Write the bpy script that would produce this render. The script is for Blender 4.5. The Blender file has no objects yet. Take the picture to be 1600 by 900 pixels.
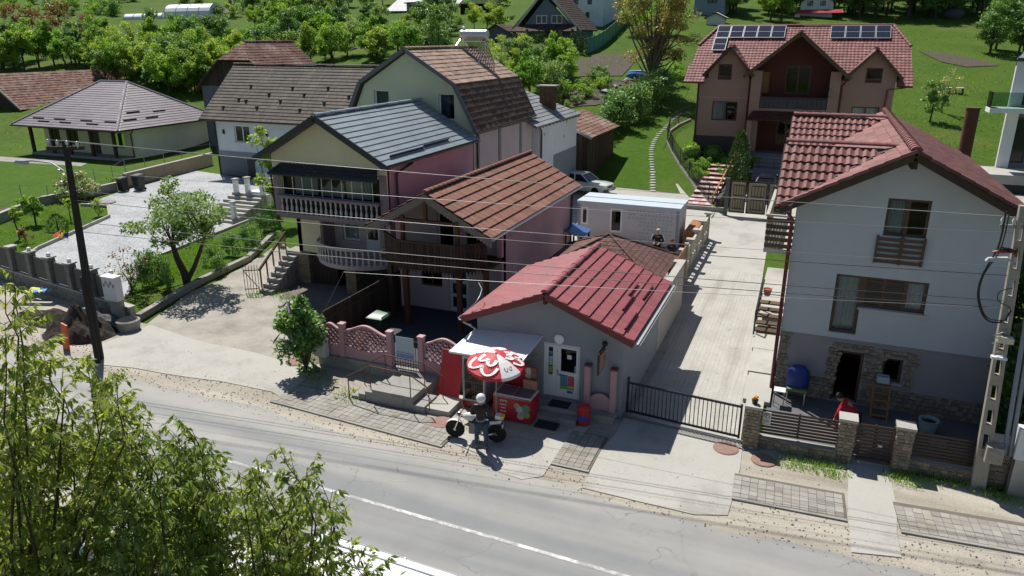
import bpy, bmesh, math, random
import numpy as np
from mathutils import Vector, Matrix
SC = bpy.context.scene
COL = SC.collection
RAD = math.radians
random.seed(7)

# ------------------------------------------------------------------ camera, light, exposure
CAM_H = 11.2
F_PX = 1150.0
PITCH = math.atan(392 / F_PX)
YAW = math.atan(495 / math.hypot(F_PX, 392))
cam = bpy.data.cameras.new('camera')
cam.sensor_width = 36.0
cam.lens = 36.0 * F_PX / 1600.0
cam.clip_start = 0.1
cam.clip_end = 3000
cam_o = bpy.data.objects.new('camera', cam)
COL.objects.link(cam_o)
cam_o.location = (0, 0, CAM_H)
cam_o.rotation_euler = (math.pi / 2 - PITCH, 0, YAW)
SC.camera = cam_o
SUN_DIR = Vector((0.47, -0.44, -1.0)).normalized()
sun = bpy.data.lights.new('sun', 'SUN')
sun.energy = 4.7
sun.angle = RAD(0.53)
sun.color = (1.0, 0.95, 0.87)
sun_o = bpy.data.objects.new('sun', sun)
COL.objects.link(sun_o)
sun_o.rotation_euler = SUN_DIR.to_track_quat('-Z', 'Y').to_euler()
sun_o.location = (0, 0, 60)
world = bpy.data.worlds.new('World')
SC.world = world
world.use_nodes = True
wn = world.node_tree.nodes
sky = wn.new('ShaderNodeTexSky')
sky.sky_type = 'NISHITA'
sky.sun_disc = False
sky.sun_elevation = RAD(57)
sky.sun_rotation = RAD(313)
sky.ozone_density = 2.5
sky.dust_density = .6
world.node_tree.links.new(sky.outputs[0], wn['Background'].inputs[0])
wn['Background'].inputs[1].default_value = 0.06
SC.view_settings.view_transform = 'Standard'
SC.view_settings.look = 'None'
SC.view_settings.gamma = 1
SC.view_settings.exposure = 0.45
SC.cycles.max_bounces = 6
SC.cycles.transparent_max_bounces = 8

# ------------------------------------------------------------------ from a photo pixel to a place in the world
_cp, _sp, _cy, _sy = math.cos(PITCH), math.sin(PITCH), math.cos(YAW), math.sin(YAW)
_FW = Vector((-_sy * _cp, _cy * _cp, -_sp))
_RT = Vector((_cy, _sy, 0))
_UP = _RT.cross(_FW)
_C = Vector((0, 0, CAM_H))
def _ray(x, y):
 return _FW + _RT * ((x - 800) / F_PX) - _UP * ((y - 450) / F_PX)
def ZP(x, y, z=0.0):
 r = _ray(x, y); return _C + r * ((z - CAM_H) / r.z)
def YP(x, y, Y):
 r = _ray(x, y); return _C + r * (Y / r.y)
def XP(x, y, X):
 r = _ray(x, y); return _C + r * (X / r.x)
def DP(x, y, d):
 r = _ray(x, y); return _C + r * (d / (r.x * -_sy + r.y * _cy))

def hgt(x, y):
 """terrain height: flat by the road, rising to the hill behind"""
 D = -_sy * x + _cy * y
 L = _cy * x + _sy * y
 d0 = min(84, max(51, 56 - .68 * L))
 if L < -60: d0 += (-60 - L) * .10
 d = D - d0
 h = .165 * (d + math.sqrt(d * d + 12)) / 2 - .165 * (-40 + math.sqrt(1612)) / 2
 if d < -40: h = 0
 h = max(0, h)
 if D > 105: h += .25 * math.sin(x * .071 + 1) * math.cos(y * .063) * min(1, (D - 105) / 30)
 if -5.4 < x < .6 and y < 60.5: h = 0          # the sunken forecourt behind the ornamental gate
 return h
def GP(x, y):
 """where the ray through a pixel meets the terrain"""
 r = _ray(x, y); t = 10.0; prev = t
 while t < 900:
  p = _C + r * t
  if p.z < hgt(p.x, p.y):
   a, b = prev, t
   for _ in range(20):
    m = (a + b) / 2; q = _C + r * m
    if q.z < hgt(q.x, q.y): b = m
    else: a = m
   q = _C + r * b
   return Vector((q.x, q.y, hgt(q.x, q.y)))
  prev = t; t += 1.0
 return None

# ------------------------------------------------------------------ mesh building
class Fr:
 """a wall plane: origin, direction along the wall, outward normal"""
 def __init__(s, O, U, N):
  s.O, s.U, s.N = Vector(O), Vector(U).normalized(), Vector(N).normalized()
 def p(s, u, z, d=0.0):
  return s.O + s.U * u + Vector((0, 0, z)) + s.N * d
def front(Y): return Fr((0, Y, 0), (1, 0, 0), (0, -1, 0))
def back(Y): return Fr((0, Y, 0), (1, 0, 0), (0, 1, 0))
def rightw(X): return Fr((X, 0, 0), (0, 1, 0), (1, 0, 0))
def leftw(X): return Fr((X, 0, 0), (0, 1, 0), (-1, 0, 0))

WLOC = {}
class MB:
 def __init__(s):
  s.v, s.f, s.m, s.a = [], [], [], []
 def add(s, vs, fs, mi=0, rnd=None):
  o = len(s.v)
  s.v.extend([tuple(q) for q in vs])
  for f in fs:
   s.f.append([i + o for i in f]); s.m.append(mi)
   s.a.append(random.random() if rnd is None else rnd)
  return s
 def hexa(s, p, mi=0, rnd=None):
  return s.add(p, [(0, 3, 2, 1), (4, 5, 6, 7), (0, 1, 5, 4), (1, 2, 6, 5), (2, 3, 7, 6), (3, 0, 4, 7)], mi, random.random() if rnd is None else rnd)
 def box(s, x0, x1, y0, y1, z0, z1, mi=0):
  return s.hexa([(x0, y0, z0), (x1, y0, z0), (x1, y1, z0), (x0, y1, z0), (x0, y0, z1), (x1, y0, z1), (x1, y1, z1), (x0, y1, z1)], mi)
 def fbox(s, F, u0, u1, z0, z1, d0, d1, mi=0):
  P = F.p
  return s.hexa([P(u0, z0, d1), P(u1, z0, d1), P(u1, z0, d0), P(u0, z0, d0), P(u0, z1, d1), P(u1, z1, d1), P(u1, z1, d0), P(u0, z1, d0)], mi)
 def beam(s, a, b, w, h, mi=0, up=(0, 0, 1)):
  a, b = Vector(a), Vector(b); d = (b - a).normalized()
  up = Vector(up)
  if abs(d.dot(up)) > .98: up = Vector((0, 1, 0))
  x = d.cross(up).normalized() * (w / 2); y = x.cross(d).normalized() * (h / 2)
  return s.hexa([a - x - y, a + x - y, b + x - y, b - x - y, a - x + y, a + x + y, b + x + y, b - x + y], mi)
 def tube(s, pts, r, n=6, mi=0):
  pts = [Vector(p) for p in pts]; k = len(pts)
  rs = r if isinstance(r, (list, tuple)) else [r] * k
  vs = []; ref = None
  for i, p in enumerate(pts):
   d = (pts[min(i + 1, k - 1)] - pts[max(i - 1, 0)])
   d = d.normalized() if d.length > 1e-9 else Vector((0, 0, 1))
   if ref is None: ref = Vector((1, 0, 0)) if abs(d.x) < .8 else Vector((0, 1, 0))
   x = (ref - d * ref.dot(d)).normalized(); y = d.cross(x); ref = x
   for j in range(n):
    t = 2 * math.pi * j / n
    vs.append(p + (x * math.cos(t) + y * math.sin(t)) * rs[i])
  fs = [(i * n + j, i * n + (j + 1) % n, (i + 1) * n + (j + 1) % n, (i + 1) * n + j) for i in range(k - 1) for j in range(n)]
  fs.append(tuple(range(n - 1, -1, -1))); fs.append(tuple((k - 1) * n + j for j in range(n)))
  return s.add(vs, fs, mi, random.random())
 def lathe(s, prof, n=12, loc=(0, 0, 0), mi=0, axis='z', sx=1, sy=1):
  vs = []
  for (r, h) in prof:
   for j in range(n):
    t = 2 * math.pi * j / n
    a, b = r * math.cos(t) * sx, r * math.sin(t) * sy
    q = (a, b, h) if axis == 'z' else ((h, a, b) if axis == 'x' else (a, h, b))
    vs.append((q[0] + loc[0], q[1] + loc[1], q[2] + loc[2]))
  k = len(prof)
  fs = [(i * n + j, i * n + (j + 1) % n, (i + 1) * n + (j + 1) % n, (i + 1) * n + j) for i in range(k - 1) for j in range(n)]
  fs.append(tuple(range(n - 1, -1, -1))); fs.append(tuple((k - 1) * n + j for j in range(n)))
  return s.add(vs, fs, mi, random.random())
 def ball(s, c, r, n=10, m=7, mi=0, sx=1, sy=1, sz=1, jit=0):
  vs = []
  for i in range(m + 1):
   ph = math.pi * i / m
   for j in range(n):
    t = 2 * math.pi * j / n
    q = r * (1 + random.uniform(-jit, jit))
    vs.append((c[0] + q * sx * math.sin(ph) * math.cos(t), c[1] + q * sy * math.sin(ph) * math.sin(t), c[2] + q * sz * math.cos(ph)))
  fs = [(i * n + j, (i + 1) * n + j, (i + 1) * n + (j + 1) % n, i * n + (j + 1) % n) for i in range(m) for j in range(n)]
  return s.add(vs, fs, mi, random.random())
 def prism(s, pts, vec, mi=0):
  pts = [Vector(p) for p in pts]; vec = Vector(vec); n = len(pts)
  vs = pts + [p + vec for p in pts]
  fs = [tuple(range(n - 1, -1, -1)), tuple(range(n, 2 * n))] + [(i, (i + 1) % n, n + (i + 1) % n, n + i) for i in range(n)]
  return s.add(vs, fs, mi, random.random())
 def quad(s, a, b, c, d, mi=0, rnd=None):
  return s.add([a, b, c, d], [(0, 1, 2, 3)], mi, rnd)
 def mesh(s, name, mats, off=Vector((0, 0, 0)), sharp=35, fixn=True):
  me = bpy.data.meshes.new(name)
  me.from_pydata([(q[0] - off[0], q[1] - off[1], q[2] - off[2]) for q in s.v], [], s.f)
  if not isinstance(mats, (list, tuple)): mats = [mats]
  for m in mats: me.materials.append(m)
  if len(mats) > 1: me.polygons.foreach_set('material_index', s.m)
  at = me.attributes.new('rnd', 'FLOAT', 'FACE')
  at.data.foreach_set('value', s.a)
  if fixn:
   bm = bmesh.new(); bm.from_mesh(me)
   bmesh.ops.recalc_face_normals(bm, faces=bm.faces)
   bm.to_mesh(me); bm.free()
  me.shade_smooth()
  me.set_sharp_from_angle(angle=RAD(sharp))
  me.update()
  return me
 def build(s, name, mats, parent=None, sharp=35, loc=None, fixn=True):
  if parent is not None and loc is None: off = WLOC[parent.name]
  else: off = Vector(loc) if loc is not None else Vector((0, 0, 0))
  o = bpy.data.objects.new(name, s.mesh(name, mats, off, sharp, fixn))
  COL.objects.link(o)
  if parent is not None:
   o.parent = parent
   if loc is not None: o.location = off - WLOC[parent.name]
  else: o.location = off
  WLOC[o.name] = off
  return o
def thing(name, label, cat, loc=(0, 0, 0), group=None):
 o = bpy.data.objects.new(name, None); COL.objects.link(o)
 o.empty_display_size = .2
 o.location = loc; WLOC[o.name] = Vector(loc)
 o['label'] = label; o['category'] = cat
 if group: o['group'] = group
 return o
def tag(o, label=None, cat=None, group=None, kind=None):
 if label: o['label'] = label
 if cat: o['category'] = cat
 if group: o['group'] = group
 if kind: o['kind'] = kind
 return o
def struct(o, label=None, cat=None): return tag(o, label, cat, None, 'structure')
def inst(name, me, parent, loc, rot=(0, 0, 0), scale=(1, 1, 1)):
 """a piece that shares mesh data; loc in world space"""
 o = bpy.data.objects.new(name, me); COL.objects.link(o)
 o.parent = parent
 o.location = Vector(loc) - (WLOC[parent.name] if parent is not None else Vector((0, 0, 0)))
 o.rotation_euler = rot; o.scale = scale
 WLOC[o.name] = Vector(loc)
 return o
def copy_thing(r, loc, rz=None, sc=None, label=None):
 c = r.copy(); COL.objects.link(c); c.location = loc
 if rz is not None: c.rotation_euler = (0, 0, rz)
 if sc is not None: c.scale = sc if isinstance(sc, (tuple, list)) else (sc, sc, sc)
 if label: c['label'] = label
 WLOC[c.name] = Vector(loc)
 for ch in r.children:
  d = ch.copy(); COL.objects.link(d); d.parent = c
  for g in ch.children:
   e = g.copy(); COL.objects.link(e); e.parent = d
 return c

# ------------------------------------------------------------------ materials
_ML = {}
def _nm(name):
 m = bpy.data.materials.new(name); m.use_nodes = True
 nt = m.node_tree; nt.nodes.clear()
 out = nt.nodes.new('ShaderNodeOutputMaterial')
 b = nt.nodes.new('ShaderNodeBsdfPrincipled')
 nt.links.new(b.outputs[0], out.inputs[0])
 return m, nt, b, out
def _mix(nt, fac, a, b, typ='MIX'):
 n = nt.nodes.new('ShaderNodeMixRGB'); n.blend_type = typ
 for i, q in ((0, fac), (1, a), (2, b)):
  if hasattr(q, 'is_output') or isinstance(q, bpy.types.NodeSocket): nt.links.new(q, n.inputs[i])
  elif i == 0: n.inputs[0].default_value = q
  else: n.inputs[i].default_value = (q[0], q[1], q[2], 1)
 return n.outputs[0]
def _pos(nt):
 g = nt.nodes.new('ShaderNodeNewGeometry'); return g.outputs['Position']
def _noise(nt, co, scale, detail=5, rough=.6):
 n = nt.nodes.new('ShaderNodeTexNoise'); n.inputs['Scale'].default_value = scale
 n.inputs['Detail'].default_value = detail; n.inputs['Roughness'].default_value = rough
 if co is not None: nt.links.new(co, n.inputs['Vector'])
 return n.outputs['Fac']
def _ramp(nt, fac, a, b, ca=(0, 0, 0), cb=(1, 1, 1)):
 r = nt.nodes.new('ShaderNodeValToRGB'); nt.links.new(fac, r.inputs[0])
 r.color_ramp.elements[0].position = a; r.color_ramp.elements[1].position = b
 r.color_ramp.elements[0].color = (*ca, 1); r.color_ramp.elements[1].color = (*cb, 1)
 return r.outputs[0]
def _attr(nt, name='rnd'):
 a = nt.nodes.new('ShaderNodeAttribute'); a.attribute_name = name; return a.outputs['Fac']
def _map(nt, co, rz=0, sc=(1, 1, 1), loc=(0, 0, 0)):
 m = nt.nodes.new('ShaderNodeMapping'); nt.links.new(co, m.inputs[0])
 m.inputs['Rotation'].default_value = (0, 0, rz); m.inputs['Scale'].default_value = sc; m.inputs['Location'].default_value = loc
 return m.outputs[0]
def _bump(nt, b, h, st, dist):
 n = nt.nodes.new('ShaderNodeBump'); n.inputs['Strength'].default_value = st; n.inputs['Distance'].default_value = dist
 nt.links.new(h, n.inputs['Height']); nt.links.new(n.outputs[0], b.inputs['Normal'])
def sc3(c, k): return tuple(min(1, max(0, q * k)) for q in c)
def mat(name, col, rough=.85, var=.16, scale=1.2, fine=22., bump=.25, dist=.012, metal=0., spec=.3, stain=None, stain_at=(.55, .75), rnd=0., sstr=1.0, stretch=None):
 """a plain surface: broad and fine colour noise, optional stains, relief"""
 if name in _ML: return _ML[name]
 m, nt, b, out = _nm(name)
 co = _pos(nt)
 if stretch: co2 = _map(nt, co, 0, stretch)
 else: co2 = co
 c = _mix(nt, _noise(nt, co2, scale), sc3(col, 1 - var), sc3(col, 1 + var))
 c = _mix(nt, _ramp(nt, _noise(nt, co2, fine, 3), .3, .7), c, _mix(nt, 1.0, c, sc3((1, 1, 1), 1 - var * .8), 'MULTIPLY'))
 if stain:
  f = _ramp(nt, _noise(nt, co2, scale * .7, 7, .7), stain_at[0], stain_at[1], (0, 0, 0), sc3((1, 1, 1), sstr))
  c = _mix(nt, f, c, stain)
 if name.endswith('render'):
  c = _mix(nt, _ramp(nt, _noise(nt, _map(nt, co, 0, (1, 1, .16)), 1.6, 6, .75), .55, .9), c, _mix(nt, 1, c, (.84, .83, .81), 'MULTIPLY'))
  c = _mix(nt, _ramp(nt, _noise(nt, co, .45, 4, .6), .45, .7), c, _mix(nt, 1, c, (.9, .9, .9), 'MULTIPLY'))
 if rnd:
  c = _mix(nt, _attr(nt), _mix(nt, 1.0, c, sc3((1, 1, 1), 1 - rnd), 'MULTIPLY'), c)
 nt.links.new(c, b.inputs['Base Color'])
 b.inputs['Roughness'].default_value = rough; b.inputs['Metallic'].default_value = metal
 b.inputs['Specular IOR Level'].default_value = spec
 if bump: _bump(nt, b, _noise(nt, co, fine * 1.5, 4), bump, dist)
 _ML[name] = m
 return m
def leafmat(name, c1, c2, trans=.55):
 if name in _ML: return _ML[name]
 m, nt, b, out = _nm(name)
 oi = nt.nodes.new('ShaderNodeObjectInfo')
 c = _mix(nt, _attr(nt), c1, c2)
 c = _mix(nt, _noise(nt, _pos(nt), .9, 2), _mix(nt, 1, c, (.7, .74, .7), 'MULTIPLY'), c)
 hs = nt.nodes.new('ShaderNodeHueSaturation')
 mr = nt.nodes.new('ShaderNodeMapRange'); nt.links.new(oi.outputs['Random'], mr.inputs[0])
 mr.inputs[3].default_value = .48; mr.inputs[4].default_value = .515
 nt.links.new(mr.outputs[0], hs.inputs['Hue']); nt.links.new(c, hs.inputs['Color'])
 mv = nt.nodes.new('ShaderNodeMapRange'); nt.links.new(oi.outputs['Random'], mv.inputs[0])
 mv.inputs[3].default_value = 1.4; mv.inputs[4].default_value = .95
 nt.links.new(mv.outputs[0], hs.inputs['Value'])
 nt.links.new(hs.outputs[0], b.inputs['Base Color'])
 b.inputs['Roughness'].default_value = .5; b.inputs['Specular IOR Level'].default_value = .35
 t = nt.nodes.new('ShaderNodeBsdfTranslucent')
 nt.links.new(_mix(nt, 1, hs.outputs[0], (1.0, 1.0, .45), 'MULTIPLY'), t.inputs[0])
 mx = nt.nodes.new('ShaderNodeMixShader'); mx.inputs[0].default_value = trans
 nt.links.new(b.outputs[0], mx.inputs[1]); nt.links.new(t.outputs[0], mx.inputs[2])
 nt.links.new(mx.outputs[0], out.inputs[0])
 _ML[name] = m
 return m
def glassmat(name='window_glass', tint=(.55, .62, .64)):
 if name in _ML: return _ML[name]
 m, nt, b, out = _nm(name)
 tr = nt.nodes.new('ShaderNodeBsdfTransparent'); tr.inputs[0].default_value = (*tint, 1)
 gl = nt.nodes.new('ShaderNodeBsdfGlossy'); gl.inputs['Roughness'].default_value = .03
 lw = nt.nodes.new('ShaderNodeFresnel'); lw.inputs[0].default_value = 1.5
 mx = nt.nodes.new('ShaderNodeMixShader')
 nt.links.new(lw.outputs[0], mx.inputs[0]); nt.links.new(tr.outputs[0], mx.inputs[1]); nt.links.new(gl.outputs[0], mx.inputs[2])
 nt.links.new(mx.outputs[0], out.inputs[0])
 _ML[name] = m
 return m
def paint(name, col, rough=.35, metal=0., coat=0., var=.03):
 if name in _ML: return _ML[name]
 m, nt, b, out = _nm(name)
 c = _mix(nt, _noise(nt, _pos(nt), 6), sc3(col, 1 - var), sc3(col, 1 + var))
 nt.links.new(c, b.inputs['Base Color'])
 b.inputs['Roughness'].default_value = rough; b.inputs['Metallic'].default_value = metal
 b.inputs['Coat Weight'].default_value = coat
 _ML[name] = m
 return m
def roofmat(name, col, rough=.75, rnd=.35, patch=None, pscale=.5, spec=.35, pat=(.5, .7), metal=0., bump=.2):
 """tiles: each tile its own tone, weathered patches"""
 if name in _ML: return _ML[name]
 m, nt, b, out = _nm(name)
 co = _pos(nt)
 c = _mix(nt, _attr(nt), sc3(col, 1 - rnd), sc3(col, 1 + rnd))
 c = _mix(nt, _noise(nt, co, 9, 4), _mix(nt, 1, c, (.78, .76, .76), 'MULTIPLY'), c)
 c = _mix(nt, _ramp(nt, _noise(nt, co, .55, 6, .7), .35, .7), _mix(nt, 1, c, (.80, .79, .78), 'MULTIPLY'), _mix(nt, 1, c, (1.06, 1.06, 1.06), 'MULTIPLY'))
 c = _mix(nt, _ramp(nt, _noise(nt, co, 6, 4, .75), .62, .70), c, _mix(nt, .6, c, (.30, .29, .25)))
 if patch:
  f = _ramp(nt, _noise(nt, co, pscale, 6, .65), pat[0], pat[1])
  c = _mix(nt, f, c, _mix(nt, _attr(nt), sc3(patch, .75), sc3(patch, 1.2)))
 nt.links.new(c, b.inputs['Base Color'])
 b.inputs['Roughness'].default_value = rough; b.inputs['Specular IOR Level'].default_value = spec; b.inputs['Metallic'].default_value = metal
 if bump: _bump(nt, b, _noise(nt, co, 45, 3), bump, .01)
 _ML[name] = m
 return m

# ------------------------------------------------------------------ walls, windows, roofs
def wall(parent, name, F, poly, holes, m, thick=.22, label=None):
 bm = bmesh.new()
 vs = [bm.verts.new((u, z, 0)) for (u, z) in poly]
 bm.faces.new(vs)
 for (a, b_, c, d) in holes:
  for (co, no) in (((a, 0, 0), (1, 0, 0)), ((b_, 0, 0), (1, 0, 0)), ((0, c, 0), (0, 1, 0)), ((0, d, 0), (0, 1, 0))):
   bmesh.ops.bisect_plane(bm, geom=list(bm.verts) + list(bm.edges) + list(bm.faces), plane_co=co, plane_no=no)
 dead = []
 for f in bm.faces:
  c = f.calc_center_median()
  if any(a < c.x < b_ and z0 < c.y < z1 for (a, b_, z0, z1) in holes): dead.append(f)
 if dead: bmesh.ops.delete(bm, geom=dead, context='FACES')
 r = bmesh.ops.extrude_face_region(bm, geom=list(bm.faces))
 for q in r['geom']:
  if isinstance(q, bmesh.types.BMVert): q.co.z = -thick
 off = WLOC[parent.name]
 for v in bm.verts: v.co = F.p(v.co.x, v.co.y, v.co.z) - off
 bmesh.ops.recalc_face_normals(bm, faces=bm.faces)
 me = bpy.data.meshes.new(name); bm.to_mesh(me); bm.free()
 me.materials.append(m)
 o = bpy.data.objects.new(name, me); COL.objects.link(o); o.parent = parent
 WLOC[o.name] = off
 if label: o['label'] = label
 return o
def window(parent, F, u0, u1, z0, z1, fm, n=2, sill=None, curtain=None, fw=.07, rec=.1, cross=None, name='window', cu=(0, 1)):
 mb = MB(); d1, d0 = -rec, -rec - .07
 mb.fbox(F, u0, u0 + fw, z0, z1, d0, d1).fbox(F, u1 - fw, u1, z0, z1, d0, d1)
 mb.fbox(F, u0 + fw, u1 - fw, z0, z0 + fw, d0, d1 - .002).fbox(F, u0 + fw, u1 - fw, z1 - fw, z1, d0, d1 - .002)
 for i in range(1, n):
  u = u0 + (u1 - u0) * i / n
  mb.fbox(F, u - fw * .6, u + fw * .6, z0 + fw, z1 - fw, d0, d1 - .004)
 if cross: mb.fbox(F, u0 + fw, u1 - fw, cross - .02, cross + .02, d0, d1 - .006)
 w = mb.build(name, fm, parent)
 g = MB()
 g.quad(F.p(u0 + fw, z0 + fw, d0 + .03), F.p(u1 - fw, z0 + fw, d0 + .03), F.p(u1 - fw, z1 - fw, d0 + .03), F.p(u0 + fw, z1 - fw, d0 + .03))
 g.build('pane', glassmat(), w)
 if sill:
  MB().fbox(F, u0 - .06, u1 + .06, z0 - .05, z0 - .003, -rec, .07).build('sill', sill, w)
 if curtain:
  c = MB(); k = 14; a, b = u0 + (u1 - u0) * cu[0], u0 + (u1 - u0) * cu[1]; L = []
  for i in range(k * 2 + 1):
   u = a + (b - a) * i / (k * 2); dd = d0 - .07 + .025 * math.sin(i * 1.7)
   L.append((F.p(u, z0 + .05, dd), F.p(u, z1 - .04, dd)))
  for i in range(k * 2): c.quad(L[i][0], L[i + 1][0], L[i + 1][1], L[i][1])
  c.build('curtain', curtain, w, fixn=False)
 return w
def slope(parent, m, O, U, V, L, lim, tw=.25, th=.35, amp=.025, step=.03, kind='wave', base=.1, soffit=None, stagger=False, name='roof_slope', jit=0., vis=True):
 """a roof slope: O eave corner, U along the eave, V up the slope, lim = [(v, u_left, u_right)]"""
 O, U, V = Vector(O), Vector(U).normalized(), Vector(V).normalized()
 N = U.cross(V)
 if N.z < 0: N = -N
 def lm(v):
  for (a, b) in zip(lim, lim[1:]):
   if v <= b[0] + 1e-6:
    t = (v - a[0]) / max(1e-6, b[0] - a[0])
    return a[1] + (b[1] - a[1]) * t, a[2] + (b[2] - a[2]) * t
  return lim[-1][1], lim[-1][2]
 if kind == 'wave': prof = [(0, 0), (.25, .7), (.5, 1), (.75, .7)]
 elif kind == 'flat': prof = [(0, -.5), (.07, .8), (.5, 1), (.93, .8)]
 elif kind == 'rib': prof = [(0, 0), (.08, 0), (.12, 1), (.17, 0), (.6, .08)]
 else: prof = [(0, 0), (.5, 1)]
 mb = MB()
 nr = max(1, int(round(L / th))); rh = L / nr
 umin = min(q[1] for q in lim); umax = max(q[2] for q in lim)
 k0, k1 = int(math.floor(umin / tw)) - 1, int(math.ceil(umax / tw)) + 1
 for r in range(nr):
  v0, v1 = r * rh, (r + 1) * rh
  la, ra = lm(v0); lb, rb = lm(v1)
  so = tw * .5 if (stagger and r % 2) else 0
  us = []
  for k in range(k0, k1 + 1):
   jj = random.uniform(-jit, jit) if jit else 0
   tr = random.random()
   for (q, hh) in prof: us.append((k * tw + so + q * tw, hh * amp + jj, tr))
  us = [q for q in us if min(la, lb) - tw * .3 <= q[0] <= max(ra, rb) + tw * .3]
  if len(us) < 2: continue
  n = len(us); vs = []
  for (u, h, tr) in us:
   ua = min(max(u, la), ra); ub = min(max(u, lb), rb)
   vs.append(O + U * ua + V * v0 + N * (h * .3))
   vs.append(O + U * ua + V * v0 + N * (h + step))
   vs.append(O + U * ub + V * v1 + N * h)
  o = len(mb.v); mb.v.extend([tuple(q) for q in vs])
  for i in range(n - 1):
   a, b = o + i * 3, o + (i + 1) * 3
   if (Vector(mb.v[a + 1]) - Vector(mb.v[b + 1])).length < 1e-4 and (Vector(mb.v[a + 2]) - Vector(mb.v[b + 2])).length < 1e-4: continue
   mb.f.append([a, b, b + 1, a + 1]); mb.f.append([a + 1, b + 1, b + 2, a + 2])
   mb.m += [0, 0]; mb.a += [us[i][2] * .6] + [us[i][2]]
 mats = [m]
 if base:
  mats.append(soffit or m)
  pts = [O + U * a + V * v - N * .004 for (v, a, b) in lim] + [O + U * b + V * v - N * .004 for (v, a, b) in reversed(lim)]
  clean = []
  for p in pts:
   if not clean or (p - clean[-1]).length > 1e-4: clean.append(p)
  if (clean[0] - clean[-1]).length < 1e-4: clean.pop()
  mb.prism(clean, N * -base, 1)
 return mb.build(name, mats, parent, sharp=50, fixn=False if not base else True)
def ridge_caps(parent, m, a, b, r=.12, ln=.35, name='ridge_tile', lift=.02, individual=True):
 a, b = Vector(a), Vector(b); L = (b - a).length; n = max(1, int(round(L / ln))); d = (b - a) / n
 mb = MB(); k = 6
 s = d.normalized().cross(Vector((0, 0, 1))).normalized(); up = s.cross(d.normalized())
 for (t, rr) in ((0, r * 1.12), (1.06, r * .92)):
  for j in range(k + 1):
   an = math.pi * j / k
   mb.v.append(tuple(d * t + s * (rr * math.cos(an)) + up * (rr * math.sin(an) * .8)))
 for j in range(k): mb.f.append([j, j + 1, k + 2 + j, k + 1 + j]); mb.m.append(0); mb.a.append(.5)
 mb.f.append(list(range(k + 1))); mb.m.append(0); mb.a.append(.5)
 mb.f.append(list(range(2 * k + 1, k, -1))); mb.m.append(0); mb.a.append(.5)
 if individual:
  me = mb.mesh(name, m)
  for i in range(n): inst(name, me, parent, a + d * i + up * lift)
 else:
  al = MB()
  for i in range(n): al.add([Vector(q) + a + d * i + up * lift for q in mb.v], mb.f)
  return al.build('ridge_cap', m, parent)
def gable_y(parent, m, xc, hw, ze, zr, y0, y1, soffit, hwr=None, zer=None, **kw):
 """two slopes, ridge along Y"""
 hwr = hwr or hw; zer = ze if zer is None else zer
 out = []
 for sgn, w, zz in ((-1, hw, ze), (1, hwr, zer)):
  V = Vector((-sgn * w, 0, zr - zz)); L = V.length
  out.append(slope(parent, m, (xc + sgn * w, y0, zz), (0, 1, 0), V, L, [(0, 0, y1 - y0), (L, 0, y1 - y0)], soffit=soffit, **kw))
 return out
def gable_x(parent, m, yc, hw, ze, zr, x0, x1, soffit, sides=(-1, 1), **kw):
 for sgn in sides:
  V = Vector((0, -sgn * hw, zr - ze)); L = V.length
  slope(parent, m, (x0, yc + sgn * hw, ze), (1, 0, 0), V, L, [(0, 0, x1 - x0), (L, 0, x1 - x0)], soffit=soffit, **kw)
def verge(parent, m, pts, w=.06, h=.2, name='bargeboard'):
 mb = MB()
 for a, b in zip(pts, pts[1:]): mb.beam(a, b, w, h)
 return mb.build(name, m, parent)
def pipe(parent, m, pts, r=.05, name='downpipe'):
 return MB().tube(pts, r, 8).build(name, m, parent)
def gutter(parent, m, a, b, r=.075):
 a, b = Vector(a), Vector(b); mb = MB(); d = (b - a).normalized(); s = d.cross(Vector((0, 0, 1))).normalized(); k = 6
 for p in (a, b):
  for rr in (r, r * .85):
   for j in range(k + 1):
    an = math.pi + math.pi * j / k
    mb.v.append(tuple(p + s * (rr * math.cos(an)) + Vector((0, 0, rr * math.sin(an)))))
 n = k + 1
 for j in range(k):
  mb.f += [[j, j + 1, 2 * n + j + 1, 2 * n + j], [n + j, n + j + 1, 3 * n + j + 1, 3 * n + j]]; mb.m += [0, 0]; mb.a += [.5, .5]
 for (p, q) in ((0, n), (k, n + k)): mb.f.append([p, q, 2 * n + q, 2 * n + p]); mb.m.append(0); mb.a.append(.5)
 for j in range(k):
  for o in (0, 2 * n): mb.f.append([o + j, o + j + 1, o + n + j + 1, o + n + j]); mb.m.append(0); mb.a.append(.5)
 return mb.build('gutter', m, parent)
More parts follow.
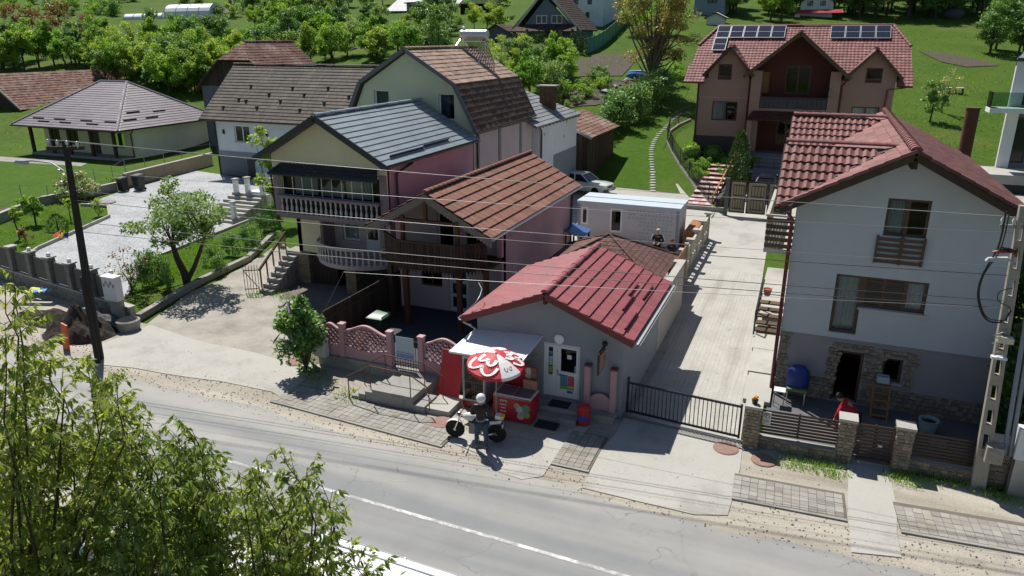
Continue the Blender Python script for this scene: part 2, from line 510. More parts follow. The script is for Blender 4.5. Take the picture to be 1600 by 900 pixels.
def sheet(name, pts, m, z=0.004, drape=False, grid=1.0, thick=0):
 """a ground sheet cut to an outline; draped sheets follow the terrain"""
 bm = bmesh.new()
 f = bm.faces.new([bm.verts.new((p[0], p[1], 0)) for p in pts])
 if drape:
  for ax in (0, 1):
   lo, hi = min(p[ax] for p in pts), max(p[ax] for p in pts); q = math.floor(lo / grid) * grid
   while q < hi:
    co = (q, 0, 0) if ax == 0 else (0, q, 0); no = (1, 0, 0) if ax == 0 else (0, 1, 0)
    bmesh.ops.bisect_plane(bm, geom=list(bm.verts) + list(bm.edges) + list(bm.faces), plane_co=co, plane_no=no)
    q += grid
 for v in bm.verts: v.co.z = z + (hgt(v.co.x, v.co.y) if drape else 0)
 if thick:
  r = bmesh.ops.extrude_face_region(bm, geom=list(bm.faces))
  for q in r['geom']:
   if isinstance(q, bmesh.types.BMVert): q.co.z -= thick
 bmesh.ops.recalc_face_normals(bm, faces=bm.faces)
 if not thick:
  for f in bm.faces:
   if f.normal.z < 0: f.normal_flip()
 me = bpy.data.meshes.new(name); bm.to_mesh(me); bm.free(); me.materials.append(m)
 o = bpy.data.objects.new(name, me); COL.objects.link(o); struct(o)
 WLOC[o.name] = Vector((0, 0, 0))
 return o
def inpoly(x, y, P):
 r = False; j = len(P) - 1
 for i in range(len(P)):
  if (P[i][1] > y) != (P[j][1] > y) and x < (P[j][0] - P[i][0]) * (y - P[i][1]) / (P[j][1] - P[i][1]) + P[i][0]: r = not r
  j = i
 return r
def px(*pp, z=0): return [ZP(x, y, z) for (x, y) in pp]
# ------------------------------------------------------------------ shared materials
CONC = mat('pale_concrete', (.39, .38, .35), .9, .10, .6, 18, .3, .006, stain=(.25, .235, .21), stain_at=(.50, .74))
CONC_D = mat('weathered_concrete', (.30, .29, .265), .92, .18, 1.6, 16, .4, .01, stain=(.17, .16, .14), stain_at=(.5, .7))
STONE_C = mat('grey_block', (.24, .235, .22), .92, .2, 2.2, 14, .4, .012, rnd=.3)
WHITE_W = mat('white_render', (.70, .71, .71), .9, .05, .5, 30, .15, .004, stain=(.56, .57, .57), stain_at=(.6, .85))
CREAM_W = mat('cream_render', (.68, .63, .42), .9, .06, .5, 30, .15, .004, stain=(.52, .47, .33), stain_at=(.6, .85))
PALEG_W = mat('pale_green_yellow_render', (.56, .60, .42), .9, .07, .4, 30, .15, .004, stain=(.44, .47, .35), stain_at=(.55, .85))
GREY_W = mat('grey_render', (.28, .30, .325), .92, .08, .6, 40, .25, .005)
PINK_W = mat('pink_render', (.54, .34, .36), .9, .08, .5, 30, .15, .004, stain=(.33, .20, .24), stain_at=(.5, .8))
PALEP_W = mat('pale_pink_render', (.52, .42, .42), .9, .08, .5, 30, .15, .004)
BROWN_W = mat('brown_pink_render', (.33, .21, .165), .9, .06, .5, 34, .18, .004)
DKRED_W = mat('dark_red_render', (.10, .034, .026), .9, .08, .6, 30, .15, .004)
BLUEW_W = mat('white_blue_render', (.66, .70, .74), .9, .05, .5, 30, .12, .004)
WOOD_D = mat('dark_weathered_wood', (.085, .058, .04), .85, .35, 1.5, 30, .35, .008, rnd=.5, stretch=(6, 6, .5))
WOOD_M = mat('brown_stained_wood', (.13, .055, .028), .7, .2, 2, 30, .25, .006, rnd=.25, stretch=(5, 5, .6))
WOOD_G = mat('grey_bleached_wood', (.24, .21, .175), .9, .25, 2, 30, .35, .008, rnd=.35, stretch=(5, 5, .6))
WOOD_O = mat('orange_oak_wood', (.36, .16, .06), .6, .15, 2, 30, .2, .004, rnd=.2, stretch=(5, 5, .6))
WIN_W = paint('white_plastic_frame', (.72, .73, .74), .4)
WIN_B = paint('brown_window_frame', (.085, .04, .024), .5)
SLATM = paint('dark_brown_slat', (.04, .022, .016), .5)
WIN_DK = paint('dark_window_frame', (.035, .02, .018), .5)
SILL = mat('pale_sill', (.5, .5, .48), .7, .06)
CURT = mat('white_curtain', (.75, .75, .72), .95, .06, 3, 30, 0)
STEEL = paint('grey_steel', (.36, .37, .38), .4, .7)
ZINC = mat('zinc_sheet', (.42, .43, .44), .45, .12, 2, 20, .1, .003, metal=.6)
BLACKM = paint('black_metal', (.018, .018, .02), .45, .3)
RUSTY = mat('rusty_metal', (.16, .075, .05), .8, .3, 4, 30, .3, .004, metal=.3)
RED_GUT = paint('dark_red_metal', (.13, .016, .02), .45)
ANTH = paint('anthracite_metal', (.028, .032, .038), .45, .2)
BRN_GUT = paint('dark_brown_metal', (.045, .03, .026), .45)
BLACKP = paint('black_plastic', (.016, .016, .017), .5)
RUBBER = mat('tyre_rubber', (.018, .018, .018), .8, .1, 8, 40, .1, .002)
CHROME = paint('bright_steel', (.6, .6, .6), .2, 1.0)
GLASS_DK = paint('dark_vehicle_glass', (.012, .015, .018), .06, 0, 0)
STONE_V = mat('tan_stone', (.36, .29, .21), .9, .28, 3, 14, .4, .012, rnd=.45)
MORTAR = mat('mortar', (.33, .31, .28), .95, .1, 3, 20, .2, .005)
BARK = mat('tree_bark', (.085, .062, .045), .95, .3, 4, 24, .6, .015)
BARK_G = mat('grey_bark', (.15, .13, .105), .95, .25, 5, 26, .6, .01)

# ------------------------------------------------------------------ ground
def grassmat(name, c1, c2, dry, scale=.12, dry_at=(.55, .75)):
 m, nt, b, out = _nm(name)
 co = _pos(nt)
 c = _mix(nt, _ramp(nt, _noise(nt, co, scale, 6, .65), .35, .65), c1, c2)
 c = _mix(nt, _ramp(nt, _noise(nt, co, scale * .6, 5, .6), dry_at[0], dry_at[1]), c, dry)
 c = _mix(nt, _ramp(nt, _noise(nt, co, 2.2, 5, .7), .3, .7), _mix(nt, 1, c, (.62, .66, .6), 'MULTIPLY'), c)
 c = _mix(nt, _ramp(nt, _noise(nt, co, 14, 3, .7), .3, .75), _mix(nt, 1, c, (.6, .62, .55), 'MULTIPLY'), c)
 nt.links.new(c, b.inputs['Base Color']); b.inputs['Roughness'].default_value = .95
 b.inputs['Specular IOR Level'].default_value = .15
 _bump(nt, b, _noise(nt, co, 9, 6, .75), .9, .08)
 return m
GRASS = grassmat('meadow_grass', (.070, .145, .012), (.105, .180, .018), (.165, .180, .045))
LAWN = grassmat('mown_lawn', (.070, .155, .008), (.088, .180, .011), (.12, .18, .03), .3)
VERGE = grassmat('rough_verge', (.06, .10, .02), (.10, .13, .035), (.20, .18, .11), .5, (.45, .6))
SOIL = mat('tilled_soil', (.085, .068, .055), .95, .25, 1.5, 8, .8, .05, stretch=(1, 3, 1))
def dirtmat():
 m, nt, b, out = _nm('dusty_gravel')
 co = _pos(nt); st = _map(nt, co, RAD(2), (.22, 1.4, 1))
 c = _mix(nt, _ramp(nt, _noise(nt, st, .9, 7, .65), .32, .68), (.33, .30, .25), (.54, .50, .43))
 c = _mix(nt, _ramp(nt, _noise(nt, co, 1.1, 7, .7), .55, .75), c, (.30, .29, .27))
 v = nt.nodes.new('ShaderNodeTexVoronoi'); v.inputs['Scale'].default_value = 26; nt.links.new(co, v.inputs['Vector'])
 c = _mix(nt, _ramp(nt, v.outputs['Distance'], .1, .6), _mix(nt, 1, c, (1.07, 1.07, 1.06), 'MULTIPLY'), _mix(nt, 1, c, (.88, .88, .87), 'MULTIPLY'))
 c = _mix(nt, _ramp(nt, _noise(nt, co, 60, 3, .8), .3, .7), _mix(nt, 1, c, (.72, .72, .72), 'MULTIPLY'), c)
 nt.links.new(c, b.inputs['Base Color']); b.inputs['Roughness'].default_value = .95
 b.inputs['Specular IOR Level'].default_value = .2
 _bump(nt, b, _noise(nt, co, 40, 5, .75), .7, .02)
 return m
DIRT = dirtmat()
DUST = mat('dusty_yard', (.36, .34, .30), .95, .16, .9, 14, .5, .012, stain=(.22, .21, .185), stain_at=(.42, .66))
def asphaltmat():
 m, nt, b, out = _nm('worn_asphalt')
 co = _pos(nt); st = _map(nt, co, RAD(2), (.05, 1.0, 1))
 c = _mix(nt, _ramp(nt, _noise(nt, st, .85, 3, .5), .36, .64), (.205, .213, .220), (.325, .318, .30))
 c = _mix(nt, _ramp(nt, _noise(nt, co, .8, 6, .7), .4, .8), c, _mix(nt, 1, c, (.84, .84, .85), 'MULTIPLY'))
 c = _mix(nt, _ramp(nt, _noise(nt, co, 90, 2, .8), .3, .7), _mix(nt, 1, c, (.80, .80, .80), 'MULTIPLY'), _mix(nt, 1, c, (1.12, 1.12, 1.1), 'MULTIPLY'))
 v = nt.nodes.new('ShaderNodeTexVoronoi'); v.feature = 'DISTANCE_TO_EDGE'; v.inputs['Scale'].default_value = .55
 wv = nt.nodes.new('ShaderNodeVectorMath'); wv.operation = 'ADD'; nz = nt.nodes.new('ShaderNodeTexNoise'); nz.inputs['Scale'].default_value = 1.6; nz.inputs['Detail'].default_value = 4
 nt.links.new(co, nz.inputs['Vector']); nt.links.new(co, wv.inputs[0]); nt.links.new(nz.outputs['Color'], wv.inputs[1]); nt.links.new(wv.outputs[0], v.inputs['Vector'])
 ck = _mix(nt, _ramp(nt, _noise(nt, co, .35, 2, .5), .5, .58), (0, 0, 0), _ramp(nt, v.outputs['Distance'], .004, .012, (.75, .75, .75), (0, 0, 0)))
 c = _mix(nt, ck, c, _mix(nt, 1, c, (.55, .55, .56), 'MULTIPLY'))
 f = _ramp(nt, _noise(nt, co, 2.6, 3, .5), .70, .75)
 c = _mix(nt, f, c, _mix(nt, 1, c, (.72, .72, .73), 'MULTIPLY'))
 nt.links.new(c, b.inputs['Base Color']); b.inputs['Roughness'].default_value = .8
 b.inputs['Specular IOR Level'].default_value = .35
 _bump(nt, b, _noise(nt, co, 80, 3, .8), .35, .006)
 return m
ASPH = asphaltmat()
def pavemat():
 m, nt, b, out = _nm('drive_pavers')
 co = _map(nt, _pos(nt), RAD(90))
 br = nt.nodes.new('ShaderNodeTexBrick'); nt.links.new(co, br.inputs['Vector'])
 br.inputs['Scale'].default_value = 1.0; br.inputs['Brick Width'].default_value = .22; br.inputs['Row Height'].default_value = .15
 br.inputs['Mortar Size'].default_value = .008; br.inputs['Bias'].default_value = -.3
 br.inputs['Color1'].default_value = (.40, .39, .36, 1); br.inputs['Color2'].default_value = (.36, .35, .32, 1); br.inputs['Mortar'].default_value = (.29, .28, .25, 1)
 c = _mix(nt, _ramp(nt, _noise(nt, _pos(nt), .7, 6, .65), .45, .75), br.outputs['Color'], (.31, .30, .27))
 c = _mix(nt, _ramp(nt, _noise(nt, _pos(nt), 1.9, 5, .75), .60, .72), c, _mix(nt, 1, c, (.62, .61, .6), 'MULTIPLY'))
 c = _mix(nt, _ramp(nt, _noise(nt, _map(nt, _pos(nt), 0, (2.2, .12, 1)), 1.1, 4, .6), .48, .70), c, _mix(nt, 1, c, (.80, .79, .78), 'MULTIPLY'))
 nt.links.new(c, b.inputs['Base Color']); b.inputs['Roughness'].default_value = .9
 _bump(nt, b, br.outputs['Fac'], -.5, .008)
 return m
PAVE = pavemat()
def gravelmat():
 m, nt, b, out = _nm('grey_gravel')
 co = _pos(nt)
 v = nt.nodes.new('ShaderNodeTexVoronoi'); v.inputs['Scale'].default_value = 15; nt.links.new(co, v.inputs['Vector'])
 c = _mix(nt, v.outputs['Color'], (.22, .232, .245), (.50, .515, .53))
 c = _mix(nt, _ramp(nt, _noise(nt, co, .5, 5, .6), .4, .7), c, _mix(nt, 1, c, (.78, .78, .77), 'MULTIPLY'))
 nt.links.new(c, b.inputs['Base Color']); b.inputs['Roughness'].default_value = .95
 _bump(nt, b, v.outputs['Distance'], .8, .03)
 return m
GRAVEL = gravelmat()

def terrain():
 xs = sorted(set([-700, -560, -450, -380, -320] + list(range(-280, -90, 6)) + [q * 1.5 for q in range(-60, 30)] + [-5.6, -5.2, .3, .9] + list(range(45, 200, 6)) + [220, 280, 360, 460]))
 ys = sorted(set([-80, -50, -30] + [q * 2 for q in range(-10, 24)] + [47 + q for q in range(0, 56)] + [60.4, 60.9] + list(range(103, 300, 5)) + [310, 340, 380, 430, 500, 600, 750]))
 vs = [(x, y, hgt(x, y) - .02) for y in ys for x in xs]; n = len(xs)
 fs = [(j * n + i, j * n + i + 1, (j + 1) * n + i + 1, (j + 1) * n + i) for j in range(len(ys) - 1) for i in range(n - 1)]
 me = bpy.data.meshes.new('ground'); me.from_pydata(vs, [], fs); me.materials.append(GRASS); me.shade_smooth()
 o = bpy.data.objects.new('ground', me); COL.objects.link(o); struct(o)
terrain()
def jag(pts, amp=.12, n=8):
 out = []
 for a, b in zip(pts, pts[1:] + pts[:1]):
  a, b = Vector((a[0], a[1])), Vector((b[0], b[1])); k = max(1, int((b - a).length * n / 8))
  nn = Vector((-(b - a).y, (b - a).x)).normalized()
  for i in range(k):
   p = a.lerp(b, i / k)
   if i: p = p + nn * random.uniform(-amp, amp)
   out.append((p.x, p.y))
 return out
RS = -.034
def roadc(x): return 13.1 + RS * (x + 0.0)
sheet('dirt_shoulder', [(-90, 18.6), (-90, 24), (-38, 23.4), (-25, 20.5), (-15, 20.2), (-9.6, 19.6), (-4.5, 20.6), (-.7, 20), (8, 20), (40, 21), (40, 8.6), (-90, 12.6)], DIRT, .004)
road_far = [(x, roadc(x) + 2.62 + .12 * math.sin(x * .7) + .06 * math.sin(x * 2.3) + random.uniform(-.05, .05)) for x in np.arange(40, -90.1, -.5)]
road_near = [(x, roadc(x) - 2.75 + random.uniform(-.06, .06)) for x in np.arange(-90, 40.1, .8)]
sheet('road', road_near + road_far, ASPH, .012)
LINE = mat('worn_road_paint', (.66, .66, .64), .8, .1, 3, 40, .2, .003, stain=(.30, .30, .295), stain_at=(.40, .56))
sheet('road_centre_line', [(x, roadc(x) - .055) for x in np.arange(-90, 40.1, 2)] + [(x, roadc(x) + .055) for x in np.arange(40, -90.1, -2)], LINE, .017)
sheet('near_verge', [(-90, 9.5), (40, 5.3), (40, -30), (-90, -30)], VERGE, .004)
# concrete aprons across the shoulder
sheet('concrete_apron_left', jag(px((155, 540), (235, 508), (300, 530), (400, 552), (484, 571), (480, 592), (440, 622), (425, 613), (300, 591), (160, 571))), CONC, .022)
sheet('concrete_apron_shop', jag(px((836, 690), (935, 655), (890, 700), (862, 724), (848, 745), (815, 750), (778, 738), (760, 715), (700, 690), (720, 672))), CONC, .022)
sheet('concrete_apron_gate', jag(px((975, 654), (1160, 697), (1137, 806), (1085, 805), (1000, 785), (909, 763))), CONC, .024)
sheet('concrete_apron_path', jag(px((1321, 716), (1391, 730), (1408, 872), (1330, 864)), .04), CONC, .026)
sheet('dirt_yard', jag(px((215, 520), (300, 455), (345, 438), (440, 380), (458, 392), (452, 440), (436, 468), (478, 470), (478, 572), (300, 531))), DUST, .009)
# loose stones on the shoulder
def stones_loose():
 mb = MB(); rs = random.Random(3)
 for _ in range(3400):
  x = rs.uniform(-34, 12); e = roadc(x) + 2.6; y = e + rs.uniform(-.25, 1.6) + (rs.uniform(0, 2.2) if rs.random() < .3 else 0)
  if -9.8 < x < -4.5 and y > 18.4: continue
  r = rs.uniform(.012, .035) * (1.6 if rs.random() < .06 else 1); a = rs.uniform(0, 6.3); p = [(x + r * math.cos(a + k * 1.57) * rs.uniform(.6, 1.2), y + r * math.sin(a + k * 1.57) * rs.uniform(.6, 1.2), .008) for k in range(4)]
  mb.add(p + [(x, y, .012 + r * .8)], [(0, 1, 4), (1, 2, 4), (2, 3, 4), (3, 0, 4)])
 o = mb.build('gravel', mat('loose_stone', (.40, .375, .33), .95, .2, 6, 30, .2, .003, rnd=.5), None, sharp=10); tag(o, kind='stuff')
stones_loose()
# pavers of the footway, each one laid
def strip(a, b, w, n_single, name='sidewalk'):
 a, b = Vector((a[0], a[1], 0)), Vector((b[0], b[1], 0)); d = (b - a); L = d.length; d.normalize(); s = Vector((-d.y, d.x, 0))
 mb = MB()
 p = [a, b, b + s * w, a + s * w]
 mb.prism([q + Vector((0, 0, -.05)) for q in p], (0, 0, .085))
 root = mb.build(name, SAND)
 struct(root)
 mb = MB(); mb.beam(a - s * .05 + Vector((0, 0, .0)), b - s * .05 + Vector((0, 0, .0)), .09, .10).build('kerb', CONC_D, root)
 pw, ph = .205, .205
 me = []
 for _ in range(4):
  q = MB(); q.box(-pw / 2 + .006, pw / 2 - .006, -ph / 2 + .006, ph / 2 - .006, -.03, .018 + random.uniform(-.004, .004)); me.append(q.mesh('paver', PAVER))
 stuff = MB(); cnt = 0; ang = math.atan2(d.y, d.x)
 for i in range(int(L / pw)):
  for j in range(int(w / ph)):
   c = a + d * ((i + .5) * pw) + s * ((j + .5) * ph) + Vector((0, 0, .035 + random.uniform(-.004, .004)))
   if cnt < n_single:
    inst('paver', random.choice(me), root, c, (random.uniform(-.01, .01), random.uniform(-.01, .01), ang))
   else:
    h = Vector((0, 0, .018)); u, v = d * (pw / 2 - .006), s * (ph / 2 - .006)
    stuff.hexa([c - u - v - h, c + u - v - h, c + u + v - h, c - u + v - h, c - u - v + h, c + u - v + h, c + u + v + h, c - u + v + h])
   cnt += 1
 if stuff.v: tag(stuff.build('pavers', PAVER, root), kind='stuff')
SAND = mat('joint_sand', (.15, .14, .12), .95, .2, 4, 30, .3, .004)
def pavermat():
 m = mat('paver_concrete', (.36, .345, .31), .92, .12, 1.4, 30, .3, .004, stain=(.30, .27, .22), stain_at=(.5, .7), rnd=.25)
 nt = m.node_tree; oi = nt.nodes.new('ShaderNodeObjectInfo'); b = [n for n in nt.nodes if n.type == 'BSDF_PRINCIPLED'][0]
 src = b.inputs['Base Color'].links[0].from_socket
 nt.links.new(_mix(nt, oi.outputs['Random'], _mix(nt, 1, src, (.8, .8, .8), 'MULTIPLY'), src), b.inputs['Base Color'])
 return m
PAVER = pavermat()
strip(ZP(425, 627), ZP(692, 698), 1.3, 190)
strip(ZP(862, 724), ZP(921, 737), 1.9, 60)
strip(ZP(1143, 778), ZP(1323, 813), 1.15, 60)
strip(ZP(1407, 830), ZP(1680, 878), 1.2, 110)
# the drive between the shop and the white house
sheet('driveway', [(-4.5, 20.35), (-.95, 20.0), (-1.1, 24), (-1.2, 31), (-1.6, 37), (-5.15, 37), (-5.15, 31), (-4.2, 26), (-4.3, 20.4)], PAVE, .018)
sheet('concrete_forecourt', [(-5.15, 37), (-1.6, 37), (-1.75, 42), (-1.3, 49.45), (-.4, 50), (-.4, 60.3), (-4.9, 60.3), (-4.9, 49.5), (-7.5, 52.1), (-9.2, 55.6), (-15.5, 53.2), (-16.2, 51), (-16.2, 36), (-5.15, 36)], CONC, .014, True)
sheet('shop_yard', [(-10, 20.0), (-4.2, 20.0), (-4.1, 26), (-4.5, 30), (-5.2, 36), (-16.2, 36), (-16.2, 26.5), (-10, 26.5)], CONC_D, .010)
# left property
sheet('gravel_yard', [(-37.0, 23.3), (-39.3, 26.6), (-42.2, 33.75), (-44.8, 35.8), (-47.1, 35.5), (-48.9, 40.7), (-51.2, 52.7), (-47, 49), (-38, 48.6), (-33, 37.5), (-32.5, 33.2), (-31.8, 27), (-28, 22.3)], GRAVEL, .016)
sheet('front_lawn', [(-37.2, 23.6), (-39.3, 26.6), (-42.2, 33.75), (-44.8, 35.8), (-47.1, 35.5), (-49.2, 38), (-49.6, 34.5), (-47.2, 29.8), (-52, 25)], LAWN, .012)
sheet('orchard_lawn', [(-31.8, 27), (-32.5, 33.2), (-33, 37), (-29.5, 33.5), (-26.5, 28.5), (-27.3, 24.6), (-28, 22.6)], LAWN, .014)
sheet('house_lawn', [(-54, 26), (-50.2, 33), (-50, 39), (-51.6, 48.6), (-75, 48.6), (-95, 44)], LAWN, .010)
sheet('house_path', [(-62, 47.5), (-80, 46), (-95, 47), (-95, 50), (-80, 48.4), (-63, 49.2)], CONC_D, .016)
sheet('vegetable_bed', px((0, 325), (22, 322), (30, 330), (20, 337), (0, 340)), SOIL, .02)
sheet('side_yard', [(-22, 19.9), (-9.6, 19.9), (-9.8, 27), (-16, 36), (-23.5, 36), (-23.5, 27)], mat('packed_earth', (.17, .15, .125), .95, .25, 1.5, 14, .5, .02), .006)
# lawn and beds on the slope
def gp(*pp): return [GP(x, y) for (x, y) in pp]
sheet('sloping_lawn', gp((938, 292), (1063, 303), (1050, 275), (1036, 235), (1056, 190), (1076, 140), (1084, 100), (1040, 104), (1000, 190), (955, 240), (925, 275)), LAWN, .03, True)
sheet('vegetable_plot', gp((903, 96), (930, 86), (1000, 84), (985, 105), (972, 119), (905, 120)), SOIL, .06, True, 2.0)
sheet('dug_strip', gp((1435, 80), (1470, 82), (1520, 92), (1562, 103), (1510, 105), (1470, 97)), SOIL, .06, True, 2.0)
sheet('allotment_soil', gp((855, 146), (900, 135), (960, 126), (1010, 128), (1000, 150), (930, 165), (870, 172)), SOIL, .06, True, 1.0)
sheet('ploughed_field', gp((320, 10), (392, 2), (400, 8), (370, 22), (330, 20)), SOIL, .1, True, 6.0)
# ================================================================== BUILDINGS
def fr(x, y, Y):
 p = YP(x, y, Y); return p.x, p.z
R_SHOP = roofmat('red_metal_tile', (.31, .082, .090), .45, .08, (.25, .065, .07), 2, spec=.5, bump=.05)
R_TERRA = roofmat('terracotta_tile', (.235, .105, .07), .7, .24, (.25, .135, .10), .5, pat=(.5, .75))
R_GREY = roofmat('grey_metal_tile', (.255, .31, .345), .38, .07, spec=.5, bump=.04)
R_OLD = roofmat('old_clay_tile', (.40, .28, .22), .85, .25, (.24, .165, .13), .45, pat=(.45, .75))
R_OLDD = roofmat('old_clay_tile_dark', (.12, .072, .055), .85, .35, (.10, .07, .055), .6, pat=(.45, .7))
R_BROWN = roofmat('brown_grey_tile', (.115, .10, .085), .8, .2, (.15, .125, .10), .5)
R_MAUVE = roofmat('mauve_brown_metal_tile', (.275, .245, .265), .40, .06, spec=.5, bump=.04)
R_RUST = roofmat('red_brown_tile', (.15, .055, .038), .75, .25, (.30, .19, .15), .35, pat=(.5, .7))
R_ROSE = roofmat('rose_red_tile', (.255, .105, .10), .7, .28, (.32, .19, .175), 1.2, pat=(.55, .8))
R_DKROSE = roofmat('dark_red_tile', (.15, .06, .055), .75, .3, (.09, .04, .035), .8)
R_ANNEX = roofmat('pale_grey_tile', (.27, .29, .30), .6, .12, (.15, .17, .17), 1)
R_DARKB = roofmat('dark_brown_shingle', (.075, .048, .04), .85, .3, (.11, .07, .06), 1)

# ------------------------------------------------------------------ the red-roofed shop
def shop():
 t = thing('shop', 'small dark grey shop with red metal tiled gable roof beside the driveway', 'shop', (-6.98, 20.1, 0))
 F = front(20.1); x0, x1 = -9.4, -4.55; xc = -6.97
 zs = lambda x: 2.72 + 1.08 * (1 - abs(x - xc) / 2.77)
 wall(t, 'front_wall', F, [(x0, 0), (x1, 0), (x1, zs(x1)), (xc, 3.78), (x0, zs(x0))], [(-7.12, -5.92, .3, 2.16)], GREY_W)
 wall(t, 'side_wall', rightw(x1), [(20.1 + .23, 0), (25.2, 0), (25.2, 2.78), (20.33, 2.78)], [], GREY_W)
 wall(t, 'side_wall', leftw(x0), [(20.33, 0), (25.2, 0), (25.2, 2.78), (20.33, 2.78)], [], GREY_W)
 wall(t, 'rear_wall', back(25.43), [(x0, 0), (x1, 0), (x1, zs(x1)), (xc, 3.78), (x0, zs(x0))], [], GREY_W)
 MB().box(x0 + .3, x1 - .3, 20.6, 25, .2, .28).build('floor', CONC_D, t)
 gable_y(t, R_SHOP, xc, 2.77, 2.76, 3.9, 19.7, 25.6, RED_GUT, tw=.19, th=.38, amp=.024, step=.05, kind='wave', base=.10)
 ridge_caps(t, R_SHOP, (xc, 19.68, 3.92), (xc, 25.6, 3.92), .11, 1.0, name='ridge_cap', individual=False)
 # snow guards on the right slope
 V = Vector((-2.77, 0, 1.14)).normalized(); N = Vector((1.14, 0, 2.77)).normalized(); O = Vector((xc + 2.77, 19.7, 2.76))
 def guard(y, v, ln):
  mb = MB(); a = O + Vector((0, y, 0)) + V * v + N * .02; b = a + Vector((0, ln, 0))
  mb.hexa([a, a + V * .03, b + V * .03, b, a + N * .11 - V * .03, a + N * .11, b + N * .11, b + N * .11 - V * .03])
  mb.build('snow_guard', RED_GUT, t)
 for y, v, ln in ((.35, .42, 1.5), (1.55, .82, 1.4), (3.1, .5, 1.5), (2.9, .95, 1.2)): guard(y, v, ln)
 # bargeboards
 for s in (-1, 1):
  a, b = Vector((xc + s * 2.8, 19.675, 2.68)), Vector((xc, 19.675, 3.83))
  MB().beam(a, b, .05, .2).build('bargeboard', RED_GUT, t)
 MB().beam((xc + 2.83, 19.72, 2.69), (xc + 2.83, 25.6, 2.69), .17, .03).build('eave_flashing', ZINC, t)
 gutter(t, ZINC, (xc + 2.90, 19.7, 2.70), (xc + 2.90, 25.6, 2.70), .08)
 gutter(t, ZINC, (xc - 2.86, 19.7, 2.70), (xc - 2.86, 25.6, 2.70), .07)
 pipe(t, ZINC, [(xc - 2.86, 19.9, 2.66), (xc - 2.86, 19.95, 2.5), (x0 - .06, 20.02, 2.3), (x0 - .06, 20.02, .1)], .045)
 MB().beam((xc, 19.72, 3.62), (xc, 20.05, 3.62), .10, .14).build('ridge_beam_end', WOOD_D, t)
 # door: narrow leaf and wide leaf
 d = MB(); dd = (-.14, -.07)
 u0, u1, um = -7.12, -5.92, -6.68
 d.fbox(F, u0, u0 + .06, .3, 2.16, *dd).fbox(F, u1 - .06, u1, .3, 2.16, *dd).fbox(F, u0 + .06, u1 - .06, 2.09, 2.16, -.14, -.072)
 dr = d.build('door', WIN_W, t)
 def leaf(a, b, g0, g1, zb):
  q = MB()
  q.fbox(F, a, g0, .32, 2.08, -.13, -.06).fbox(F, g1, b, .32, 2.08, -.13, -.06)
  q.fbox(F, g0, g1, .32, zb, -.13, -.062).fbox(F, g0, g1, 2.0, 2.08, -.13, -.062)
  q.fbox(F, g0 + .05, g1 - .05, .42, zb - .1, -.062, -.052)
  q.build('door_leaf', WIN_W, dr)
  MB().quad(F.p(g0, zb, -.1), F.p(g1, zb, -.1), F.p(g1, 2.0, -.1), F.p(g0, 2.0, -.1)).build('pane', glassmat(), dr)
 leaf(u0 + .065, um - .003, u0 + .15, um - .14, 1.05); leaf(um + .003, u1 - .065, um + .12, u1 - .13, 1.22)
 MB().fbox(F, um + .02, um + .05, 1.1, 1.25, -.06, -.0).build('handle', STEEL, dr)
 # flat print on the door
 def print_(u0_, u1_, z0_, z1_, col, nm='poster', off=-.048):
  MB().fbox(F, u0_, u1_, z0_, z1_, off - .003, off).build(nm, paint('print_%.2f_%.2f_%.2f' % col, col, .6), dr)
 print_(-6.56, -6.32, .72, 1.12, (.05, .20, .33)); print_(-6.31, -6.10, .74, 1.10, (.55, .03, .04)); print_(-6.56, -6.10, .62, .715, (.20, .42, .05))
 for k in range(5): print_(-6.55, -6.11, .78 + k * .065, .785 + k * .065, (.7, .7, .7), 'printed_line', -.046)
 print_(-6.56, -6.36, .47, .56, (.7, .72, .72)); print_(-6.33, -6.14, .50, .59, (.05, .10, .35)); print_(-6.62, -6.50, 1.06, 1.13, (.1, .3, .5))
 print_(-6.95, -6.84, 1.72, 1.86, (.10, .22, .35), off=-.09); print_(-6.95, -6.84, 1.10, 1.32, (.35, .36, .03), off=-.09); print_(-6.95, -6.84, 1.36, 1.68, (.35, .5, .55), off=-.09)
 print_(-6.36, -6.22, 1.66, 1.80, (.7, .72, .72), off=-.09); print_(-6.12, -6.05, 1.24, 1.45, (.12, .42, .22), off=-.09)
 # steps
 MB().box(-7.5, -5.75, 19.45, 20.09, 0, .29).build('doorstep', CONC_D, t)
 MB().box(-7.55, -5.7, 19.1, 19.445, 0, .145).build('doorstep', CONC_D, t)
 MB().lathe([(.005, -.06), (.10, -.055), (.155, -.03), (.165, .0)], 16, (-6.6, 20.08, 2.34), axis='y').build('wall_lamp', paint('opal_white', (.75, .76, .78), .3), t)
 MB().fbox(F, -7.75, -7.6, 2.05, 2.25, .002, .08).build('meter_box', mat('beige_box', (.42, .38, .28), .6, .05), t)
 # sign hung at right angles to the wall
 s = thing('hanging_sign', 'faded red and cream shop sign hung under the red roof corner of grey shop', 'sign', (-5.1, 19.75, 2.3))
 MB().box(-5.13, -5.09, 19.3, 20.0, 1.75, 2.32).build('panel', mat('faded_red_print', (.36, .10, .085), .7, .2, 5), s)
 for k in range(5):
  a = 19.33 + .02 * k
  MB().box(-5.088, -5.083, a, 19.97 - .06 * (k % 3), 1.83 + k * .10, 1.87 + k * .10).build('printed_line', mat('cream_print', (.55, .42, .34), .7, .1), s)
 MB().box(-5.14, -5.08, 19.27, 19.3, 1.72, 2.35).build('edge_trim', BLACKM, s)
 MB().beam((-5.11, 19.35, 2.42), (-5.11, 20.07, 2.42), .04, .04).beam((-5.11, 19.5, 2.32), (-5.11, 19.5, 2.42), .03, .03).beam((-5.11, 19.9, 2.32), (-5.11, 19.9, 2.42), .03, .03).ball((-5.11, 19.95, 2.47), .09).build('bracket', BLACKM, s)
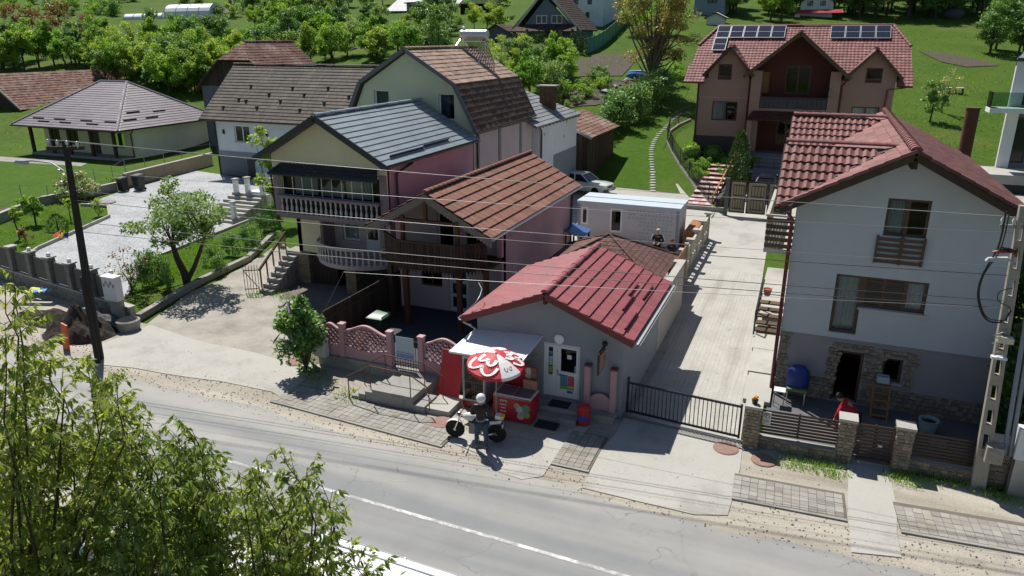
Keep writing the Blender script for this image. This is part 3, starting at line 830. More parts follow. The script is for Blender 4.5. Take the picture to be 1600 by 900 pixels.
 m = tag(MB().box(-6.75, -6.1, 19.5, 19.95, .292, .31).build('door_mat', mat('black_mat', (.03, .03, .034), .95, .2, 20, 60), None, loc=(-6.4, 19.7, .29)), 'black door mat lying on the top step of shop door', 'mat')
 m = tag(MB().box(-6.85, -6.15, 18.55, 19.0, .03, .045).build('door_mat', _ML['black_mat'], None, loc=(-6.5, 18.8, .03)), 'black door mat lying on the ground below the shop steps', 'mat')
shop()

# ------------------------------------------------------------------ terracotta-roofed house with wooden balcony
def terra_house():
 t = thing('house', 'small house with terracotta tiled gable roof and dark carved wooden balcony', 'house', (-13.3, 25, 0))
 xc, hw, ze, zr, y0, y1 = -13.33, 2.72, 4.15, 5.66, 24.0, 35.2
 xl, xr = -15.75, -10.95
 gable_y(t, R_TERRA, xc, hw, ze, zr, y0, y1, WOOD_D, tw=.12, th=.42, amp=.014, step=.05, kind='wave', base=.10, jit=.004)
 ridge_caps(t, R_TERRA, (xc, y0 - .03, zr + .02), (xc, y1, zr + .02), .12, .36)
 # walls
 zt = lambda x: ze - .1 + (zr - ze) * (1 - abs(x - xc) / hw)
 wall(t, 'side_wall', rightw(xr), [(25.8, 0), (35, 0), (35, zt(xr)), (25.8, zt(xr))], [], PINK_W)
 wall(t, 'side_wall', leftw(xl), [(25.8, 0), (35, 0), (35, zt(xl)), (25.8, zt(xl))], [], PINK_W)
 F = front(26.0)
 wall(t, 'front_wall', F, [(xl, .25), (xr, .25), (xr, zt(xr)), (xc, zr - .12), (xl, zt(xl))],
   [(-14.75, -13.75, 1.25, 2.35), (-13.42, -12.52, .27, 2.35), (-13.9, -13.15, 2.95, 4.6), (-12.6, -11.7, 3.1, 4.2)], PALEP_W)
 wall(t, 'rear_wall', back(35), [(xl, 0), (xr, 0), (xr, zt(xr)), (xc, zr - .12), (xl, zt(xl))], [], PINK_W)
 window(t, F, -14.75, -13.75, 1.25, 2.35, WOOD_M, 2)
 window(t, F, -13.9, -13.15, 2.95, 4.6, WIN_W, 1)
 window(t, F, -12.6, -11.7, 3.1, 4.2, WOOD_M, 2)
 d = MB(); d.fbox(F, -13.42, -12.52, .27, 2.35, -.12, -.05)
 dr = d.build('door', mat('white_door', (.55, .60, .66), .5, .04), t)
 for u in (-13.28, -12.88):
  for z in (.45, 1.05, 1.65):
   MB().fbox(F, u, u + .22, z, z + .45, -.049, -.044).build('pane', GLASS_DK, dr)
 # upper floor slab and balcony
 MB().box(xl, xr, 24.6, 26, 2.72, 2.9).build('balcony_floor', WOOD_D, t)
 MB().prism([(xl + .3, 24.6, 2.72), (-14.35, 23.7, 2.72), (-11.9, 23.7, 2.72), (xr - .3, 24.6, 2.72)], (0, 0, .18)).build('balcony_floor', WOOD_D, t)
 pts = [Vector((xl + .15, 24.65, 0)), Vector((-14.4, 23.65, 0)), Vector((-11.9, 23.65, 0)), Vector((xr - .1, 24.65, 0))]
 rail = MB()
 for a, b in zip(pts, pts[1:]):
  rail.beam(a + Vector((0, 0, 3.82)), b + Vector((0, 0, 3.82)), .1, .07)
 rail.build('handrail', WOOD_D, t)
 bw = .135
 meb = []
 for k in range(3):
  q = MB(); h0 = -.05 - .03 * k
  q.prism([(-bw / 2 + .008, 0, .12), (0, 0, h0), (bw / 2 - .008, 0, .12), (bw / 2 - .008, 0, .52), (bw / 2 - .04, 0, .56), (bw / 2 - .008, 0, .60), (bw / 2 - .008, 0, 1.12), (-bw / 2 + .008, 0, 1.12), (-bw / 2 + .008, 0, .60), (-bw / 2 + .04, 0, .56), (-bw / 2 + .008, 0, .52)], (0, .03, 0))
  meb.append(q.mesh('balcony_board', WOOD_D if k else WOOD_B))
 for a, b in zip(pts, pts[1:]):
  L = (b - a).length; n = int(L / bw); an = math.atan2((b - a).y, (b - a).x)
  for i in range(n):
   p = a + (b - a) * ((i + .5) / n)
   inst('balcony_board', random.choice(meb), t, p + Vector((0, 0, 2.68)), (0, 0, an))
 # posts and tie of the open gable
 for x in (-14.35, -12.0): MB().box(x - .07, x + .07, 23.95, 24.09, 2.9, 4.75 if x < -13 else 4.7).build('post', WOOD_M, t)
 MB().box(-14.6, -12.1, 23.94, 24.1, 4.5, 4.62).build('tie_beam', WOOD_M, t)
 MB().box(-13.39, -13.27, 23.95, 24.09, 4.62, 5.35).build('post', WOOD_M, t)
 for x, y in ((-15.35, 24.6), (-14.35, 24.1), (-12.0, 24.1), (-11.1, 24.6)): MB().box(x - .09, x + .09, y - .09, y + .09, .25, 2.72).build('post', WOOD_M if x > -15 else WOOD_D, t)
 # scalloped bargeboards
 for s in (-1, 1):
  a, b = Vector((xc + s * (hw + .02), y0 - .03, ze - .03)), Vector((xc, y0 - .03, zr - .03)); n = 22
  top = [a, b]; low = []
  for i in range(n, -1, -1):
   p = a.lerp(b, i / n); low.append(p + Vector((0, 0, -.27)));
   if i: low.append(a.lerp(b, (i - .5) / n) + Vector((0, 0, -.35)))
  MB().prism(top + low, (0, .04, 0)).build('bargeboard', WOOD_G, t)
 gutter(t, ZINC, (xc + hw + .06, y0, ze - .02), (xc + hw + .06, y1, ze - .02), .07)
 pipe(t, BRN_GUT, [(xr + .08, 34.5, 4.0), (xr + .08, 34.5, .3)], .045)
 MB().box(-16, -10.2, 20.6, 26, .0, .24).build('porch_floor', mat('porch_shade_paving', (.05, .055, .07), .8, .15, 3, 20), t)  # dark tile darkened further, the porch's shade put into its colour
WOOD_B = mat('brown_weathered_wood', (.13, .085, .055), .85, .3, 1.5, 30, .35, .008, rnd=.5, stretch=(6, 6, .5))
terra_house()

def baluster(h, r=.07):
 return [(r, 0), (r, h * .06), (r * .55, h * .10), (r * .95, h * .28), (r * .9, h * .36), (r * .45, h * .55), (r * .5, h * .60), (r * .4, h * .63), (r * .75, h * .78), (r * .6, h * .90), (r, h * .94), (r, h)]
# ------------------------------------------------------------------ grey-roofed house with two balconies
def grey_house():
 t = thing('house', 'two storey house with grey tiled roof and white balusters on two balconies', 'house', (-19.8, 27, 0))
 xc, hw, ze, zr, y0, y1 = -19.85, 3.42, 6.08, 8.0, 26.4, 35.7
 slope_kw = dict(tw=.2, th=.36, amp=.024, step=.035, kind='wave', base=.14)
 gable_y(t, R_GREY, xc, hw, ze, zr, y0, y1, ANTH, **slope_kw)
 ridge_caps(t, R_GREY, (xc, y0 - .02, zr + .03), (xc, y1, zr + .03), .12, 1.2, name='ridge_cap', individual=False)
 for s in (-1, 1): MB().beam((xc + s * (hw + .03), y0 - .03, ze - .08), (xc, y0 - .03, zr - .06), .05, .26).build('bargeboard', ANTH, t)
 V = Vector((-hw, 0, zr - ze)).normalized(); N = Vector((zr - ze, 0, hw)).normalized(); O = Vector((xc + hw, y0, ze))
 for y, ln, v in ((.9, 3.0, .42), (4.0, 2.6, .50)):
  a = O + Vector((0, y, 0)) + V * v + N * .03; b = a + Vector((0, ln, 0))
  MB().hexa([a, a + V * .03, b + V * .03, b, a + N * .12, a + N * .12 + V * .03, b + N * .12 + V * .03, b + N * .12]).build('snow_guard', ANTH, t)
 gutter(t, ANTH, (xc + hw + .06, y0, ze - .03), (xc + hw + .06, y1, ze - .03), .07)
 xl, xr = -22.75, -16.75
 zt = lambda x: ze - .14 + (zr - ze) * (1 - abs(x - xc) / hw)
 MAUVE = mat('mauve_render', (.27, .21, .225), .9, .07, .5, 30, .15, .004)
 VIOL = mat('violet_pink_render', (.50, .31, .36), .9, .08, .3, 30, .15, .004)
 wall(t, 'side_wall', rightw(xr), [(27.0, 0), (35.6, 0), (35.6, zt(xr)), (27.0, zt(xr))], [], VIOL)
 wall(t, 'side_wall', leftw(xl), [(27.0, 3.4), (35.6, 3.4), (35.6, zt(xl)), (27.0, zt(xl))], [], MAUVE)
 wall(t, 'side_wall', leftw(-22.15), [(27.5, 0), (35.5, 0), (35.5, 3.4), (27.5, 3.4)], [], CREAM_W)
 F = front(26.9)
 wall(t, 'front_wall', F, [(xl, 3.45), (xr, 3.45), (xr, zt(xr)), (xc, zr - .16), (xl, zt(xl))], [(-22.45, -17.1, 3.65, 5.55)], CREAM_W)
 MB().fbox(F, xl - .004, -22.452, 3.45, 5.6, .003, .03).fbox(F, -17.098, xr + .004, 3.45, 5.6, .003, .03).fbox(F, xl - .004, xr + .004, 3.4, 3.64, .004, .034).build('pilaster', MAUVE, t)
 # dark pent roof over the loggia
 slope(t, roofmat('dark_pent_tile', (.04, .045, .05), .6, .1), (-22.6, 26.3, 5.42), (1, 0, 0), (0, .6, .42), .73, [(0, 0, 5.75), (.73, .35, 5.4)], tw=.2, th=.24, amp=.015, step=.02, base=.06, soffit=ANTH, name='pent_roof')
 # loggia interior, glazing with curtains and mullions
 wall(t, 'loggia_wall', front(28.3), [(-22.5, 3.45), (-17.0, 3.45), (-17.0, 5.6), (-22.5, 5.6)], [(-21.8, -18.2, 3.9, 5.3)], MAUVE, .1)
 MB().box(-22.5, -17, 26.9, 35.5, 3.3, 3.449).build('floor_slab', MAUVE, t)
 Fg = front(27.15); w = MB()
 w.fbox(Fg, -22.45, -17.1, 5.38, 5.45, -.04, .0).fbox(Fg, -22.45, -17.1, 4.28, 4.34, -.04, .0)
 for i in range(11): w.fbox(Fg, -22.45 + i * .531, -22.42 + i * .531, 4.34, 5.38, -.03, -.005)
 wi = w.build('glazing', WIN_W, t)
 for i in range(10):
  a = -22.41 + i * .531
  MB().quad(Fg.p(a, 4.34, -.02), Fg.p(a + .49, 4.34, -.02), Fg.p(a + .49, 5.38, -.02), Fg.p(a, 5.38, -.02)).build('pane', glassmat(), wi)
 for (a, b, z0, z1) in ((-22.0, -20.7, 4.35, 5.3), (-19.2, -17.9, 4.35, 5.3), (-20.6, -19.3, 4.35, 4.9)):
  c = MB(); n = 26
  for i in range(n):
   u = a + (b - a) * i / n; u2 = a + (b - a) * (i + 1) / n; q = lambda k: -.3 + .04 * math.sin(k * 1.5)
   zz = z1 - (.15 * math.sin(i * .5) if z1 < 5 else 0)
   c.quad(Fg.p(u, z0, q(i)), Fg.p(u2, z0, q(i + 1)), Fg.p(u2, zz, q(i + 1)), Fg.p(u, zz, q(i)))
  c.build('curtain', CURT, t, fixn=False)
 # upper balustrade
 BALU = mat('white_cast_stone', (.52, .49, .44), .85, .12, 3, 30, .2, .003)
 me = MB().lathe(baluster(.68), 10).mesh('baluster', BALU)
 MB().box(-22.45, -17.1, 26.62, 26.86, 3.46, 3.6).build('balcony_plinth', MAUVE, t)
 MB().box(-22.5, -17.05, 26.62, 26.88, 4.28, 4.40).build('balustrade_rail', MAUVE, t)
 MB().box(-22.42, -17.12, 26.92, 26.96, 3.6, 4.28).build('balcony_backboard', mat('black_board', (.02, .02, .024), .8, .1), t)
 for i in range(20): inst('baluster', me, t, (-22.25 + i * .265, 26.74, 3.6))
 # lower storey
 F2 = front(27.5)
 wall(t, 'front_wall', F2, [(-22.15, 1.55), (-20.85, 1.55), (-20.85, 3.4), (-22.15, 3.4)], [], CREAM_W, .2)
 wall(t, 'return_wall', rightw(-20.85), [(27.72, 1.55), (28.8, 1.55), (28.8, 3.4), (27.72, 3.4)], [], MAUVE, .15)
 F3 = front(28.6)
 wall(t, 'recess_wall', F3, [(-20.98, 1.5), (-16.97, 1.5), (-16.97, 3.3), (-20.98, 3.3)], [(-20.4, -19.45, 2.0, 3.15), (-19.1, -18.35, 1.55, 3.15)], PALEP_W)
 window(t, F3, -20.4, -19.45, 2.0, 3.15, WIN_W, 1, SILL, CURT, fw=.09)
 dr = MB().fbox(F3, -19.1, -19.0, 1.55, 3.15, -.1, -.02).fbox(F3, -18.45, -18.35, 1.55, 3.15, -.1, -.02).fbox(F3, -19.0, -18.45, 1.55, 2.15, -.1, -.022).fbox(F3, -19.0, -18.45, 3.03, 3.15, -.1, -.022).build('door', WIN_W, t)
 MB().quad(F3.p(-19, 2.15, -.06), F3.p(-18.45, 2.15, -.06), F3.p(-18.45, 3.03, -.06), F3.p(-19, 3.03, -.06)).build('pane', glassmat(), dr)
 # curved balcony
 arc = []
 for i in range(25):
  s = i / 24; x = -21.0 + 4.1 * s; y = 27.55 - 1.25 * math.sin(math.pi * min(1, s * 1.0)) ** .6
  arc.append(Vector((x, y, 0)))
 MB().prism([p + Vector((0, 0, 1.33)) for p in arc] + [Vector((-16.9, 28.6, 1.33)), Vector((-21.0, 28.6, 1.33))], (0, 0, .2)).build('balcony_slab', PALEP_W, t)
 MB().tube([p + Vector((0, 0, 2.26)) for p in arc], .065, 8).build('balustrade_rail', BALU, t)
 me2 = MB().lathe(baluster(.67), 10).mesh('baluster', BALU)
 acc = 0; last = None
 for k in range(241):
  s = k / 240; x = -21.0 + 4.1 * s; y = 27.55 - 1.25 * math.sin(math.pi * s) ** .6 if 0 < s < 1 else 27.55
  p = Vector((x, y, 1.53))
  if last is None or (p - last).length > .245: inst('baluster', me2, t, p); last = p
 # undercroft: garage doors and stone-clad piers
 wall(t, 'basement_wall', front(28.4), [(-22.1, 0), (-16.95, 0), (-16.95, 1.5), (-22.1, 1.5)], [], mat('dark_render', (.08, .07, .065), .9, .1))
 TILE = mat('stone_cladding', (.30, .225, .15), .85, .15, 2, 20, .2, .004, rnd=.3)
 for (x0, x1, y) in ((-22.15, -21.55, 27.35), (-19.2, -18.65, 26.9)):
  pr = MB().box(x0 + .02, x1 - .02, y + .02, y + .43, 0, 1.53).build('pier', MORTAR, t)
  tl = MB()
  nz = 8
  for k in range(nz):
   z = k * .19 + .01
   for (a, b) in (((x0, (x0 + x1) / 2 - .005), ((x0 + x1) / 2 + .005, x1)) if k % 2 else ((x0, x0 + .2), (x0 + .21, x1))):
    q = MB(); q.box(a, b, y, y + .03, z, z + .18); q.build('stone_tile', TILE, pr)
   q = MB(); q.box(x1 - .03, x1, y + .035, y + .45, z, z + .18); q.build('stone_tile', TILE, pr)
 gd = MB().box(-21.5, -20.1, 27.6, 27.66, .02, 1.5)
 gate = gd.build('garage_door', mat('brown_garage_door', (.045, .03, .025), .6, .1), t)
 for k in range(9): MB().box(-21.48 + k * .155, -21.35 + k * .155, 27.575, 27.598, .05, 1.47).build('door_plank', _ML['brown_garage_door'], gate)
 pipe(t, ANTH, [(xr + .1, 29.0, 6.0), (xr + .1, 29.0, 5.85), (xr + .1, 27.6, 5.6), (xr + .1, 27.6, .1)], .055)
 # outside stair at the left with wooden rail
 for k in range(8):
  a = 25.3 + k * .30
  MB().box(-22.9, -22.18, a, a + (.34 if k < 7 else .8), 0, .19 * (k + 1)).build('stair_step', CONC_D, t)
 MB().beam((-22.95, 25.5, 1.05), (-22.95, 27.6, 2.4), .09, .09).build('handrail', WOOD_B, t)
 for k in range(5):
  y = 25.55 + k * .48; z0 = .19 * (int((y - 25.3) / .3) + 1)
  MB().box(-22.98, -22.92, y, y + .05, z0, 1.05 + (y - 25.5) * .64).build('rail_post', WOOD_O, t)
 return t
grey_house()
gt = thing('yard_gate', 'small rusty spiked iron gate standing open at the foot of stairs', 'gate', (-22.95, 25.4, 0))
for k in range(6): MB().tube([(-22.95 - k * .11, 25.4 - k * .06, .08), (-22.95 - k * .11, 25.4 - k * .06, 1.25), (-22.95 - k * .11, 25.4 - k * .06, 1.4)], [.014, .014, .002], 5).build('bar', RUSTY, gt)
MB().beam((-22.95, 25.4, .2), (-23.5, 25.1, .2), .03, .04).beam((-22.95, 25.4, 1.1), (-23.5, 25.1, 1.1), .03, .04).beam((-22.95, 25.4, .22), (-23.5, 25.1, 1.08), .02, .03).build('rail', RUSTY, gt)

# ------------------------------------------------------------------ mansard house
REFLC = mat('sky_reflection_blind', (.22, .26, .33), .9, .1, 3, 30, 0)  # blue-grey curtain colour stands in for the sky reflected in the panes
R_OLDB = roofmat('patchy_barn_tile', (.22, .115, .085), .85, .35, (.32, .24, .20), .4)
def mansard():
 t = thing('house', 'tall pale green mansard house with old clay tiled roof behind grey roof', 'house', (-20.74, 36, 0))
 xc = -20.74; y0, y1 = 35.75, 44.9; yw = 36.0
 zr, zk, ze = 10.6, 8.86, 6.45; kx, ex = 2.87, 4.13
 kw = dict(kind='flat', base=.12, jit=.008)
 for s in (-1, 1):
  V = Vector((-s * kx, 0, zr - zk)); L = V.length
  slope(t, R_OLD, (xc + s * kx, y0, zk), (0, 1, 0), V, L, [(0, 0, y1 - y0), (L, 0, y1 - y0)], tw=.24, th=.36, amp=.012, step=.03, soffit=WOOD_D, **kw)
  V = Vector((-s * (ex - kx), 0, zk - ze)); L = V.length
  slope(t, R_OLDD, (xc + s * ex, y0, ze), (0, 1, 0), V, L, [(0, 0, y1 - y0), (L, 0, y1 - y0)], tw=.24, th=.36, amp=.012, step=.03, soffit=WOOD_D, **kw)
  verge(t, mat('grey_board', (.13, .14, .15), .7, .1), [(xc + s * (ex + .04), y0 - .03, ze - .1), (xc + s * (kx + .04), y0 - .03, zk - .02), (xc, y0 - .03, zr - .02)], .06, .2)
 ridge_caps(t, R_OLD, (xc, y0, zr + .02), (xc, y1, zr + .02), .12, .38)
 poly = [(xc - ex + .25, 0), (xc + ex - .25, 0), (xc + ex - .25, ze), (xc + kx - .12, zk - .12), (xc, zr - .18), (xc - kx + .12, zk - .12), (xc - ex + .25, ze)]
 F = front(yw)
 W = [(-22.92, -21.98, 7.15, 8.45), (-18.92, -17.98, 6.98, 8.36)]
 wall(t, 'gable_wall', F, poly, W, PALEG_W)
 wall(t, 'rear_wall', back(44.7), poly, [], PALEG_W)
 window(t, F, *W[0], WIN_W, 1, SILL, REFLC, rec=.14); window(t, F, *W[1], WIN_W, 1, SILL, REFLC, rec=.14, cu=(0, .6))
 xr = xc + ex - .25
 wall(t, 'side_wall', rightw(xr), [(36.23, 0), (44.47, 0), (44.47, ze), (36.23, ze)], [], PALEP_W)
 wall(t, 'side_wall', leftw(xc - ex + .25), [(36.23, 0), (44.47, 0), (44.47, ze), (36.23, ze)], [], PALEG_W)
 GP_ = mat('grey_pilaster', (.22, .215, .22), .85, .08)
 for y in (36.3, 39.3, 42.6): MB().box(xr + .002, xr + .06, y, y + .3, 0, ze - .05).build('pilaster', GP_, t)
 gutter(t, BRN_GUT, (xc + ex + .05, y0, ze - .06), (xc + ex + .05, y1, ze - .06), .075)
 pipe(t, BRN_GUT, [(xc + ex + .05, 35.9, ze - .1), (xc + ex + .0, 36.1, ze - .35), (xr + .12, 36.2, ze - .6), (xr + .12, 36.2, 4.5)], .05)
 # solar boiler on the ridge
 b = thing('solar_boiler', 'cylindrical solar water heater on steel frame standing on the old tiled ridge', 'water heater', (xc, 43, 10.5))
 zt = 11.35
 MB().lathe([(.02, -.92), (.2, -.92), (.28, -.86), (.28, .86), (.2, .92), (.02, .92)], 14, (-19.95, 42.9, zt), axis='x').build('tank', paint('tank_silver', (.50, .53, .56), .3, .35), b)
 fm = MB()
 for x in (-20.75, -19.15):
  fm.beam((x, 42.75, 10.55 - max(0, x + 20.74) * .6), (x, 42.75, zt - .2), .05, .05).beam((x, 43.15, 10.55 - max(0, x + 20.74) * .6), (x, 43.15, zt - .2), .05, .05)
  fm.beam((x, 41.6, 10.5 - max(0, x + 20.74) * .6), (x, 42.75, zt - .2), .05, .05).beam((x, 41.6, 10.52 - max(0, x + 20.74) * .6), (x, 43.15, 10.52 - max(0, x + 20.74) * .6), .05, .05)
 fm.beam((-20.75, 42.72, 10.95), (-19.15, 42.72, 10.95), .05, .05).beam((-20.75, 41.6, 10.55), (-19.15, 41.6, 9.7), .04, .04)
 fm.build('frame', CHROME, b)
 for k in range(13): pipe(b, paint('collector_tube', (.03, .03, .06), .1), [(-20.65 + k * .12, 42.8, zt - .2), (-20.65 + k * .12, 44.2, 10.4 - k * .06)], .026, 'collector_tube')
 MB().lathe([(.09, 0), (.09, .16), (.04, .2)], 10, (-20.65, 42.9, zt + .27)).build('valve', paint('white_cap', (.7, .7, .7), .4), b)
 # white annex at the rear
 a = thing('annex', 'white annex with pale grey tiled roof and brown brick chimney', 'house', (-17, 48, 0))
 X = -16.35; ye, yb = 43.6, 53.0
 V = Vector((-3.2, 0, 1.75)); L = V.length
 slope(a, R_ANNEX, (X + .25, ye, 5.9), (0, 1, 0), V, L, [(0, 0, yb - ye), (L, 0, yb - ye - 3.2)], tw=.3, th=.38, amp=.014, step=.03, kind='flat', base=.1, soffit=WOOD_G)
 V = Vector((0, -3.2, 1.75))
 slope(a, R_ANNEX, (X + .25, yb, 5.9), (-1, 0, 0), V, L, [(0, 0, 6.4), (L, 3.19, 3.21)], tw=.3, th=.38, amp=.014, step=.03, kind='flat', base=.1, soffit=WOOD_G)
 V = Vector((3.2, 0, 1.75))
 slope(a, R_ANNEX, (X + .25 - 6.4, ye, 5.9), (0, 1, 0), V, L, [(0, 0, yb - ye), (L, 0, yb - ye - 3.2)], tw=.3, th=.38, amp=.014, step=.03, kind='flat', base=.1, soffit=WOOD_G)
 MB().box(X - 6, X, 44.92, yb - .3, 0, 5.86).build('wall', WHITE_W, a)
 MB().box(X + .002, X + .05, 47.6, yb - .35, 0, 3.6).build('plinth', mat('grey_plinth', (.22, .25, .27), .9, .15, 2), a)
 for k in range(12): MB().box(X - .1, X + .2, 44.95 + k * .7, 45.05 + k * .7, 5.72, 5.82).build('rafter_end', WOOD_G, a)
 pipe(a, BRN_GUT, [(X + .3, 44.2, 5.8), (X + .3, 44.3, 5.6), (X + .08, 44.95, 5.3), (X + .08, 44.95, 1)], .06)
 for (y, z) in ((45.6, 5.1), (50.2, 5.45), (49.7, 4.5)): MB().box(X + .002, X + .04, y, y + .22, z, z + .22).build('vent', SILL, a)
 BR = mat('brown_brick', (.14, .075, .045), .9, .3, 3, 16, .4, .01, rnd=.4)
 ch = MB().box(-17.95, -17.05, 49.15, 49.95, 5.9, 8.0).build('chimney', MORTAR, a)
 bm_ = {}
 for k in range(26):
  z = 5.95 + k * .079
  for (x0, x1, y0_, y1_) in ((-17.97, -17.52, 49.12, 49.15), (-17.51, -17.03, 49.12, 49.15), (-17.05, -17.02, 49.155, 49.55), (-17.05, -17.02, 49.56, 49.96)):
   MB().box(x0, x1, y0_, y1_, z, z + .068).build('brick', BR, ch)
 MB().box(-18.2, -16.8, 48.95, 50.15, 8.0, 8.08).build('chimney_cap', CONC_D, ch)
 # timber shed
 s = thing('shed', 'dark timber shed with brown tiled lean-to roof behind white annex', 'shed', (-16.5, 56, 1.2))
 V = Vector((-3.2, 0, 1.3)); L = V.length
 slope(s, R_OLDB, (-15.3, 53.2, 4.15), (0, 1, 0), V, L, [(0, 0, 8.2), (L, 0, 8.2)], tw=.26, th=.4, amp=.012, step=.03, kind='flat', base=.08, soffit=WOOD_D, jit=.01)
 MB().beam((-15.28, 53.17, 4.1), (-18.5, 53.17, 5.42), .05, .18).build('bargeboard', ZINC, s)
 MB().box(-18.2, -15.75, 53.45, 61.2, .8, 4.15).build('wall', mat('shed_dark', (.03, .026, .022), .9, .2), s)
 for k in range(26): MB().box(-15.745, -15.70, 53.5 + k * .297, 53.77 + k * .297, .9, 4.1 + random.uniform(-.1, 0)).build('wall_board', WOOD_D, s)
 for k in range(8): MB().box(-18.15 + k * .30, -17.88 + k * .30, 53.40, 53.445, .9, 4.3).build('wall_board', WOOD_D, s)
mansard()

# ------------------------------------------------------------------ white house with brown roof
def white_house():
 t = thing('house', 'white house with long dark brown tiled roof and outside white stair', 'house', (-41, 49, 0))
 y = 49.0; x0, x1 = -46.9, -32.5; yr = 53.0; zr, ze = 8.95, 4.75
 gable_x(t, R_BROWN, yr, 4.85, ze, zr, -47.8, -32, WOOD_D, tw=.26, th=.36, amp=.02, step=.035, kind='wave', base=.12)
 ridge_caps(t, R_BROWN, (-47.8, yr, zr + .03), (-32, yr, zr + .03), .12, .4, name='ridge_cap', individual=False)
 F = front(y)
 wall(t, 'front_wall', F, [(x0, 0), (x1, 0), (x1, ze + .1), (x0, ze + .1)], [(-45.0, -43.4, 2.9, 4.25)], BLUEW_W)
 window(t, F, -45.0, -43.4, 2.9, 4.25, WIN_W, 2, SILL, rec=.12)
 for u in (-46.1, -41.6): MB().fbox(F, u - .1, u + .1, 3.5, 3.85, .002, .08).build('wall_light', BLACKM, t)
 MB().fbox(F, x0 - .01, x1, 1.65, 2.05, .003, .1).build('string_course', mat('grey_band', (.24, .27, .29), .9, .08), t)
 MB().fbox(F, x0 - .01, -43.6, 0, 1.65, .003, .06).build('plinth', mat('grey_lower', (.16, .18, .20), .9, .08), t)
 MB().fbox(F, -43.9, -43.2, 0, 1.65, .062, .12).build('pier', ANTH, t)
 wall(t, 'side_wall', leftw(x0), [(49.23, 0), (57, 0), (57, ze + .3), (yr, zr - .2), (49.23, ze + .3)], [], BLUEW_W)
 MB().box(x0, x1, 57, 57.2, 0, ze).build('rear_wall', BLUEW_W, t)
 gutter(t, BRN_GUT, (-47.8, yr - 4.92, ze - .03), (-32, yr - 4.92, ze - .03), .08)
 pipe(t, BLACKM, [(x0 - .02, y - .1, ze), (x0 - .02, y - .1, 0)], .06)
 # stair up to the right
 for k in range(12):
  x = -41.8 + k * .32
  MB().box(x, x + .36 if k < 11 else x + 2.5, 47.0, 48.7, 0, .19 * (k + 1)).build('stair_step', WHITE_W if k % 1 == 0 else CONC, t)
 for k in range(14): inst('vent_tile', VT, t, (-46 + (k * 1.93) % 12, yr - 4.85 + 1.0 + (k * .61) % 2.4, ze + (1.0 + (k * .61) % 2.4) * (zr - ze) / 4.85 + .08))
VT = MB().box(-.1, .1, -.1, .1, -.03, .1).mesh('vent_tile', BRN_GUT)
white_house()
st = thing('garden_stair', 'white concrete garden stair with square posts left of the balcony house', 'stair', (-35.5, 40, 0))
for k in range(8):
 MB().box(-36.2 + k * .06, -33.4 + k * .06, 35.4 + k * .38, 35.4 + k * .38 + .42, 0, .17 * (k + 1)).build('step', CONC, st)
for (x, yy, zb, h) in ((-35.5, 38.2, .5, 1.7), (-34.6, 38.3, .5, 1.85), (-33.3, 38.2, .5, 1.7), (-32.6, 38.4, .6, 1.8), (-33.8, 35.9, 0, 1.25)):
 po = MB().box(x - .13, x + .13, yy - .13, yy + .13, zb, zb + h).build('post', WHITE_W, st)
 MB().box(x - .19, x + .19, yy - .19, yy + .19, zb + h, zb + h + .09).build('post_cap', CONC, po)
MB().box(-34.45, -33.45, 38.2, 39.4, .2, 1.5).build('parapet', WHITE_W, st)

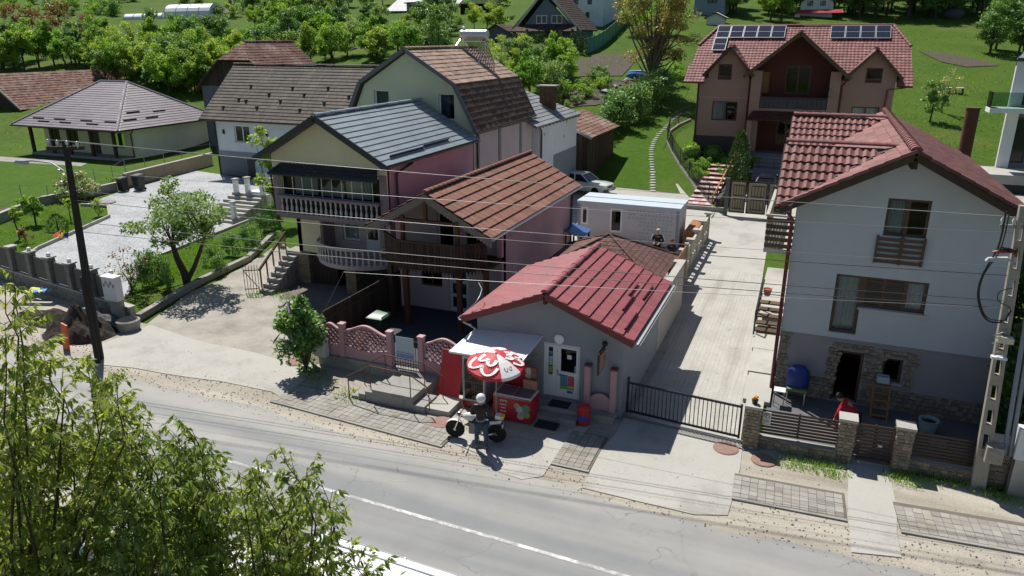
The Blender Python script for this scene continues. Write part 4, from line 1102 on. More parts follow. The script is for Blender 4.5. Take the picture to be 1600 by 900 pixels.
# ------------------------------------------------------------------ barns and the hip-roofed house on the left
def barns():
 y = 60.0; t = thing('barn', 'old dark timber barn with half hipped rusty red tiled roof', 'barn', (-54.2, y, 1.0))
 xc, hw, zr, ze, y1 = -54.2, 5.3, 10.75, 6.25, 69.5
 nx, nz = 2.0, 10.75 - 4.5 * 2.0 / 5.3; hipd = 1.9
 for s in (-1, 1):
  V = Vector((-s * hw, 0, zr - ze)); L = V.length; vk = L * (1 - nx / hw)
  if s == 1: lim = [(0, 0, y1 - y), (vk, 0, y1 - y), (L, hipd, y1 - y)]
  else: lim = [(0, 0, y1 - y), (vk, 0, y1 - y), (L, hipd, y1 - y)]
  slope(t, R_RUST, (xc + s * hw, y, ze), (0, 1, 0), V, L, lim, tw=.26, th=.38, amp=.015, step=.03, kind='flat', base=.1, soffit=WOOD_D, jit=.01)
 V = Vector((0, hipd, zr - nz)); L = V.length
 slope(t, R_RUST, (xc - nx, y, nz), (1, 0, 0), V, L, [(0, 0, 2 * nx), (L, nx - .01, nx + .01)], tw=.26, th=.38, amp=.015, step=.03, kind='flat', base=.1, soffit=WOOD_D, jit=.01)
 ridge_caps(t, R_RUST, (xc, y + hipd, zr + .02), (xc, y1, zr + .02), .13, .4, name='ridge_cap', individual=False)
 F = front(y + .5)
 g = MB(); g.prism([F.p(xc - hw + .5, ze + .3), F.p(xc + hw - .5, ze + .3), F.p(xc + nx, nz - .1), F.p(xc - nx, nz - .1)], (0, .15, 0)); g.build('gable_wall', WOOD_D, t)
 for k in range(36):
  u = xc - hw + .55 + k * .266; top = min(nz - .12, nz - .12 - (abs(u + .12 - xc) - nx) * (zr - ze) / hw if abs(u + .12 - xc) > nx else nz - .12)
  if top > ze + .4: MB().fbox(F, u, u + .24, ze + .25, top, .003, .035).build('gable_board', WOOD_D, t)
 MB().box(xc - hw + .4, xc + hw - .4, y + .5, y1 - .3, hgt(xc, y) - .3, ze + .28).build('wall', mat('barn_plinth', (.15, .16, .19), .9, .15), t)
 p = YP(33, 172, 66); t = thing('barn', 'old barn with patchy reddish brown tiled roof at the left edge', 'barn', (p.x - 5, 68, 0))
 xe, ze = p.x, p.z; hw = 6.0; zr = ze + 4.3; xr_ = xe - hw; y0, y1 = 66.0, 88
 V = Vector((-hw, 0, zr - ze)); L = V.length
 slope(t, R_OLDB, (xe, y0, ze), (0, 1, 0), V, L, [(0, 0, y1 - y0), (L, 0, y1 - y0)], tw=.4, th=.5, amp=.02, step=.04, kind='flat', base=.12, soffit=WOOD_D, jit=.015)
 V = Vector((hw, 0, zr - ze))
 slope(t, R_OLDD, (xr_ - hw, y0, ze), (0, 1, 0), V, L, [(0, 0, y1 - y0), (L, 0, y1 - y0)], tw=.4, th=.5, amp=.02, step=.04, kind='flat', base=.12, soffit=WOOD_D, jit=.015)
 verge(t, mat('grey_white_board', (.42, .43, .44), .7, .1), [(xe + .03, y0 - .04, ze - .03), (xr_, y0 - .04, zr - .03)], .06, .25)
 MB().prism([(xr_ - hw + .4, y0 + .4, 0), (xe - .4, y0 + .4, 0), (xe - .4, y0 + .4, ze + .2), (xr_, y0 + .4, zr - .2), (xr_ - hw + .4, y0 + .4, ze + .2)], (0, 20, 0)).build('wall', WOOD_D, t)
barns()
def hip_house():
 t = thing('house', 'low cream bungalow with mauve brown hipped roof and front porch', 'house', (-67, 57, 0))
 x0, x1, y0, y1, ze, zr = -74.4, -60.0, 50.3, 63.6, 2.95, 6.9
 yr = (y0 + y1) / 2; hd = (y1 - y0) / 2; kw = dict(tw=.22, th=.36, amp=.02, step=.03, kind='wave', base=.14, soffit=BRN_GUT)
 ry = math.hypot(hd, zr - ze); e = 5.4
 slope(t, R_MAUVE, (x0, y0, ze), (1, 0, 0), (0, hd, zr - ze), ry, [(0, 0, x1 - x0), (ry, e, x1 - x0 - e)], **kw)
 slope(t, R_MAUVE, (x0, y1, ze), (1, 0, 0), (0, -hd, zr - ze), ry, [(0, 0, x1 - x0), (ry, e, x1 - x0 - e)], **kw)
 rx = math.hypot(e, zr - ze)
 slope(t, R_MAUVE, (x1, y0, ze), (0, 1, 0), (-e, 0, zr - ze), rx, [(0, 0, y1 - y0), (rx, hd - .01, hd + .01)], **kw)
 slope(t, R_MAUVE, (x0, y0, ze), (0, 1, 0), (e, 0, zr - ze), rx, [(0, 0, y1 - y0), (rx, hd - .01, hd + .01)], **kw)
 CAPL = paint('pale_mauve_cap', (.30, .26, .28), .4)
 for a, b in (((x1, y0, ze), (x1 - e, yr, zr)), ((x0, y0, ze), (x0 + e, yr, zr)), ((x0 + e, yr, zr), (x1 - e, yr, zr)), ((x1, y1, ze), (x1 - e, yr, zr))):
  MB().tube([Vector(a) + Vector((0, 0, .05)), Vector(b) + Vector((0, 0, .05))], .1, 6).build('ridge_cap', CAPL, t)
 # snow guards
 sy = Vector((0, hd, zr - ze)).normalized(); sx = Vector((-e, 0, zr - ze)).normalized()
 for (x, v) in ((-72.4, 1.2), (-71.2, .75), (-69.4, 1.2), (-68.2, .75), (-65.8, 1.2), (-64.6, .75), (-62.6, 1.2)):
  p = Vector((x, y0, ze)) + sy * v + Vector((0, 0, .05)); MB().beam(p, p + Vector((1.5, 0, 0)), .1, .14).build('snow_guard', BRN_GUT, t)
 for (y, v) in ((52.0, 1.2), (53.2, 2.2), (54.6, 1.2), (56.2, 2.0)):
  p = Vector((x1, y, ze)) + sx * v + Vector((0, 0, .05)); MB().beam(p, p + Vector((0, 1.5, 0)), .1, .14).build('snow_guard', BRN_GUT, t)
 F = front(52.6); xl, xr = -73.0, -61.0
 H = [(-72.2, -70.8, 1.0, 2.4), (-69.6, -68.2, 1.0, 2.4), (-66.6, -65.3, .25, 2.5), (-63.6, -62.0, 1.0, 2.4)]
 wall(t, 'front_wall', F, [(xl, 0), (xr, 0), (xr, 2.85), (xl, 2.85)], H, CREAM_W)
 for h in (H[0], H[1], H[3]): window(t, F, *h, WIN_DK, 2, SILL)
 dr = MB().fbox(F, -66.6, -65.3, .25, 2.5, -.12, -.05).build('door', WIN_DK, t)
 wall(t, 'side_wall', rightw(xr), [(52.83, 0), (62.6, 0), (62.6, 2.85), (52.83, 2.85)], [], mat('sky_lit_cream_render', (.80, .78, .66), .9, .05))  # whiter cream on this side, lightened to stand in for sky and bounce light
 wall(t, 'side_wall', leftw(xl), [(52.83, 0), (62.6, 0), (62.6, 2.85), (52.83, 2.85)], [], CREAM_W)
 wall(t, 'rear_wall', back(62.8), [(xl, 0), (xr, 0), (xr, 2.85), (xl, 2.85)], [], CREAM_W)
 MB().box(xl, -61, 50.9, 52.59, 0, .25).build('porch_floor', CONC_D, t)
 for x in (-72.9, -70.0, -67.6, -64.6, -61.6): MB().box(x - .13, x + .13, 51.0, 51.26, .25, 2.85).build('porch_post', WOOD_D, t)
 MB().box(-73.05, -61.45, 51.0, 51.26, 2.66, 2.9).build('porch_beam', WOOD_D, t)
 gutter(t, BRN_GUT, (x0, y0 - .07, ze - .03), (x1, y0 - .07, ze - .03), .09)
 gutter(t, BRN_GUT, (x1 + .07, y0, ze - .03), (x1 + .07, y1, ze - .03), .09)
 pipe(t, BRN_GUT, [(x1, 52.0, ze - .1), (-60.5, 52.4, 2.6), (-60.9, 52.5, 2.4), (-60.9, 52.5, .1)], .06)
hip_house()
# ------------------------------------------------------------------ large brown-pink house with solar panels
def solar_house():
 t = thing('house', 'large brown pink house with red tiled roof carrying solar panels', 'house', (-2.2, 63, 2.4))
 y = 62.4; x0, x1 = -9.3, 4.95; zb = 1.0; ze, zr = 8.2, 12.05; yf = 62.45; yr = 68.6
 ex0, ex1 = -10.35, 6.05
 V = Vector((0, yr - yf, zr - ze)); L = V.length; vk = L * .60; hip = 1.25
 kw = dict(tw=.27, th=.36, amp=.03, step=.035, kind='wave', base=.12, soffit=WOOD_D)
 v1 = 1.44; Vu = V.normalized(); Wd = ex1 - ex0
 slope(t, R_ROSE, Vector((ex0, yf, ze)) + Vu * v1, (1, 0, 0), V, L - v1, [(0, .35 * v1 / vk, Wd - .15 * v1 / vk), (vk - v1, .35, Wd - .15), (L - v1, .35 + hip, Wd - .15 - hip)], **kw)
 for (a, b) in ((0, -5.2 - ex0), (1.3 - ex0, Wd)): slope(t, R_ROSE, (ex0, yf, ze), (1, 0, 0), V, v1, [(0, a, b), (v1, a, b)], **kw)
 for (a, b) in ((0, -8.75 - ex0), (5.0 - ex0, Wd)): slope(t, R_ROSE, Vector((ex0, yf, ze)) - Vu * .72, (1, 0, 0), V, .72, [(0, a, b), (.72, a, b)], **kw)
 slope(t, R_ROSE, (ex0, 2 * yr - yf, ze), (1, 0, 0), (0, yf - yr, zr - ze), L, [(0, 0, ex1 - ex0), (vk, .35, ex1 - ex0 - .15), (L, .35 + hip, ex1 - ex0 - .15 - hip)], **kw)
 zk = ze + (zr - ze) * .6; yk = yf + (yr - yf) * .6; hd = yr - yk
 for (xo, d) in ((ex0 + .35, 1), (ex1 - .15, -1)):
  Vh = Vector((d * hip, 0, zr - zk))
  slope(t, R_ROSE, (xo, yk, zk), (0, 1, 0), Vh, Vh.length, [(0, 0, 2 * hd), (Vh.length, hd - .01, hd + .01)], **kw)
 for a, b in (((ex0 + .35 + hip, yr, zr), (ex1 - .15 - hip, yr, zr)), ((ex1 - .15, yk, zk), (ex1 - .15 - hip, yr, zr)), ((ex0 + .35, yk, zk), (ex0 + .35 + hip, yr, zr))):
  ridge_caps(t, R_ROSE, Vector(a) + Vector((0, 0, .04)), Vector(b) + Vector((0, 0, .04)), .13, .4)
 # solar panels, each one
 Vn = V.normalized(); N = Vector((0, -(zr - ze), yr - yf)).normalized()
 PVM = paint('panel_cell', (.012, .016, .028), .12, 0, .5); ALU = paint('panel_frame', (.62, .63, .65), .35, .6)
 def panel(x, v, w=1.06, h=1.78):
  o = Vector((x, yf, ze)) + Vn * v + N * .16; U = Vector((1, 0, 0))
  def bx(mb, u0, u1, v0, v1, n0, n1):
   q = lambda u, vv, n: o + U * u + Vn * vv + N * n
   mb.hexa([q(u0, v0, n0), q(u1, v0, n0), q(u1, v1, n0), q(u0, v1, n0), q(u0, v0, n1), q(u1, v0, n1), q(u1, v1, n1), q(u0, v1, n1)])
  a = MB(); f = .035
  bx(a, 0, w, 0, f, 0, .04); bx(a, 0, w, h - f, h, 0, .04); bx(a, 0, f, f, h - f, 0, .039); bx(a, w - f, w, f, h - f, 0, .039); bx(a, f, w - f, h / 2 - .012, h / 2 + .012, .0, .036)
  p = a.build('solar_panel', ALU, t)
  for half in (0, 1):
   c = MB(); v0 = f + .004 + half * (h / 2);
   for k in range(6): bx(c, f + .004 + k * (w - 2 * f) / 6, f + (k + 1) * (w - 2 * f) / 6 - .006, v0, v0 + h / 2 - f - .02, .01, .032)
   c.build('cell_string', PVM, p)
 pt = L - .18 - 1.78
 for k in range(5): panel(ex0 + 1.55 + k * 1.1, pt)
 panel(ex0 + 1.55 - .02, pt - 1.84)
 for k in range(4): panel(ex1 - 1.65 - 4.4 + .1 + k * 1.1, pt - .06)
 # walls
 H = [(-7.78, -6.72, 8.0, 9.2), (-8.02, -6.05, 4.85, 6.35)]
 F = front(y)
 W2 = [(2.88, 4.0, 7.98, 9.06), (2.25, 4.15, 4.9, 6.25)]
 PL = [(x0, zb), (-5.15, zb), (-5.15, 8.1), (-5.62, 8.75), (-6.92, 10.15), (-8.3, 8.75), (-8.75, 8.1), (x0, 8.1)]
 wall(t, 'front_wall', F, [(x0, zb), (-5.15, zb), (-5.15, 8.1), (x0, 8.1)], [(H[1])] + [(-7.78, -6.72, 8.0, 8.2)], BROWN_W)
 wall(t, 'front_wall', F, [(1.25, zb), (x1, zb), (x1, 8.1), (1.25, 8.1)], [W2[1]] + [(2.88, 4.0, 7.98, 8.2)], BROWN_W)
 for (xc, hw_, zp, w) in ((-6.95, 1.55, 10.35, H[0]), (3.42, 1.55, 10.2, W2[0])):
  wall(t, 'dormer_wall', F, [(xc - hw_, 8.101), (xc + hw_, 8.101), (xc + hw_, 8.6), (xc, zp - .05), (xc - hw_, 8.6)], [(w[0], w[1], 8.0, w[3])], BROWN_W)
  window(t, F, *w, WIN_B, 1, fw=.09)
  gable_y(t, R_ROSE, xc, hw_ + .35, 8.3, zp + .15, y - .5, y + 3.2, WOOD_D, tw=.27, th=.36, amp=.03, step=.03, kind='wave', base=.1)
  verge(t, WOOD_B, [(xc - hw_ - .38, y - .53, 8.28), (xc, y - .53, zp + .1), (xc + hw_ + .38, y - .53, 8.28)], .05, .22)
  ridge_caps(t, R_ROSE, (xc, y - .5, zp + .18), (xc, y + 2.4, zp + .18), .12, .4)
 window(t, F, *H[1], WIN_B, 2, None, CURT, fw=.09, cu=(0, .55)); window(t, F, *W2[1], WIN_B, 2, None, CURT, fw=.09)
 for (fx, fn) in ((x0, leftw), (x1, rightw)):
  wall(t, 'side_wall', fn(fx), [(62.63, zb), (74.2, zb), (74.2, ze), (yk + 3.0, zk + .6), (yk - .2, zk - .2), (62.63, ze)], [], BROWN_W)
 MB().box(x0, x1, 74.2, 74.4, zb, ze).build('rear_wall', BROWN_W, t)
 # central projecting gable with loggia
 yc = 61.9; Fc = front(yc); xa, xb = -5.15, 1.25
 xc = -1.92; zp = 11.5
 wall(t, 'loggia_back', front(63.4), [(xa, 2.3), (xb, 2.3), (xb, 8.7), (xc, zp - .2), (xa, 8.7)], [(-2.75, -.9, 7.0, 9.1), (-4.6, -3.9, 7.0, 8.6), (-3.0, -1.6, 3.0, 5.2)], DKRED_W, .15)
 window(t, front(63.4), -2.75, -.9, 7.0, 9.1, WIN_B, 2, fw=.09)
 window(t, front(63.4), -3.0, -1.6, 3.0, 5.2, WIN_B, 2, fw=.1)
 MB().quad((-4.6, 63.5, 7.0), (-3.9, 63.5, 7.0), (-3.9, 63.5, 8.6), (-4.6, 63.5, 8.6)).build('door', mat('wood_door_yellow', (.30, .16, .06), .6, .1), t)
 for (a, b) in ((xa, xa + .75), (xb - .75, xb)):
  MB().box(a, b, yc, 63.0, 2.2, 8.75).build('pier', BROWN_W, t)
 MB().box(xa + .75, xb - .75, yc + .05, 63.2, 5.75, 5.95).build('balcony_floor', BROWN_W, t)
 r = MB(); r.fbox(Fc, xa + .75, xb - .75, 6.75, 6.83, -.08, .0)
 r.build('balcony_rail', ANTH, t)
 for k in range(14):
  a = xa + .78 + k * (xb - xa - 1.56) / 14
  MB().fbox(Fc, a, a + .32, 5.98, 6.72, -.06, -.03).build('balcony_panel', mat('dark_glazed_panel', (.05, .05, .06), .35, .1), t)
 gable_y(t, R_ROSE, xc, 3.75, 8.35, zp + .05, yc - .55, yc + 4.2, WOOD_D, tw=.27, th=.36, amp=.03, step=.035, kind='wave', base=.12)
 verge(t, WOOD_B, [(xc - 3.8, yc - .58, 8.27), (xc, yc - .58, zp), (xc + 3.8, yc - .58, 8.27)], .05, .26)
 ridge_caps(t, R_ROSE, (xc, yc - .55, zp + .08), (xc, yc + 4, zp + .08), .13, .4)
 slope(t, roofmat('dark_red_canopy', (.10, .03, .025), .7, .2), (xa - .1, yc - .95, 5.15), (1, 0, 0), (0, .95, .6), 1.12, [(0, 0, xb - xa + .2), (1.12, .5, xb - xa - .3)], tw=.27, th=.28, amp=.02, step=.03, base=.08, soffit=WOOD_D, name='canopy')
 MB().box(xa + .02, xa + .4, yc - .75, yc - .4, 2.2, 5.1).build('porch_pillar', BROWN_W, t)
 MB().box(xb - .4, xb - .02, yc - .75, yc - .4, 2.2, 5.1).build('porch_pillar', BROWN_W, t)
 MB().box(xa, xb, yc - .8, 63.0, 1.6, 2.6).build('porch_floor', mat('porch_tile', (.12, .12, .14), .7, .1), t)
 d = MB().lathe([(.01, -.03), (.2, -.02), (.36, .05), (.37, .06), (.2, .0), (.01, -.01)], 16, (.55, yc - .1, 7.2), axis='x').build('satellite_dish', paint('dish_grey', (.45, .48, .52), .4), t)
 gutter(t, RED_GUT, (ex0, yf - .68, ze - .4), (-8.8, yf - .68, ze - .4), .08); gutter(t, RED_GUT, (5.0, yf - .68, ze - .4), (ex1, yf - .68, ze - .4), .08)
 pipe(t, RED_GUT, [(-5.3, 62.4, 8.2), (-5.3, 62.3, 7.9), (-5.3, 62.3, 2.3)], .06); pipe(t, RED_GUT, [(1.65, 61.5, 8.2), (1.35, 62.3, 7.7), (1.4, 62.3, 7.4), (1.4, 62.3, 2.0)], .06)
 pipe(t, RED_GUT, [(5.8, yf, 8.1), (5.6, 62.3, 7.7), (4.5, 62.3, 7.5), (4.4, 62.3, 2)], .06); pipe(t, BLACKM, [(x0 + .1, 62.3, 8.0), (x0 + .1, 62.3, 2.0)], .06)
 MB().box(x0 - .02, -5.6, 62.34, 62.395, 1.0, 3.6).build('garage_panel', mat('dark_basement', (.05, .045, .045), .8, .15), t)
 MB().fbox(F, x0, -5.2, 6.62, 6.66, .002, .012).build('string_line', mat('pale_line', (.42, .33, .28), .8), t)
 # stair to the porch
 for k in range(7): MB().box(-4.2, -1.2, 58.9 + k * .32, 58.9 + k * .32 + (.34 if k < 6 else .6), .8, 1.2 + .2 * k).build('stair_step', mat('grey_step', (.20, .20, .22), .8, .1), t)
solar_house()
# terrace, retaining walls, ramp of pink steps in front of it
tw = thing('retaining_wall', 'retaining wall with pale coping around the sunken forecourt of panel house', 'wall', (-2, 58, 0))
MB().box(-5.6, 1, 60.3, 60.55, 0, 1.25).build('wall', mat('dark_stone_wall', (.07, .065, .06), .9, .3, 3), tw)
MB().box(-5.6, 1, 59.6, 61.6, 1.25, 1.4).build('coping', mat('pink_coping', (.48, .37, .34), .85, .1), tw)
MB().box(-5.6, 1, 60.6, 60.8, 1.4, 2.0).build('parapet', mat('tan_parapet', (.26, .19, .12), .85, .15), tw)
MB().box(-5.7, -5.45, 50.5, 60.3, 0, .9).build('wall', _ML['dark_stone_wall'], tw)
MB().box(.3, .55, 50, 60.3, 0, 1.7).build('wall', _ML['dark_stone_wall'], tw)
MB().box(.2, .65, 50, 60.3, 1.7, 1.8).build('coping', _ML['pink_coping'], tw)
tr = thing('terrace_railing', 'thin dark metal railing on terrace edge before panel house', 'railing', (-2, 59.8, 1.4))
mb = MB()
for z in (1.75, 2.05, 2.35): mb.beam((-4.9, 59.75, z), (.9, 59.75, z), .03, .03)
mb.build('rail', BLACKM, tr)
for k in range(6): MB().box(-4.9 + k * 1.1, -4.86 + k * 1.1, 59.73, 59.77, 1.4, 2.4).build('post', BLACKM, tr)
gs = thing('garden_steps', 'flight of broad pink and white tiled garden steps beside metal fence', 'steps', (-7, 52, 0))
PINKT = mat('pink_step_tile', (.44, .27, .25), .8, .15, 2); PALET = mat('pale_step_tile', (.52, .47, .44), .8, .1, 2)
for k in range(10):
 yy = 50.9 + k * .85; xx = -6.95 + k * .07 - .07 * k * .2; zz = max(.10 + .19 * k, hgt(xx, yy + .4) + .1, hgt(xx - .8, yy + .9) + .05)
 q = MB().box(xx - .85, xx + .85, yy, yy + .9, -.2, zz).build('step', mat('step_riser', (.13, .05, .05), .85, .1), gs)
 MB().box(xx - .87, xx + .87, yy - .02, yy + .16, zz + .002, zz + .022).build('nosing', PINKT, q)
 for j in range(4): MB().box(xx - .86 + j * .43, xx - .45 + j * .43, yy + .17, yy + .85, zz + .002, zz + .02).build('tile', PALET if (j + k) % 2 else PINKT, q)
hr = thing('handrail', 'orange brown wooden handrail climbing beside pink garden steps', 'handrail', (-5.9, 51, 0))
MB().beam((-6.0, 50.9, .9), (-5.5, 59.4, 2.9), .08, .1).build('rail', WOOD_O, hr)
for k in range(6): MB().box(-6.03 + k * .09, -5.97 + k * .09, 51.2 + k * 1.55, 51.26 + k * 1.55, .1 + k * .33, .95 + k * .37).build('post', WOOD_O, hr)

# ------------------------------------------------------------------ tall white house on the right
def right_house():
 t = thing('house', 'tall white house with red tiled roof, brown windows and stone trimmed ground floor', 'house', (2.7, 23.8, 0))
 y = 23.8; x0, x1 = -.28, 5.75; xc = 2.62; y0, y1 = 23.0, 36.0; ze, zr = 6.42, 8.18; hw = 3.36
 F = front(y); D0 = mat('blue_grey_white_render', (.50, .525, .55), .9, .05, .4, 30, .15, .004, stain=(.42, .43, .44), stain_at=(.6, .9))
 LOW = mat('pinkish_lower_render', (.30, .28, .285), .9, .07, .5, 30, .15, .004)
 zt = lambda x: ze - .2 + (zr - ze) * (1 - abs(x - xc) / hw)
 W1 = (2.2, 3.34, 5.62, 6.75); W2 = (1.9, 3.66, 3.3, 4.3); WD = (1.12, 1.9, 2.38, 4.3)
 wall(t, 'front_wall', F, [(x0, 2.2), (x1, 2.2), (x1, zt(x1)), (xc, zr - .22), (x0, zt(x0))], [W1, W2, WD], D0)
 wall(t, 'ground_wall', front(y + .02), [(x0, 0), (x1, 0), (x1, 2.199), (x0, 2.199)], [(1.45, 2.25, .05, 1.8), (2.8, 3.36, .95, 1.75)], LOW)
 wall(t, 'side_wall', leftw(x0), [(24.03, 0), (35.7, 0), (35.7, 6.3), (24.03, 6.3)], [(28.2, 29.0, 3.85, 5.8)], D0)
 wall(t, 'side_wall', rightw(x1), [(24.03, 0), (35.7, 0), (35.7, 6.3), (24.03, 6.3)], [], D0)
 MB().box(x0, x1, 35.5, 35.7, 0, 6.3).build('rear_wall', D0, t)
 for z in (.03, 2.3, 5.2): MB().box(x0 + .23, x1 - .23, 24.05, 35.45, z - .02, z + .08).build('floor', WOOD_D, t)
 MB().box(x0 + .23, x1 - .23, 27.5, 27.6, .12, 6.2).build('inner_wall', MORTAR, t)
 MB().fbox(F, x0 - .02, x1, 2.16, 2.2, .002, .012).build('string_line', LOW, t)
 window(t, F, *W1, WIN_B, 2, None, CURT, fw=.08, cu=(.0, .5)); window(t, F, *W2, WIN_B, 3, SILL, CURT, fw=.09, cu=(.66, 1)); window(t, F, *WD, WIN_B, 1, None, CURT, fw=.09)
 window(t, front(y + .02), 2.8, 3.36, .95, 1.75, WIN_B, 1, SILL, fw=.08)
 d = MB(); Fd = front(y + .02)
 d.fbox(Fd, 1.45, 1.53, .05, 1.8, -.15, -.03).fbox(Fd, 2.17, 2.25, .05, 1.8, -.15, -.03).fbox(Fd, 1.53, 2.17, 1.72, 1.8, -.15, -.032)
 d.build('door_frame', WIN_B, t)
 # french balcony rail of slats
 rl = MB(); a, b = 2.05, 3.36
 rl.fbox(F, a, a + .06, 4.78, 5.63, .03, .09).fbox(F, b - .06, b, 4.78, 5.63, .03, .09).fbox(F, 2.7, 2.78, 4.78, 5.63, .031, .088)
 br = rl.build('window_railing', WIN_B, t)
 for k in range(5): MB().fbox(F, a + .062, b - .062, 4.8 + k * .17, 4.89 + k * .17, .04, .075).build('slat', WIN_B, br)
 # stone trim: quoins and jambs, one stone at a time
 def stones(u0, u1, z0, z1, n):
  z = z0
  while z < z1:
   h = random.uniform(.09, .16); u, ue = u0 + random.uniform(-.07, .04), u1 + random.uniform(-.04, .09)
   while u < ue:
    w = random.uniform(.10, .21); j = lambda k=.014: random.uniform(-k, k); g = .007; q = random.uniform(.015, .035)
    pts = [F.p(uu + j(), zz + j(), -.018) for uu, zz in ((u + g + q, z + g), (u + w - g - q, z + g), (u + w - g, z + g + q), (u + w - g, z + h - g - q), (u + w - g - q, z + h - g), (u + g + q, z + h - g), (u + g, z + h - g - q), (u + g, z + g + q))]
    MB().prism(pts, F.N * random.uniform(.03, .06)).build('stone', STONE_V, t); u += w
   z += h
 stones(x0 + .05, x0 + .2, .1, 2.1, 18); stones(1.25, 1.42, .1, 1.9, 14); stones(2.3, 2.48, .1, 1.9, 14); stones(1.3, 2.4, 1.86, 2.0, 9)
 stones(2.6, 2.75, .8, 1.9, 9); stones(3.42, 3.6, .8, 1.9, 9); stones(2.7, 3.5, 1.82, 1.95, 7); stones(.25, 1.2, .05, .7, 24); stones(2.5, 5.5, .05, .7, 60)
 # main roof
 kw = dict(tw=.22, th=.34, amp=.04, step=.045, kind='wave', base=.14, soffit=WOOD_D)
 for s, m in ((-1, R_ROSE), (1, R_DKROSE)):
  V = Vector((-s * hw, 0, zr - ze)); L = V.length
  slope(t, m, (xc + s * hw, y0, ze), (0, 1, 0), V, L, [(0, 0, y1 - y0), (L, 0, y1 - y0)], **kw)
 ridge_caps(t, R_ROSE, (xc, y0 - .03, zr + .05), (xc, y1, zr + .05), .14, .36)
 verge(t, WOOD_D, [(xc - hw, y0 - .02, ze - .12), (xc, y0 - .02, zr - .1)], .05, .2); verge(t, WOOD_D, [(xc + hw, y0 - .02, ze - .12), (xc, y0 - .02, zr - .1)], .05, .2)
 for s in (-1, 1):
  a, b = Vector((xc + s * hw, y0 - .01, ze + .06)), Vector((xc, y0 - .01, zr + .06))
  for k in range(9):
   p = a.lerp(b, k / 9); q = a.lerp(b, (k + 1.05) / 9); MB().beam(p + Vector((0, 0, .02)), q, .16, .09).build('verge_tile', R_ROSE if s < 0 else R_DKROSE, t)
 MB().beam((xc, 22.98, 7.86), (xc, 23.85, 7.86), .16, .24).build('ridge_beam_end', WOOD_D, t)
 # the two little cross gables facing the drive: their front slopes are laid tile by tile
 tl = MB(); n = 5; tw, th = .225, .38
 for (v, hh) in ((0, .05), (th * 1.08, .0)):
  for i in range(n + 1):
   s = i / n; tl.v.append(((s - .5) * tw * 1.06, v, hh + .05 * math.sin(math.pi * min(1, s * 1.35)) * (1 if s < .75 else .5)))
 for i in range(n): tl.f.append([i, i + 1, n + 2 + i, n + 1 + i]); tl.m.append(0); tl.a.append(.5)
 o = len(tl.v)
 for i in range(n + 1): q = tl.v[i]; tl.v.append((q[0], q[1], q[2] - .06))
 for i in range(n): tl.f.append([o + i, o + i + 1, i + 1, i]); tl.m.append(0); tl.a.append(.3)
 TM = R_TILE
 mes = [tl.mesh('roof_tile', TM, fixn=False) for _ in range(1)]
 count = 0
 for (yr_, zr_, hw_, xa) in ((25.25, 7.98, 2.3, -.85), (33.0, 8.12, 2.6, -.95)):
  zb = 6.42;
  for s in (-1, 1):
   V = Vector((0, -s * hw_, zr_ - zb)); L = V.length;
   def xend(v): return xc - hw * (zr - (zb + (zr_ - zb) * v / L)) / (zr - ze) + .12
   lim = [(0, 0, max(.1, xend(0) - xa)), (L, 0, xend(L) - xa)]
   sl = slope(t, R_ROSE, (xa, yr_ + s * hw_, zb), (1, 0, 0), V, L, lim, tw=.22, th=.36, amp=.005, step=.004, base=.1, soffit=WOOD_D)
   if s == -1:
    Vn = V.normalized(); N = Vector((0, V.z, -V.y)); N = (N if N.z > 0 else -N).normalized(); rx = math.atan2(Vn.z, Vn.y)
    nr = int(L / th)
    for r in range(nr):
     for c in range(int((xend((r + .6) * th) - xa) / tw)):
      if count >= 296: break
      p = Vector((xa + (c + .5) * tw, yr_ - hw_, zb)) + Vn * (r * th) + N * .035
      inst('roof_tile', mes[0], sl, p, (rx + random.uniform(-.02, .02), 0, random.uniform(-.02, .02))); count += 1
  ridge_caps(t, R_ROSE, (xa, yr_, zr_ + .06), (xend(L), yr_, zr_ + .06), .13, .36)
  if yr_ < 30:
   MB().beam((xend(L), yr_ + .1 - .15, zr_ + .02), (xend(0) + .1, yr_ - hw_ - .02, zb + .07), .14, .05).build('valley_mortar', CONC, t)
   MB().beam((xend(L) - .25, yr_ - .1, zr_ + .0), (xend(0) - .1, yr_ - hw_ + .05, zb + .07), .12, .06).build('valley_gutter', BLACKM, t)
  MB().prism([(xa + .25, yr_ - hw_ + .3, 6.2), (xa + .25, yr_ + hw_ - .3, 6.2), (xa + .25, yr_, zr_ - .2)], (.2, 0, 0)).build('gable_wall', D0, t)
  verge(t, WOOD_D, [(xa - .02, yr_ - hw_, zb - .08), (xa - .02, yr_, zr_ - .08), (xa - .02, yr_ + hw_, zb - .08)], .05, .2)
 pipe(t, RED_GUT, [(-.62, 23.5, 6.3), (-.36, 23.7, 5.9), (-.36, 23.75, .1)], .06)
 # side balcony and steps of slatted boards
 b = MB().box(-1.3, x0 - .003, 28.0, 33.0, 3.62, 3.78).build('balcony_slab', CONC, t)
 for k in range(5): MB().box(-1.29, x0 - .02, 28.0, 28.03, 3.82 + k * .24, 3.97 + k * .24).build('railing_slat', WOOD_B, t)
 for k in range(5): MB().box(-1.3, -1.27, 28.04, 33, 3.82 + k * .24, 3.97 + k * .24).build('railing_slat', WOOD_B, t)
 MB().box(-1.34, -1.22, 27.97, 33.0, 4.99, 5.06).build('railing_cap', CONC, t); MB().box(-1.2, x0, 27.97, 28.08, 4.99, 5.06).build('railing_cap', CONC, t)
 for k in range(6): MB().box(-1.3, x0 - .003, 33.4 + k * .36, 33.4 + k * .36 + .32, 3.6 - k * .3 - .06, 3.6 - k * .3).build('stair_tread', WOOD_B, t)
R_TILE = roofmat('single_rose_tile', (.265, .112, .105), .7, .1, (.33, .20, .185), 1.2, pat=(.55, .8))
